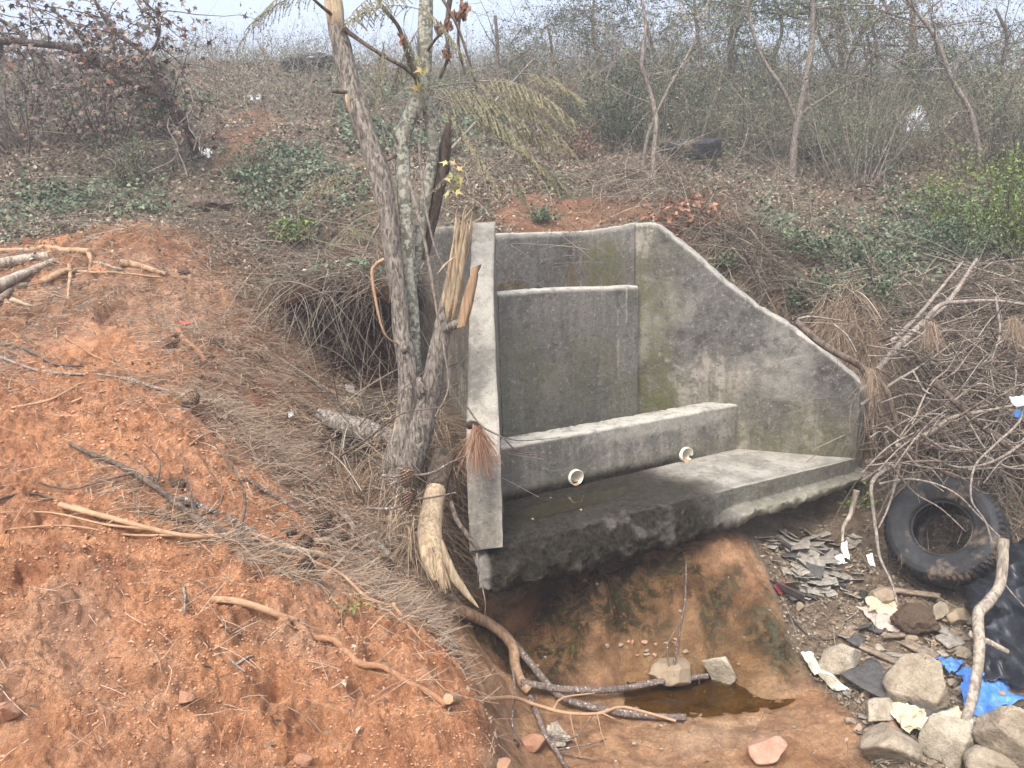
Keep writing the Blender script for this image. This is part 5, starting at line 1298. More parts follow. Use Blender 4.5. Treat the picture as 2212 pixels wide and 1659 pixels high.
# soil shelf held by roots over the hollow: the turf layer juts out, the pit below lies in its shade, with soil darkened too
def overhang():
    top = [(600, 640), (650, 632), (700, 622), (760, 620), (820, 628), (890, 640)]
    rows = []
    P0 = smooth_path([PY(a, b, 5.75 + .12 * math.sin(i)) for i, (a, b) in enumerate(top)], .03)
    n = len(P0)
    for i in range(n):
        p = P0[i]; w_ = .14 * math.sin(i * .37) * math.sin(i * .11 + 1)
        back = p + np.array([0, 1.6, .30]); f = p + np.array([0, -w_, 0])
        pr = [back + [0, 0, .02], p + [0, .6, .20], p + [0, .25, .10], f + [0, .03, .03], f, f + [0, .02, -.07], f + [0, .14, -.13], p + [0, .5, -.17], back + [0, 0, -.3]]
        rows.append(smooth_path(pr, .04)[:40] if 0 else np.array(pr))
    R = np.array(rows); fl = R.reshape(-1, 3); fl = fl + np.stack([fbm3(fl, 6, 3, 3), fbm3(fl, 6, 3, 4), fbm3(fl, 6, 3, 5)], -1) * .05
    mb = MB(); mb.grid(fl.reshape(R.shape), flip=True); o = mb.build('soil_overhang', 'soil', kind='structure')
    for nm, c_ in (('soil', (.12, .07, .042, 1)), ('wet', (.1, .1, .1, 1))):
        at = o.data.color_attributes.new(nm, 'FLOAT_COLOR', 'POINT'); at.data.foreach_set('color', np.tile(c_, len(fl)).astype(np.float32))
    m = 230; k = rng.integers(0, n, m); p = P0[k] + np.stack([rng.normal(0, .05, m), rng.uniform(-.1, .35, m), rng.uniform(-.1, .12, m)], -1)
    mb = MB(); strands(mb, p, rnd(m) * [1, .6, .5] + [0, -.5, .1], rng.uniform(.15, .8, m), rng.uniform(.0015, .004, m), rnd(m) * .3 + [0, 0, -.9], 7); mb.build('hanging_roots', 'stems', kind='stuff')
    m = 1400; k = rng.integers(0, n, m); dy_ = rng.uniform(-.05, 1.3, m); p = P0[k] + np.stack([rng.normal(0, .05, m), dy_, .10 + .12 * dy_], -1)
    mb = MB(); strands(mb, p, rnd(m) * [1, .8, .3] + [0, -.2, .2], rng.uniform(.1, .5, m), rng.uniform(.0012, .0035, m), rnd(m) * .3 + [0, 0, -.35], 5); mb.build('dry_weeds', 'stems', kind='stuff')
    m = 420; k = rng.integers(0, n, m); p = P0[k] + np.stack([rng.normal(0, .05, m), rng.uniform(0, .9, m), rng.uniform(.10, .2, m)], -1)
    mb = MB(); leaves(mb, p, rng.uniform(.03, .06, m), rnd(m) * .5 + [0, -.3, .7], .6); mb.build('ground_ivy', 'ivy', kind='stuff')
    m = 300; k = rng.integers(0, n, m); p = P0[k] + np.stack([rng.normal(0, .05, m), rng.uniform(0, .9, m), rng.uniform(.06, .2, m)], -1)
    mb = MB(); leaves(mb, p, rng.uniform(.02, .06, m), rnd(m) * .5 + [0, -.3, .7], .6); mb.build('leaf_litter', 'litter', kind='stuff')
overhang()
# log behind the tree
Q, R = limb_px([(690, 893, 5.0, 22), (740, 915, 4.9, 44), (800, 935, 4.85, 50), (850, 950, 4.8, 46)])
mb = MB(); mb.tube(Q, R, 16, rough=.2, seed=15); mb.build('fallen_log', 'bark_grey', label='short grey log lying in the straw just left of the tree base', cat='log')

# ------------------------------------------------------------------ purple leaved fallen tree, upper left
def purple_tree():
    root = empty('purple_leaved_tree', tuple(PY(420, 330, 8.0)), 'leaning tree with purple and rust autumn leaves reaching across the upper left corner', 'tree')
    Y = 7.8
    tr = [[(425, 335, 8.2, 15), (395, 260, 8.0, 15), (345, 205, Y, 15), (280, 175, Y, 14), (215, 140, Y, 13), (150, 105, Y, 12), (60, 92, Y, 12), (-60, 88, Y, 12)],
          [(345, 200, Y, 11), (330, 140, Y, 10), (300, 105, Y, 9), (255, 75, Y, 8), (225, 40, Y, 6), (200, -10, Y, 5)], [(318, 120, Y, 7), (340, 90, Y, 5), (342, 40, Y, 4), (300, -10, Y, 3)], [(60, 90, Y, 8), (30, 60, Y, 6), (-40, 20, Y, 6)], [(215, 140, Y, 6), (160, 60, Y, 5), (110, 20, Y, 4)]]
    tm = MB(); allp = []
    for s_ in tr:
        Q, R = limb_px(s_); tm.tube(Q, R, 8, rough=.2, seed=2); allp.append(Q)
    tm.build('trunk', 'bark_dark', root)
    bm_ = MB(); A = np.vstack(allp); tips = []
    for k in range(90):
        q_ = A[rng.integers(0, len(A))]; tips.append(limb(bm_, q_, rnd(1)[0] * [1, .8, 1] + [0, -.2, -.25], rng.uniform(.3, 1.1), .006, .002, .2, 7, 4))
    T = np.vstack(tips); bm_.build('branches', 'bark_dark', root)
    n = 1500; C = T[rng.integers(0, len(T), n)] + rng.normal(0, .08, (n, 3))
    C = np.vstack([C, A[rng.integers(0, len(A), 500)] + rng.normal(0, .12, (500, 3))])
    h = Hfull(C[:, 0], C[:, 1]); C = C[C[:, 2] > h + .02]
    mb = MB(); star_leaves(mb, C, rng.uniform(.05, .12, len(C)), rnd(len(C)) * .7 + [0, -.5, .4]); mb.build('crown', 'purple', root, label='purple, rust and olive five pointed leaves')
    # bleached roots dangling at its foot
    bm_ = MB()
    for s_ in ([(412, 200), (418, 225), (405, 250), (385, 268)], [(405, 250), (410, 280), (425, 300), (418, 325)], [(365, 255), (362, 275), (372, 295), (385, 320), (375, 345), (345, 360), (320, 372)], [(380, 320), (395, 350), (405, 380)], [(425, 262), (440, 275), (430, 305), (438, 330)]):
        bm_.tube(smooth_path([PY(a, b, 7.6) for a, b in s_], .04), .007, 5, rough=.3)
    bm_.build('roots', 'twig_grey', root)
purple_tree()
for i, (px, py, w_, h_, n_, lab) in enumerate([(60, 330, 300, 210, 800, 'mass of purple leaved scrub under the leaning tree at the left edge'), (220, 320, 220, 190, 700, 'dusky purple leaved scrub between the left edge and the bleached roots'), (20, 200, 170, 120, 300, 'purple scrub on the crest at the far left')]):
    g = G(px, py); dist = np.linalg.norm(g - CAM); r_ = shrub('purple_scrub', lab, px, py, w_, h_, 26, 900, .04, 'green_dark', group='purple scrub', cat='shrub', cl=.09)
    W_, H_ = w_ / F * dist, h_ / F * dist; C = g + rng.uniform(-.5, .5, (n_, 3)) * [W_ * 1.05, W_ * .6, 0] + np.stack([z0(range(n_)), z0(range(n_)), rng.random(n_) ** .8 * H_], -1)
    k_ = np.hypot((C[:, 0] - g[0]) / (W_ * .55), (C[:, 2] - g[2]) / (H_ * 1.0)) < 1 ; C = C[k_]
    mb = MB(); star_leaves(mb, C, rng.uniform(.05, .12, len(C)), rnd(len(C)) * .7 + [0, -.5, .4]); mb.build('leaves', 'purple', r_)

# ------------------------------------------------------------------ sticks, branches and roots lying about
def stick(pp, wpx, mat, label, name='stick', cat='stick', group=None, taper=.45, twigs=(), sides=8, rough=.18, step=.03, free=False):
    P = pathY(pp) if free else gpath(pp)
    d = np.linalg.norm(P[len(P) // 2] - CAM); r = wpx / 2 / F * d
    if not free: P[:, 2] += r * .7
    Q = smooth_path(P, step); n = len(Q); R = np.linspace(r, r * taper, n)
    if not free and all(len(p) == 2 for p in pp):
        h = Hfull(Q[:, 0], Q[:, 1]); Q[:, 2] = np.maximum(Q[:, 2], h + R * .3); Q[:, 2] = np.minimum(Q[:, 2], h + .07 + R * 2)
        k = np.ones(5) / 5; zz = np.convolve(np.pad(Q[:, 2], 2, 'edge'), k, 'valid'); Q[:, 2] = zz
    mb = MB(); mb.tube(Q, R, sides, rough=rough, seed=int(abs(pp[0][0])) % 97)
    if not twigs:
        return mb.build(name, mat, label=label, cat=cat, group=group)
    root = empty(name, tuple(Q[n // 2]), label, cat, group); mb.build('stem', mat, root)
    for tpp, tw in twigs:
        T = pathY(tpp) if free else gpath(tpp)
        if not free: T[:, 2] += r * .7
        j = np.argmin(np.linalg.norm(Q - T[0], axis=1)); T[0] = Q[j]
        mb = MB(); mb.tube(smooth_path(T, step), np.linspace(1, .35, 12) * tw / 2 / F * d, 6, rough=rough, seed=3); mb.build('twig', mat, root)
    return root
ST = 'sticks on the clay bank'
stick([(458, 1297), (530, 1308), (600, 1332), (640, 1352)], 15, 'root_tan', 'thick pale tan root emerging from a clay hole and running down towards the channel', 'tree_root', 'root', None, .9)
stick([(635, 1350), (680, 1382), (720, 1392), (770, 1430), (830, 1452), (880, 1475), (930, 1505), (965, 1532)], 15, 'root_clay', 'clay coated dark continuation of the thick tan root', 'tree_root', 'root', None, .8, twigs=[([(700, 1388, .02), (718, 1391, .03), (712, 1397)], 7)])
stick([(130, 1095, .02), (250, 1127, .03), (330, 1148, .03), (390, 1160, .04), (450, 1163, .05), (540, 1157, .05), (600, 1180, .04), (660, 1225, .02), (712, 1268)], 12, 'root_tan', 'long smooth orange tan root arching over the grey branch', 'tree_root', 'root', None, .6,
      twigs=[([(330, 1148), (230, 1138), (110, 1112), (-20, 1112)], 6), ([(390, 1160), (280, 1160), (140, 1140), (-20, 1152)], 6), ([(250, 1127), (120, 1085), (-20, 1080)], 4)])
stick([(150, 960, .04), (200, 985, .06), (250, 1003, .05), (300, 1030, .05), (350, 1065, .04), (420, 1120, .03), (500, 1160, .02), (560, 1185, .02), (640, 1198)], 8, 'bark_mid', 'dark bare pine branch lying diagonally across the clay with many side twigs', 'fallen_branch', 'branch', None, 2.1,
      twigs=[([(345, 1060), (346, 1010, .12), (338, 985, .2), (310, 960, .25)], 6), ([(300, 1030), (210, 1045, .05), (150, 1060, .02), (60, 1040)], 5), ([(420, 1120), (410, 1060, .1), (395, 1012, .22)], 8), ([(430, 1122), (470, 1100, .1), (478, 1060, .16), (440, 1000, .22)], 5),
             ([(340, 1060), (322, 1020, .1), (300, 1000, .12)], 5), ([(520, 1165), (530, 1080, .2), (512, 1030, .35), (470, 970, .4), (430, 930, .4)], 7)])
stick([(385, 1075), (450, 1108), (520, 1140), (600, 1180), (640, 1190)], 13, 'twig_lichen', 'straight grey lichened branch running beside the dark bare pine branch', 'fallen_branch', 'branch', None, .9)
stick([(600, 1183), (640, 1191), (690, 1205), (742, 1220)], 15, 'wood_pale', 'short pale peeled stick end pointing at the pine cones', taper=.9)
stick([(520, 1030), (590, 1075), (640, 1105), (700, 1145), (760, 1180), (820, 1225)], 9, 'twig_lichen', 'grey lichen flecked branch crossing the pine straw above the cones', 'fallen_branch', 'branch', None, .8)
stick([(300, 1105), (360, 1125), (400, 1130), (450, 1128)], 9, 'bark_dark', 'short dark needled twig under the long tan root', 'twig', 'twig')
stick([(560, 1190), (640, 1210), (730, 1240), (790, 1290), (850, 1315)], 8, 'root_tan', 'thin curved tan root below the cones leading to the bank edge', 'tree_root', 'root', None, .8, twigs=[([(845, 1312), (868, 1290, .03), (880, 1268, .05)], 13), ([(845, 1312), (880, 1345), (900, 1370)], 6)])
stick([(850, 1315), (880, 1350), (920, 1395), (960, 1420), (985, 1445)], 6, 'root_clay', 'thin root trailing down the bank edge above the water', 'tree_root', 'root')
stick([(812, 1225, .04), (815, 1250, .05), (808, 1280, .04), (800, 1310)], 7, 'twig_grey', 'short bleached vertical twig left of the snapped trunk', 'twig', 'twig')
stick([(415, 1255), (398, 1275), (400, 1290), (398, 1330)], 7, 'twig_grey', 'bleached hooked rootlet beside the clay hole', 'twig', 'twig', twigs=[([(405, 1262), (430, 1258, .02), (455, 1280)], 4)])
stick([(493, 1420), (510, 1440), (530, 1456)], 6, 'twig_grey', 'little pale stick alone on the clay below the thick root', 'twig', 'twig', twigs=[([(512, 1440), (535, 1422), (548, 1418)], 7)])
stick([(535, 968), (552, 1000), (570, 1030)], 7, 'twig_grey', 'upper pale twig of a forked pair in the straw', 'twig', 'twig', twigs=[([(538, 972), (560, 998), (582, 1018)], 4)])
stick([(645, 1055), (665, 1080), (690, 1108)], 5, 'twig_grey', 'pale straight twig in the straw left of the tree base', 'twig', 'twig')
stick([(456, 875), (470, 895), (487, 912)], 5, 'twig_grey', 'slim pale twig on the straw with a short crossing piece', 'twig', 'twig', twigs=[([(482, 918), (490, 900, .03), (497, 885, .04)], 7)])
stick([(278, 822), (330, 838), (390, 858), (440, 880)], 9, 'twig_grey', 'pale tapering branch on the clay below the middle of the mound', twigs=[([(400, 862), (430, 868), (470, 890)], 4)])
stick([(-20, 740), (60, 760), (120, 790), (180, 795)], 9, 'bark_mid', 'dark forked stick at the left edge, middle height')
stick([(-20, 765), (70, 800), (160, 812), (240, 815), (320, 835), (360, 820)], 7, 'twig_grey', 'long curved grey stick reaching in from the left edge', twigs=[([(180, 813), (120, 770), (60, 730)], 4)])
stick([(25, 885), (110, 865), (170, 835), (230, 825)], 5, 'root_tan', 'thin orange rootlet curving on the clay at left')
stick([(155, 872), (220, 850), (300, 835)], 4, 'root_tan', 'second thin rootlet just right of the curved rootlet')
stick([(140, 730), (190, 765), (250, 790)], 6, 'root_clay', 'thin clay stained stick on the left of the mound')
stick([(-20, 1085), (80, 1075), (170, 1100), (250, 1150)], 5, 'bark_dark', 'fine dark twig at the left edge above the rootlets')
stick([(410, 965), (440, 940), (500, 930)], 4, 'root_tan', 'thin reddish root arching beside the cone')
PL = 'weathered wood piled on the mound'
stick([(-30, 552), (60, 547), (130, 546), (195, 549)], 12, 'root_tan', 'long straight tan branch on top of the wood pile at the left edge', 'fallen_branch', 'branch', PL, .9, twigs=[([(192, 549), (198, 570, .02), (195, 585), (190, 618)], 9)])
stick([(-30, 585), (40, 572), (105, 562)], 22, 'wood_grey', 'pale grey log under the long straight tan branch', 'log', 'log', PL, .8, rough=.25)
stick([(-30, 645), (30, 612), (80, 590), (120, 570)], 24, 'wood_grey', 'split weathered log rising right in the middle of the wood pile', 'log', 'log', PL, .4, rough=.35)
stick([(-30, 675), (20, 640), (60, 620)], 16, 'board', 'lowest brown split log of the wood pile', 'log', 'log', PL, .6, rough=.35)
stick([(88, 620), (120, 600), (148, 588)], 15, 'wood_brown', 'short brown rotten log right of the wood pile', 'log', 'log', PL, .8, rough=.3)
stick([(25, 650), (50, 660), (70, 667)], 10, 'wood_pale', 'short yellowish chunk of broken wood below the pile', 'wood_chunk', 'wood', PL, .4, rough=.4)
stick([(150, 575, .03), (152, 600, .03), (148, 630, .02), (146, 668)], 8, 'root_tan', 'upright looking tan stick leaning beside the pile', group=PL)
stick([(105, 645), (125, 640), (100, 680, .0)], 5, 'twig_grey', 'small crooked stick in front of the pile', group=PL)
stick([(262, 572), (295, 580), (330, 588), (360, 600)], 15, 'wood_brown', 'brown peeled log right of the pile on top of the mound', 'log', 'log', PL, .5, rough=.3)
stick([(170, 588), (220, 592), (280, 594), (350, 602)], 6, 'root_tan', 'thin straight stick crossing below the peeled log', group=PL)
stick([(205, 570), (240, 578), (265, 588)], 8, 'wood_grey', 'short crooked branch between the straight tan branch and the peeled log', group=PL)
stick([(385, 715), (395, 735), (430, 765), (445, 790)], 13, 'root_clay', 'clay brown root bending downhill in the middle of the mound', 'tree_root', 'root', None, .8, twigs=[([(390, 720), (370, 728), (345, 745)], 5), ([(388, 722), (372, 742), (342, 752)], 4), ([(395, 715), (425, 712)], 3)])
stick([(420, 690), (425, 710), (415, 730), (420, 745)], 6, 'twig_grey', 'knobbly bleached rootlet above the bending clay root', 'twig', 'twig')
stick([(490, 757), (505, 765), (512, 772)], 9, 'wood_grey', 'small pale wood chip on the straw', 'wood_chunk', 'wood')
stick([(620, 790), (680, 830), (740, 880), (800, 920)], 11, 'bark_mid', 'brown branch dropping into the hollow towards the short grey log', 'fallen_branch', 'branch')
stick([(700, 810), (760, 860), (820, 940), (870, 1000)], 7, 'bark_mid', 'long dark branch sloping down to the tree base', 'fallen_branch', 'branch', twigs=[([(760, 860), (700, 850, .1), (600, 850, .1)], 4)])
stick([(660, 985), (720, 950, .05), (790, 920, .1), (850, 880, .15)], 6, 'bark_mid', 'dark twig leaning up from the straw toward the tree trunk', 'twig', 'twig')
stick([(735, 1105), (750, 1125), (765, 1150), (760, 1165)], 18, 'wood_grey', 'short pale barkless wood chunk in the straw below the tree base', 'wood_chunk', 'wood', None, .5, rough=.35)
stick([(800, 1175), (825, 1190), (840, 1210)], 20, 'bark_lichen', 'flaky grey bark piece between the cones and the snapped trunk', 'wood_chunk', 'wood', None, .5, rough=.4)
stick([(838, 1162), (855, 1162), (875, 1172)], 17, 'wood_grey', 'knotty pale stub below the tree base', 'wood_chunk', 'wood', None, .8, rough=.4)
stick([(672, 1175), (700, 1172), (735, 1188)], 16, 'wood_pale', 'thin curled yellow bark strip beside the cones', 'wood_chunk', 'wood', None, .5, rough=.5)
# twigs in front of the trunks
stick([(735, 985, 4.3), (790, 950, 4.2), (850, 905, 4.1), (880, 890, 4.1), (950, 880, 4.1)], 6, 'bark_mid', 'curved twig crossing in front of both trunks at mid height', 'twig', 'twig', free=True)
stick([(825, 1028, 4.1), (870, 1028, 4.05), (930, 1022, 4.05), (975, 998, 4.1), (1005, 985, 4.15)], 7, 'twig_lichen', 'upper horizontal branch carrying the hanging cone in front of the tree', 'fallen_branch', 'branch', free=True)
stick([(790, 1098, 4.0), (850, 1098, 3.95), (890, 1080, 3.95), (930, 1075, 4.0), (985, 1064, 4.1)], 7, 'twig_lichen', 'lower horizontal branch carrying a cone in front of the tree', 'fallen_branch', 'branch', free=True, twigs=[([(890, 1080, 3.95), (915, 1062, 3.9), (930, 1040, 3.9)], 4)])
stick([(975, 1085, 4.2), (985, 1120, 4.1), (1005, 1150, 4.05), (1035, 1188, 4.0)], 11, 'bark_mid', 'smooth dark stick leaning against the foot of the left wing nose', free=True, taper=.9)
stick([(1010, 880, 4.2), (1040, 920, 4.1), (1085, 945, 4.05), (1120, 975, 4.1), (1180, 980, 4.2)], 5, 'bark_mid', 'thin black twig hanging across the wing nose onto the baffle', 'twig', 'twig', free=True, twigs=[([(1085, 945, 4.05), (1130, 952, 4.1), (1210, 945, 4.2)], 3)])
stick([(880, 380, 4.3), (905, 470, 4.3), (925, 560, 4.3), (945, 680, 4.3), (960, 760, 4.3), (968, 840, 4.3), (940, 900, 4.3)], 8, 'twig_grey', 'greenish vine climbing past the broken stump', 'vine', 'vine', free=True)
stick([(905, 300, 4.4), (915, 420, 4.4), (935, 520, 4.38), (950, 560, 4.38), (970, 600, 4.38)], 7, 'twig_grey', 'thin upright sucker between the lichened stem and the stump', 'vine', 'vine', free=True)
stick([(830, 560, 4.5), (805, 580, 4.5), (810, 640, 4.5), (830, 720, 4.5), (862, 745, 4.6)], 8, 'root_tan', 'tan vine curving off the left side of the grey trunk', 'vine', 'vine', free=True)
stick([(1030, 1195, 4.0), (1035, 1240, 3.98), (1048, 1300, 3.95), (1045, 1345, 3.95)], 4, 'twig_grey', 'thin rootlet dangling by the left corner of the apron', 'vine', 'vine', free=True)
for i, (a, lab) in enumerate([([(830, 470), (800, 520), (770, 600), (765, 700), (790, 790)], 'grey'), ([(690, 540), (680, 620), (700, 700), (690, 780), (720, 850)], 'pale'), ([(740, 560), (720, 640), (735, 720), (760, 780)], 'slim')]):
    stick([(x_, y_, 6.1 - i * .15) for x_, y_ in a], 5 - i, 'twig_grey', ['long grey vine looping into the hollow nearest the tree', 'pale vine hanging over the left part of the hollow', 'slim vine dangling in the middle of the hollow'][i], 'vine', 'vine', 'vines hanging over the hollow', free=True)

# channel branches
CH = 'branches lying in the channel'
stick([(975, 1322, .02), (1020, 1338, .05), (1060, 1358, .08), (1092, 1382, .1), (1110, 1410, .1), (1112, 1440, .08), (1125, 1480, .05), (1142, 1500, .03)], 26, 'wood_brown', 'thick tan peeled branch bending down beside the dark cavity', 'fallen_branch', 'branch', CH, .75)
stick([(1125, 1480, .08), (1170, 1487, .1), (1220, 1494, .1), (1300, 1496, .1), (1360, 1490, .1), (1420, 1478, .08), (1480, 1470, .05), (1528, 1465, .03)], 15, 'twig_lichen', 'long lichened branch lying across the puddle in front of the two stones', 'fallen_branch', 'branch', CH, .8, twigs=[([(1440, 1475, .08), (1458, 1430, .12), (1468, 1370, .2), (1480, 1300, .28), (1482, 1215, .35)], 8), ([(1455, 1425, .12), (1442, 1400, .15), (1475, 1345, .2)], 4), ([(1350, 1490, .1), (1352, 1472, .13)], 5)])
stick([(1108, 1392, .08), (1140, 1430, .08), (1180, 1480, .07), (1215, 1512, .06), (1270, 1530, .05), (1340, 1545, .04), (1400, 1552, .03), (1480, 1556, .02)], 16, 'twig_lichen', 'straight grey branch crossing under the puddle branch towards lower right', 'fallen_branch', 'branch', CH, .8)
stick([(1145, 1510, .08), (1160, 1545, .1), (1178, 1590, .08), (1200, 1625, .05), (1225, 1665)], 12, 'twig_lichen', 'white flecked branch running down to the bottom edge', 'fallen_branch', 'branch', CH, .8, twigs=[([(1180, 1590, .08), (1230, 1600, .1), (1260, 1580, .1), (1280, 1550, .1)], 6), ([(1200, 1625, .05), (1250, 1640), (1290, 1648)], 4), ([(1240, 1600, .1), (1280, 1610, .06), (1310, 1600, .02)], 5)])
stick([(1108, 1450, .15), (1112, 1500, .12), (1106, 1560, .06), (1115, 1600)], 6, 'twig_lichen', 'thin white flecked twig hanging straight down left of the puddle', 'twig', 'twig', CH)
stick([(968, 1517, .1), (1050, 1516, .14), (1110, 1512, .15), (1160, 1528, .14), (1220, 1544, .13), (1290, 1546, .12), (1340, 1532, .1), (1390, 1542, .08), (1460, 1562, .03)], 13, 'root_tan', 'bright orange tan root reaching horizontally over the crossing branches', 'tree_root', 'root', None, .4, twigs=[([(1190, 1535, .14), (1215, 1512, .15), (1285, 1501, .12)], 6), ([(1230, 1544, .13), (1240, 1590, .1), (1255, 1640, .05)], 2.5), ([(1290, 1546, .12), (1300, 1590, .08), (1315, 1630, .04)], 2.5), ([(1300, 1546, .12), (1330, 1558, .1)], 4)])
# brush pile on the right
BP = 'branches of the brush pile'
BR = [([(1719, 694, 5.3), (1759, 730, 5.2), (1799, 758, 5.1), (1843, 782, 5.05), (1887, 812, 5.0), (1915, 845, 4.95), (1930, 890, 4.9), (1940, 932, 4.9), (1967, 958, 4.85), (2027, 960, 4.8), (2070, 975, 4.8), (2092, 992, 4.8)], 15, 'bark_mid', 'long dark branch arching over the wing wall end and down across the brush pile'),
      ([(2010, 822, 5.0), (2045, 850, 4.95), (2075, 880, 4.9), (2130, 928, 4.85), (2200, 985, 4.8), (2240, 1020, 4.8)], 13, 'bark_mid', 'straight dark branch slanting down to the right edge of the brush pile'),
      ([(1935, 965, 4.9), (2007, 936, 4.9), (2055, 902, 4.9), (2127, 888, 4.9), (2230, 868, 4.9)], 9, 'wood_grey', 'pale tan branch rising gently right across the brush pile'),
      ([(1723, 690, 5.5), (1745, 684, 5.5), (1780, 687, 5.5), (1820, 693, 5.5)], 6, 'twig_grey', 'short pale stick lying level just above the wing wall end'),
      ([(1800, 700, 5.5), (1830, 725, 5.4), (1850, 760, 5.3)], 5, 'twig_grey', 'thin bent twig next to the wing wall end'),
      ([(1895, 800, 5.2), (1940, 750, 5.3), (1990, 700, 5.5), (2050, 650, 5.7), (2110, 560, 6.0)], 14, 'twig_grey', 'thick pale branch pointing up right to the bright bush'),
      ([(1925, 740, 5.5), (1985, 680, 5.6), (2035, 620, 5.8), (2080, 565, 6.0)], 9, 'twig_grey', 'thinner pale branch parallel to and above the thick pale one'),
      ([(1990, 705, 5.2), (2030, 660, 5.2), (2080, 652, 5.2), (2150, 650, 5.2), (2240, 662, 5.2)], 10, 'twig_grey', 'pale branch lying level at the top of the brush pile'),
      ([(1960, 780, 5.1), (2000, 750, 5.1), (2060, 700, 5.2), (2120, 690, 5.2)], 7, 'bark_mid', 'brown branch below the level pale one'),
      ([(1850, 780, 5.0), (1880, 840, 5.0), (1895, 900, 4.95), (1885, 960, 4.9)], 6, 'bark_mid', 'thin branch hanging down over the wing wall end'),
      ([(2212, 840, 4.7), (2205, 905, 4.7), (2150, 960, 4.6), (2110, 1000, 4.55), (2098, 1040, 4.5), (2100, 1085, 4.45), (2130, 1130, 4.4), (2150, 1200, 4.35), (2170, 1260, 4.3), (2230, 1330, 4.2)], 5, 'twig_grey', 'long pale vine falling in front of the big tyre'),
      ([(1900, 1045, 4.8), (1960, 1035, 4.7), (2020, 1045, 4.6), (2070, 1070, 4.55), (2110, 1110, 4.5), (2160, 1160, 4.4)], 5, 'twig_grey', 'thin vine lying over the top of the big tyre'),
      ([(1930, 1005, 4.9), (1895, 1028, 4.85), (1882, 1054, 4.8), (1887, 1108, 4.75), (1893, 1153, 4.7), (1902, 1207, 4.6), (1926, 1258, 4.5), (1938, 1306, 4.4)], 9, 'twig_grey', 'forked grey vine hanging between apron and big tyre'),
      ([(1945, 1000, 4.9), (1930, 1060, 4.85), (1915, 1105, 4.75), (1898, 1140, 4.7)], 7, 'twig_grey', 'second grey vine crossing the forked one left of the tyre'),
      ([(1850, 1060, 5.0), (1838, 1110, 5.0), (1822, 1140, 4.95), (1820, 1170, 4.9)], 12, 'wood_grey', 'frayed pale root hanging under the right end of the apron'),
      ([(1900, 900, 5.0), (1960, 880, 5.0), (2010, 905, 4.9), (2060, 960, 4.9)], 6, 'bark_mid', 'curved brown branch in the middle of the brush pile'),
      ([(1870, 1000, 4.95), (1930, 985, 4.9), (2000, 1000, 4.85), (2060, 1030, 4.8), (2120, 1035, 4.8)], 9, 'bark_mid', 'brown branch lying just above the big tyre'),
      ([(2212, 730, 5.0), (2140, 780, 5.0), (2080, 800, 5.0), (2010, 800, 5.0)], 7, 'bark_mid', 'brown branch entering the brush pile from the right edge'),
      ([(2150, 640, 5.2), (2160, 720, 5.1), (2140, 790, 5.0), (2150, 850, 4.9)], 5, 'twig_grey', 'thin vine looping down at the right of the pile'),
      ([(2240, 930, 4.8), (2160, 990, 4.7), (2080, 1010, 4.7), (2010, 990, 4.75)], 7, 'twig_grey', 'grey branch across the lower right of the pile'),
      ([(2010, 1040, 4.7), (1980, 1000, 4.75), (1985, 950, 4.8), (2020, 900, 4.85)], 6, 'bark_mid', 'upright brown branch behind the tyre top'),
      ([(1860, 875, 5.0), (1925, 830, 5.0), (1990, 790, 5.05), (2060, 740, 5.1)], 7, 'twig_grey', 'long pale twig rising across the middle of the pile')]
for k_ in range(95):
    x0, y0 = rng.uniform(1860, 2180), rng.uniform(700, 1030); a_ = rng.uniform(-1, 1); L_ = rng.uniform(80, 230); Yb = 5.25 - (y0 - 700) / 330 * .5
    pp = [(x0 + math.cos(a_) * L_ * t_, y0 + math.sin(a_) * L_ * t_ + rng.uniform(-18, 18), Yb - .1 + rng.uniform(-.12, .12)) for t_ in (0, .33, .66, 1)]
    BR.append((pp, rng.uniform(2.2, 4.6), ['bark_mid', 'twig_grey', 'twig_grey'][k_ % 3], 'one of many thin crooked branches tangled in the brush pile above the big tyre'))
for pp, wd, mt, lab in BR: stick(pp, wd, mt, lab, 'brush_branch', 'branch', BP, .45, free=True, rough=.25)
stick([(2168, 1165, 4.3), (2166, 1210, 4.25), (2160, 1262, 4.2), (2135, 1300, 4.1), (2112, 1330, 4.0), (2116, 1400, 3.85), (2108, 1470, 3.72), (2094, 1530, 3.6), (2084, 1562, 3.55)], 21, 'wood_grey', 'crooked pale grey pole standing over the blue tarp', 'crooked_pole', 'branch', None, .8, free=True, rough=.22)
stick([(2093, 1369, 3.95), (2130, 1385, 3.9), (2175, 1408, 3.9)], 13, 'wood_grey', 'short smooth pale stick lying against the crooked grey pole', free=True, taper=.8)

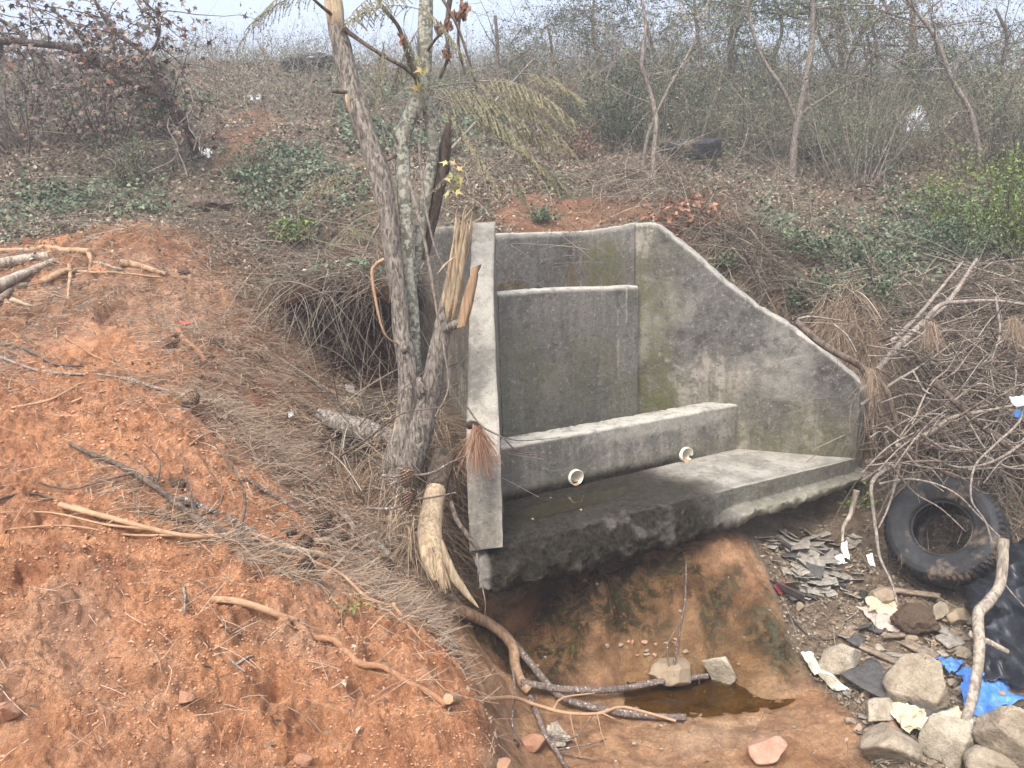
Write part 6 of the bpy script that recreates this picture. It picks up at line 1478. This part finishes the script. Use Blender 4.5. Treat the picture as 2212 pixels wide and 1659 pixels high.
# ------------------------------------------------------------------ pine cones
def cone_proto():
    root = empty('pine_cone', (0, 0, 0), 'x', 'pine cone'); core = MB(); t = np.linspace(0, 1, 10)
    core.tube(np.stack([t * 0, t * 0, t * .08], -1), .022 * np.sin(np.clip(.25 + t * .8, 0, 1) * math.pi) ** .6 + .003, 10); core.build('core', 'bark_dark', root, loc=np.zeros(3))
    mb = MB()
    for k in range(110):
        u = (k + .5) / 110; z = u * .078; a = k * 2.39996; r0 = .02 * math.sin(math.pi * min(1, .22 + .78 * u)) ** .6; r1 = r0 + .015 * (1 - .5 * u)
        c, s_ = math.cos(a), math.sin(a); o = np.array([c, s_, 0]); tn = np.array([-s_, c, 0]); wd = .0065
        b = o * r0 * .6 + [0, 0, z]; e = o * r1 + [0, 0, z + .004 + .006 * u]
        V = [b - tn * wd * .5, b + tn * wd * .5, e + tn * wd, e - tn * wd, e * [1, 1, 0] * 1.06 + [0, 0, e[2] + .003], (b + e) / 2 - [0, 0, .004]]
        mb.add(V, quads=[(0, 1, 2, 3)], tris=[(3, 2, 4), (5, 2, 1), (5, 3, 2), (5, 0, 3), (4, 2, 5), (5, 3, 4)])
    mb.build('scales', 'cone', root, smooth=False, loc=np.zeros(3)); return root
CP = cone_proto()
def place_cone(first, p, rot, sc, label):
    r = CP
    if not first:
        r = CP.copy(); COL.objects.link(r)
        for ch in list(CP.children):
            c = ch.copy(); COL.objects.link(c); c.parent = r
    r.location = p; r.rotation_euler = rot; r.scale = (sc,) * 3; r['label'] = label; r['group'] = 'pine cones'
cones = [(405, 884, 1.3, 'pine cone lying on its side at the upper edge of the bare clay'), (399, 1061, 1.1, 'pine cone under the dark bare branch on the clay'), (688, 1134, 1.0, 'pine cone touching the grey flecked branch, highest of its cluster'), (680, 1147, .9, 'half hidden cone in the middle of the cluster by the flecked branch'),
         (710, 1150, 1.0, 'cone just right of the cluster by the flecked branch'), (640, 1154, .9, 'cone at the left end of the cluster by the flecked branch'), (669, 1173, 1.1, 'upright cone lowest in the cluster by the flecked branch'), (738, 1167, .9, 'weathered grey cone between the cluster and the curled bark strip'),
         (769, 1197, 1.15, 'dark round cone at the tip of the peeled stick'), (654, 1228, 1.0, 'cone half buried under the arching tan root'), (831, 1248, 1.25, 'large cone left of the snapped trunk'), (848, 1232, 1.1, 'paler cone right behind the large one left of the snapped trunk'), (828, 1222, .9, 'grey cone behind the pair left of the snapped trunk'),
         (660, 1046, .8, 'small dark cone in the straw above the cluster'), (915, 1345, .9, 'cone at the lip of the bank above the dark water'), (358, 752, .9, 'small cone on the mound left of the bending root'), (371, 731, .8, 'tiny dark cone above another on the mound'), (482, 750, 1.1, 'cone tangled in grey straw near the middle of the mound'), (387, 591, .9, 'cone at the top of the mound near the peeled log'),
         (587, 757, .8, 'cone in the straw at the left rim of the hollow'), (1118, 1612, .8, 'blackish cone at the bottom beside the orange stone')]
for i, (px, py, sc, lab) in enumerate(cones):
    place_cone(i == 0, tuple(G(px, py, .022)), (rng.uniform(1.2, 1.9), rng.uniform(-.4, .4), rng.uniform(0, 6.28)), sc, lab)
place_cone(False, tuple(PY(878, 1010, 3.98)), (math.pi - .1, .1, 0), 1.25, 'pine cone hanging from the upper branch in front of the tree trunk')
place_cone(False, tuple(PY(880, 1062, 3.92)), (math.pi - .2, .4, 1), 1.15, 'pine cone hanging just below the other on the lower branch at the trunk')
place_cone(False, tuple(PY(1010, 918, 4.2)), (1.4, .4, 1), .8, 'small cone above the rusty needle tuft on the left wing')
# rusty needle tuft on the wing nose
def tuft(px, py, Y, n, L, lab, mat='straw_red', d=(.15, -.2, -1), sp=.35, par=None):
    p = PY(px, py, Y); mb = MB(); strands(mb, np.tile(p, (n, 1)) + rng.normal(0, .012, (n, 3)), rnd(n) * sp + d, rng.uniform(.5, 1, n) * L, .0011, rnd(n) * .12 + [0, 0, -.2], 4)
    if par: return mb.build('needles', mat, par)
    return mb.build('needle_tuft', mat, label=lab, cat='pine needles', loc=p)
tuft(1030, 925, 4.15, 420, .24, 'rusty brown pine needle tuft hanging over the nose of the left wing wall')
for px, py, lab in [(1880, 800, 'small rusty needle tuft caught on the arching branch'), (2010, 700, 'pale needle tuft under the level pale branch'), (2190, 690, 'needle tuft hanging at the right edge of the brush pile')]:
    tuft(px, py, 4.95, 160, .18, lab, 'straw')

# ------------------------------------------------------------------ stones
def rock(px, py, wpx, hpx, mat, label, seed, name='stone', group='stones in the channel and rubble', depth=.8, sink=.3, facets=9, rough=.04, lay=None):
    g = G(px, py + hpx * .35); d = np.linalg.norm(g - CAM); W, H = wpx / F * d / 2 * .85, hpx / F * d / 2 * .85
    rg = np.random.default_rng(seed); nn = rg.normal(size=(facets, 3)); nn /= np.linalg.norm(nn, axis=1)[:, None]; dd = rg.uniform(.5, .95, facets) if facets < 15 else rg.uniform(.8, 1, facets)
    a = np.linspace(0, 2 * math.pi, 84, endpoint=False); b = np.linspace(-math.pi / 2 + .02, math.pi / 2 - .02, 50)
    Bb, Aa = np.meshgrid(b, a, indexing='ij'); D = np.stack([np.cos(Bb) * np.cos(Aa), np.cos(Bb) * np.sin(Aa), np.sin(Bb)], -1).reshape(-1, 3)
    dot = D @ nn.T; rad = np.where(dot > .05, dd / np.maximum(dot, .05), 9).min(1); rad = np.minimum(rad, 1.35)
    P = D * rad[:, None]; P = P / np.array([np.abs(P[:, 0]).max(), np.abs(P[:, 1]).max(), np.abs(P[:, 2]).max()]) * np.array([W, max(W, H) * depth, H * 1.05])
    P = P * (1 + rough * fbm3(P + seed, 14, 4, seed) * 2.2 + rough * fbm3(P + seed, 50, 3, seed) * 1.0)[:, None]
    c, s_ = math.cos(seed), math.sin(seed); 
    P = P + g + np.array([0, 0, H * (1 - sink)])
    mb = MB(); mb.grid(P.reshape(50, 84, 3), closed_v=True); mb.build(name, mat, label=label, cat='stone', group=group, smooth=facets >= 20)
rock(1447, 1447, 104, 56, 'rock_brown', 'rounded brown stone sitting in the puddle behind the lichened branch', 3, facets=26, rough=.02)
rock(1552, 1440, 80, 80, 'rock_pale', 'pale angular stone standing in the puddle right of the rounded brown one', 12, facets=9)
rock(1812, 1412, 112, 82, 'rock_pale', 'pale blocky stone above the dirty white bag', 15)
rock(1990, 1468, 150, 128, 'rock_grey', 'large tan rock left of the blue tarp', 21, facets=12)
rock(1903, 1608, 156, 96, 'rock_grey', 'grey stone with a white top at the bottom, left of the cream cloth', 31)
rock(2065, 1610, 130, 92, 'rock_pale', 'pale stone under the cream cloth', 37)
rock(1910, 1540, 84, 60, 'rock_pale', 'yellowish stone just above the cream cloth', 41)
rock(2180, 1590, 150, 150, 'rock_grey', 'largest pale rock in the bottom right corner', 47, facets=10)
rock(2180, 1500, 110, 60, 'rock_brown', 'flat brown stone under the blue tarp', 49)
rock(2150, 1650, 120, 60, 'rock_grey', 'stone cut by the bottom edge beside the largest pale rock', 53)
rock(1660, 1618, 92, 62, 'rock_pink', 'flat pinkish sandstone slab alone on the channel bottom', 59, facets=9, depth=1.0)
rock(1908, 1287, 62, 42, 'rock_brown', 'small rounded stone just left of the big tyre foot', 61, facets=22)
rock(1150, 1603, 64, 44, 'rock_clay', 'orange stained stone under the channel branches', 67, facets=20)
rock(1085, 1650, 70, 30, 'rock_clay', 'clay coloured stone at the bottom edge of the mound', 69)
rock(2068, 1330, 66, 34, 'rock_brown', 'long low stone beside the crooked pole bend', 71)
rock(2025, 1322, 44, 50, 'rock_grey', 'upright stone between root ball and pole', 73)
rock(640, 1172, 0.1 + 36, 24, 'rock_pale', 'little pale stone under the dark branch', 77, sink=.4) if 0 else None
rock(448, 1148, 34, 20, 'rock_clay', 'little cream stone touching the long tan root', 79, group='stones on the clay bank')
rock(398, 1505, 44, 34, 'rock_clay', 'grey crusted stone in a clay pit low on the mound', 83, group='stones on the clay bank')
rock(20, 1535, 56, 48, 'rock_clay', 'big clay lump at the left edge of the mound', 89, group='stones on the clay bank')
rock(655, 1638, 44, 36, 'rock_clay', 'round orange lump at the bottom edge of the mound', 91, group='stones on the clay bank')
rock(395, 600, 24, 16, 'rock_clay', 'orange lump at the top of the mound near the peeled log', 93, group='stones on the clay bank')
for i in range(44):
    px, py = rng.uniform(1640, 2190), rng.uniform(1290, 1650)
    if px < 1700 + (py - 1290) * .5: px += 200
    rock(px, py, rng.uniform(16, 40), rng.uniform(12, 26), ['rock_pale', 'rock_grey', 'rock_brown'][i % 3], 'small stone among the rubble right of the channel', 200 + i, name='rubble_stone', group='small rubble stones')
for i in range(14):
    px, py = rng.normal(1415, 45), rng.normal(1400, 18)
    rock(px, py, rng.uniform(8, 22), rng.uniform(6, 14), ['rock_clay', 'rock_brown', 'rock_pink'][i % 3], 'pebble in the little heap behind the rounded stone', 300 + i, name='pebble', group='pebbles by the puddle')

# ------------------------------------------------------------------ tyres
def tyre(c, axis, Ro, Wd, label, dirt=True, group='discarded tyres'):
    c = np.array(c); ax = np.array(axis, float); ax /= np.linalg.norm(ax); u = np.cross(ax, [0, 0, 1.]); u /= np.linalg.norm(u); v = np.cross(ax, u)
    root = empty('tyre', tuple(c), label, 'tyre', group)
    h = Wd / 2; Ri = Ro * .50
    prof = [(Ri, -h * .62), (Ri * 1.06, -h * .80), (Ro * .72, -h * .98), (Ro * .82, -h * 1.0), (Ro * .90, -h * .95), (Ro * .955, -h * .84), (Ro * .985, -h * .74), (Ro, -h * .5), (Ro * 1.004, 0), (Ro, h * .5), (Ro * .985, h * .74), (Ro * .955, h * .84), (Ro * .9, h * .95), (Ro * .82, h), (Ro * .72, h * .98), (Ri * 1.06, h * .8), (Ri, h * .62), (Ri * 1.03, h * .55), (Ro * .72, h * .84), (Ro * .88, h * .8), (Ro * .94, h * .5), (Ro * .95, 0), (Ro * .94, -h * .5), (Ro * .88, -h * .8), (Ro * .72, -h * .84), (Ri * 1.03, -h * .55)]
    prof = np.array(prof + prof[:1]); t = np.linspace(0, 1, len(prof)); tt = np.linspace(0, 1, 104, endpoint=False); r_ = np.interp(tt, t, prof[:, 0]); w_ = np.interp(tt, t, prof[:, 1])
    na = 360; a = np.linspace(0, 2 * math.pi, na, endpoint=False)
    rr = np.tile(r_[None], (na, 1)); ww = np.tile(w_[None], (na, 1))
    outer = (rr > Ro * .975)
    groove = np.zeros_like(rr)
    for g_ in (-.45, -.15, .15, .45): groove = np.maximum(groove, np.exp(-((ww / h - g_) / .045) ** 2))
    rr = rr - outer * groove * .014 - outer * (np.sin(a[:, None] * 54 + np.sign(ww) * 1.2) > .75) * (np.abs(ww / h) > .2) * .008
    should = (rr > Ro * .93) & (np.abs(ww) > h * .7) & (tt[None] < .64)
    rr = rr - should * (np.sin(a[:, None] * 60) > .1) * .012
    side = (np.abs(np.abs(ww) - h) < h * .03) & (tt[None] < .64); ring = np.exp(-((rr - Ro * .78) / .003) ** 2)
    ww = ww + np.sign(ww) * side * ring * .002
    Pt = c + rr[..., None] * (np.cos(a)[:, None, None] * u + np.sin(a)[:, None, None] * v) + ww[..., None] * ax
    mb = MB(); mb.grid(Pt, closed_u=True, closed_v=True, flip=True); mb.build('casing', 'rubber', root)
    def ringpart(nm, rad, off, tr):
        mb = MB(); P = c + ax * off + rad * (np.cos(a)[:, None] * u + np.sin(a)[:, None] * v); b2 = np.linspace(0, 2 * math.pi, 8, endpoint=False)
        Q = P[:, None] + tr * (np.cos(b2)[None, :, None] * ((P - c - ax * off) / rad)[:, None] + np.sin(b2)[None, :, None] * ax); mb.grid(Q, closed_u=True, closed_v=True); mb.build(nm, 'rubber', root)
    ringpart('bead', Ri, h * .66, .008); ringpart('bead', Ri, -h * .66, .008)
    return root
tyre(PY(2044, 1152, 4.98), (-.62, -.54, .58), .375, .36, 'big worn black tyre with dried mud, leaning under the brush pile')
tyre(G(1497, 352, .17), (-.05, -.12, 1), .36, .24, 'dusty black tyre lying flat in the leaves above the headwall')
tyre(G(1740, 345, .14), (.05, -.2, 1), .34, .22, 'tyre lying half hidden behind the young tree trunk')
# dark mound of tyres / plastic on the crest
def lump(px, py, wpx, hpx, mat, label, name, cat, seed):
    rock(px, py, wpx, hpx, mat, label, seed, name=name, group=None, facets=24, rough=.1)
    o = [o for o in COL.objects if o.get('label') == label][-1]; o['category'] = cat
lump(660, 140, 150, 44, 'tarp_black', 'dark rounded heap on the crest left of the grey tree', 'dark_heap', 'heap', 5)
lump(755, 146, 60, 26, 'tarp_black', 'smaller dark heap on the crest behind the grey tree', 'dark_heap', 'heap', 6)
lump(1970, 1335, 98, 84, 'mesh_black', 'matted brown root ball in front of the big tyre', 'root_ball', 'root ball', 8)
lump(2178, 335, 0.1 + 50, 40, 'bark_mid', 'brown stump in the haze right of the white sack', 'tree_stump', 'stump', 9)
lump(455, 440, 110, 40, 'bark_mid', 'low broken stump at the top of the clay mound', 'tree_stump', 'stump', 10)
lump(430, 1290, 60, 44, 'rock_clay', 'crumbly dark clay hole lump at the start of the thick tan root', 'clay_lump', 'clay', 14) if 0 else None

# ------------------------------------------------------------------ cloths, bags, sheets
def cloth(corners, mat, label, name, cat, amp=.03, n=44, seed=1, lift=.02, ragged=.08, freq=9, free=False, puff=0.0, an=1.4):
    """corners: four (px, py[, lift]) points; a crumpled sheet resting on the ground between them."""
    rg = np.random.default_rng(seed)
    C = pathY(corners) if free else gpath(corners)
    u = np.linspace(0, 1, n); U, V = np.meshgrid(u, u, indexing='ij')
    e = np.minimum(np.minimum(U, 1 - U), np.minimum(V, 1 - V))
    U2 = U + (fbm2(U.ravel() + seed, V.ravel(), 4, 3, seed).reshape(n, n)) * ragged; V2 = V + (fbm2(U.ravel(), V.ravel() + seed, 4, 3, seed + 9).reshape(n, n)) * ragged
    P = (C[0] * ((1 - U2) * (1 - V2))[..., None] + C[1] * (U2 * (1 - V2))[..., None] + C[2] * (U2 * V2)[..., None] + C[3] * ((1 - U2) * V2)[..., None])
    fl = P.reshape(-1, 3)
    rid = 1 - np.abs(fbm2(fl[:, 0] * an + seed, fl[:, 1] + fl[:, 2], freq, 3, seed)) * 2
    z = amp * rid + puff * np.sin(U.ravel() * math.pi) * np.sin(V.ravel() * math.pi)
    fl[:, 2] += z; fl[:, 1] -= .4 * z
    if not free:
        h = Hfull(fl[:, 0], fl[:, 1]); fl[:, 2] = np.maximum(fl[:, 2], h + lift * .4)
    mb = MB(); mb.grid(fl.reshape(n, n, 3)); o = mb.build(name, mat, label=label, cat=cat)
    sm = o.modifiers.new('thickness', 'SOLIDIFY'); sm.thickness = .003
    return o
cloth([(1850, 1312, .03), (1895, 1300, .06), (1960, 1368, .02), (1900, 1362, .02)], 'cloth_pink', 'crumpled dirty pink cloth lying left of the root ball', 'cloth', 'cloth', .02, seed=3, ragged=.12)
cloth([(1868, 1292, .06), (1935, 1300, .06), (1940, 1335, .05), (1880, 1322, .06)], 'cloth_cream', 'yellowish rag behind the dirty pink cloth', 'cloth', 'cloth', .03, seed=5)
cloth([(1855, 1278, .05), (1905, 1285, .05), (1930, 1310, .03), (1862, 1298, .04)], 'cloth_black', 'black rag between the small rounded stone and the pink cloth', 'cloth', 'cloth', .02, seed=6)
cloth([(1728, 1410, .05), (1752, 1408, .05), (1775, 1460, .06), (1758, 1462, .03)], 'bag_dirty', 'upper white end of the twisted dirty bag left of the blocky stone', 'bag', 'bag', .02, seed=8, puff=.03, ragged=.05)
cloth([(1758, 1452, .05), (1782, 1448, .05), (1835, 1492, .04), (1800, 1490, .02)], 'bag_dirty', 'lower yellowed half of the twisted dirty bag', 'bag', 'bag', .02, seed=9, puff=.04, ragged=.05)
cloth([(1952, 1570, .12), (2060, 1530, .2), (2130, 1590, .14), (2060, 1620, .08)], 'cloth_cream', 'large stiff cream cloth draped over stones at the bottom right', 'cloth', 'cloth', .05, seed=11, ragged=.12)
cloth([(1900, 1520, .08), (1985, 1530, .12), (2010, 1575, .12), (1960, 1590, .08)], 'cloth_cream', 'folded cream cloth corner on the yellowish stone', 'cloth', 'cloth', .035, seed=12, ragged=.12)
cloth([(2062, 1455, .15), (2150, 1462, .16), (2212, 1520, .12), (2085, 1545, .06)], 'tarp_blue', 'bright blue torn tarp behind the crooked grey pole', 'tarp', 'tarp', .05, seed=13, ragged=.14, freq=6)
cloth([(2022, 1425, .12), (2082, 1428, .12), (2065, 1452, .1), (2045, 1455, .08)], 'tarp_blue', 'small blue tarp scrap left of the big blue piece', 'tarp', 'tarp', .03, seed=14, ragged=.12)
cloth([(2080, 1240, .25), (2240, 1170, .5), (2300, 1500, .35), (2120, 1470, .2)], 'tarp_black', 'large black plastic sheet spread down the right edge below the tyre', 'plastic_sheet', 'plastic sheet', .06, 100, seed=15, ragged=.1, freq=3.5, an=3.0)
cloth([(1670, 1262, .03), (1692, 1258, .03), (1700, 1282, .03), (1680, 1285, .02)], 'cloth_red', 'small dark red rag beside the upright dark shingle', 'cloth', 'cloth', .012, seed=16)
cloth([(1780, 1205, .06), (1815, 1200, .1), (1828, 1218, .06), (1800, 1222, .03)], 'plastic_white', 'white plastic film on top of the shingle heap', 'plastic_scrap', 'plastic', .02, seed=17, ragged=.15)
cloth([(1815, 1175, .12), (1828, 1172, .12), (1835, 1212, .1), (1822, 1210, .08)], 'plastic_white', 'torn white film hooked on the frayed root', 'plastic_scrap', 'plastic', .015, seed=18, ragged=.15)
cloth([(1870, 1200, 4.75), (1884, 1196, 4.75), (1890, 1226, 4.72), (1878, 1222, 4.72)], 'plastic_white', 'small white film dangling on the forked vine by the tyre', 'plastic_scrap', 'plastic', .008, seed=19, free=True)
cloth([(2176, 858, 4.7), (2225, 856, 4.7), (2230, 882, 4.7), (2192, 878, 4.7)], 'plastic_bluewhite', 'pale blue wrapper stuck in the brush at the right edge', 'wrapper', 'wrapper', .012, seed=20, free=True)
cloth([(2188, 890, 4.72), (2212, 884, 4.72), (2212, 904, 4.72), (2192, 902, 4.72)], 'tarp_blue', 'little dark blue scrap under the pale blue wrapper', 'wrapper', 'wrapper', .008, seed=21, free=True)
cloth([(1938, 265, .3), (1995, 258, .3), (2012, 290, .1), (1955, 292, .1)], 'plastic_bluewhite', 'white sack lying on the slope at the upper right', 'sack', 'sack', .05, seed=22, puff=.25)
cloth([(420, 325, .05), (455, 322, .1), (458, 342, .05), (418, 344, .03)], 'plastic_white', 'crumpled white paper below the cup on the earth path', 'paper', 'paper', .03, seed=23, ragged=.2)
cloth([(540, 208, .08), (562, 206, .1), (565, 219, .05), (542, 220, .05)], 'plastic_bluewhite', 'small white rag high on the earth path', 'plastic_scrap', 'plastic', .03, seed=24, ragged=.2)
cloth([(745, 833, .05), (765, 838, .06), (768, 852, .05), (750, 848, .03)], 'plastic_white', 'white crumpled scrap in the hollow left of the grey tree', 'plastic_scrap', 'plastic', .015, seed=25, ragged=.15)
cloth([(1168, 1582, .03), (1205, 1560, .05), (1235, 1600, .03), (1195, 1620, .02)], 'plastic_bluewhite', 'grey clear plastic piece among the channel branches', 'plastic_scrap', 'plastic', .02, seed=26, ragged=.15).data.materials[0] = MATS['wood_grey']
cloth([(622, 897 - 5, .02), (634, 890, .02), (636, 900, .02), (624, 904, .02)], 'plastic_white', 'tiny pale scrap on the straw bank', 'plastic_scrap', 'plastic', .008, seed=27)
cloth([(378, 697, .02), (395, 694, .03), (420, 698, .02), (400, 702, .02)], 'orange', 'short red tape on the mound', 'tape', 'tape', .004, seed=28, ragged=.02)
def cup():
    g = G(398, 312); root = empty('paper_cup', tuple(g), 'pale cup lying at the edge of the purple scrub', 'cup')
    ax = np.array([.45, -.1, .9]); ax /= np.linalg.norm(ax); u = np.cross(ax, [0, 1, 0]); u /= np.linalg.norm(u); v = np.cross(ax, u); a = np.linspace(0, 2 * math.pi, 32, endpoint=False)
    rings = [(.001, .0), (.03, 0), (.032, .004), (.044, .11), (.047, .112), (.044, .113), (.040, .108), (.03, .006), (.001, .006)]
    P = np.array([g + ax * z_ + r_ * (np.cos(a)[:, None] * u + np.sin(a)[:, None] * v) for r_, z_ in rings]); mb = MB(); mb.grid(P, closed_v=True); mb.build('cup_body', 'cloth_cream', root)
cup()
# dented can with a printed band
g = G(2145, 1630, .05); mb = MB(); t = np.linspace(0, 1, 12)[:, None]; P = g + np.array([-.05, -.03, .0]) + np.array([.11, .05, .01]) * t
mb.tube(P, np.where((t[:, 0] < .05) | (t[:, 0] > .95), .024, .031), 24, rough=.08); mb.build('crushed_can', 'metal', label='small crushed metal can between the stones at the bottom right', cat='can')

# ------------------------------------------------------------------ roofing shingles and boards
def plate(c, wd, ln, th, ax, tilt, yaw, mat, label, name, cat, group, seed, curve=.0):
    rg = np.random.default_rng(seed); k = 12; a = np.sort(rg.uniform(0, 2 * math.pi, k)); a = np.linspace(0, 2 * math.pi, 16, endpoint=False)
    sq = 1 / np.maximum(np.abs(np.cos(a)), np.abs(np.sin(a))) * rg.uniform(.88, 1.04, 16)
    o = np.stack([np.cos(a) * sq * wd / 2, np.sin(a) * sq * ln / 2], -1)
    R = Matrix.Rotation(yaw, 3, 'Z') @ Matrix.Rotation(tilt, 3, 'X') @ Matrix.Rotation(ax, 3, 'Y'); R = np.array(R)
    rings = []
    for s_, z in ((.02, th / 2), (.5, th / 2), (.97, th / 2), (1, th / 4), (1, -th / 4), (.97, -th / 2), (.5, -th / 2), (.02, -th / 2)):
        q_ = o * s_; rings.append(np.column_stack([q_, z + curve * ((q_[:, 0] / wd) ** 2 * 4) * wd ]))
    P = np.array(rings) @ R.T + c
    mb = MB(); mb.grid(P, closed_v=True, flip=True); mb.build(name, mat, label=label, cat=cat, group=group, smooth=False)
for i in range(84):
    u_, v_ = rng.random(), rng.random()
    px, py = 1625 + 215 * u_ + 20 * v_, 1172 + 125 * v_ - 25 * u_ * (1 - v_) + rng.normal(0, 5)
    if px < 1640 + (py - 1165) * .62: px = 1645 + (py - 1165) * .62 + rng.uniform(0, 50)
    g = G(px, py); sz = rng.uniform(.06, .16) * (1.25 if 1700 < px < 1790 else .9)
    plate(g + [0, 0, .012 + .06 * rng.random() * math.sin(math.pi * u_)], sz, sz * rng.uniform(.5, 1.0), .004, rng.normal(.05, .22), rng.normal(.25, .25), rng.uniform(0, 3.1), 'slate' if i % 9 else 'slate_dark', "thin grey roofing shingle in the heap under the apron's right end", 'roof_shingle', 'shingle', 'heap of old roofing shingles', 400 + i, rng.normal(0, .02))
plate(G(1702, 1318) + [0, 0, .14], .07, .27, .007, 1.35, .0, .5, 'slate_dark', 'dark shingle standing upright at the edge of the shingle heap', 'roof_shingle', 'shingle', 'heap of old roofing shingles', 511)
plate(G(1690, 1195) + [0, 0, .07], .07, .14, .004, 1.1, .4, .8, 'slate_dark', 'black curled shingle at the top left of the heap', 'roof_shingle', 'shingle', 'heap of old roofing shingles', 512, .2)
for i in range(30):
    px, py = rng.uniform(1800, 2110), rng.uniform(1340, 1600)
    sz = rng.uniform(.05, .15); plate(G(px, py) + [0, 0, .02], sz, sz * rng.uniform(.35, .9), .006, rng.normal(0, .2), rng.normal(.2, .25), rng.uniform(0, 3.1), ['slate', 'board', 'slate', 'slate_dark'][i % 4], 'loose flat scrap lying between the rubble stones left of the crooked pole', 'flat_scrap', 'scrap', 'flat scraps among the rubble', 700 + i)
BD = [((1900, 1480), .34, .30, 'slate_dark', 'large flat brown sheet between the big tan rock and the blocky stone', .1, .6), ((1885, 1420), .30, .05, 'board', 'narrow board lying on the flat brown sheet', .15, -.9), ((1930, 1385), .16, .04, 'board', 'short level board below the pink cloth', .05, .1), ((1985, 1415), .22, .07, 'board', 'tan board slanting down right above the big tan rock', .2, -1.0),
      ((2020, 1250), .30, .06, 'board', 'dark board sticking out under the big tyre', .1, -.9), ((1960, 1290), .40, .05, 'board', 'long thin board lying under the foot of the big tyre', .1, -.3), ((2050, 1395), .16, .12, 'slate', 'broken grey tile piece left of the crooked pole', .2, .4), ((2030, 1370), .12, .1, 'slate', 'second broken tile piece beside the first by the pole', .3, 1.0),
      ((2035, 1425), .05, .06, 'wood_grey', 'little square wood block above the blue scrap', .1, .2), ((1960, 1640), .34, .04, 'board', 'narrow board between two stones at the bottom', .2, -.8), ((1850, 1395), .14, .08, 'slate_dark', 'dark plastic strip above the blocky stone', .2, .8), ((2010, 1540), .2, .14, 'slate_dark', 'dark flat piece under the big tan rock', .1, .3)]
for i, ((px, py), ln, wd, mt, lab, tl, yw) in enumerate(BD):
    plate(G(px, py) + [0, 0, .04], ln, wd, .014, tl * .3, tl, yw, mt, lab, 'board' if mt in ('board', 'wood_grey') else 'flat_sheet', 'board' if mt in ('board', 'wood_grey') else 'sheet', None, 600 + i)
stick([(1690, 1310), (1740, 1370), (1790, 1385), (1830, 1370)], 4, 'cloth_black', 'thin black cable looping over the gravel left of the blocky stone', 'cable', 'cable')
stick([(1880, 1400), (1930, 1450), (1990, 1500)], 3, 'cloth_black', 'thin dark wire across the flat brown sheet', 'cable', 'cable')
stick([(1870, 1290, .02), (1850, 1325, .03), (1810, 1350)], 4, 'twig_grey', 'thin pale stick across the gravel below the shingle heap', 'twig', 'twig')
stick([(1905, 1540), (1930, 1580), (1965, 1620)], 18, 'rock_pink', 'clay red pipe shard between the grey stone and yellowish stone', 'pipe_shard', 'pipe', taper=.9)
for i, (px, py, mt) in enumerate([(1190, 1075, 'brown_leaf'), (1255, 1100, 'yellow_leaf'), (1150, 1120, 'yellow_leaf')]):
    p = PZ(px, py, 1.14); mb = MB(); star_leaves(mb, np.array([p]), .035, np.array([[.1, -.2, 1.]])); mb.build('fallen_leaf', mt, label=['brown leaf lying on the wet apron below the left pipe', 'tiny yellow leaf near the reflection of the left pipe', 'pale leaf nearest the left wing on the wet apron'][i], cat='leaf', loc=p)

# ------------------------------------------------------------------ fog
def haze():
    mb = MB(); r = 124; zl, zh = -6, 11.5
    V = [(x, y, z) for z in (zl, zh) for x, y in ((-r, -r), (r, -r), (r, r), (-r, r))]
    mb.add(V, quads=[(0, 3, 2, 1), (4, 5, 6, 7), (0, 1, 5, 4), (1, 2, 6, 5), (2, 3, 7, 6), (3, 0, 4, 7)])
    m = bpy.data.materials.new('pale_fog'); m.use_nodes = True; t = m.node_tree
    t.nodes.remove(t.nodes['Principled BSDF'])
    v = t.nodes.new('ShaderNodeVolumePrincipled'); v.inputs['Color'].default_value = (.93, .95, 1, 1); v.inputs['Density'].default_value = .0066; v.inputs['Anisotropy'].default_value = .2
    t.links.new(v.outputs[0], t.nodes['Material Output'].inputs['Volume'])
    mb.build('haze', m, kind='stuff', smooth=False)
haze()
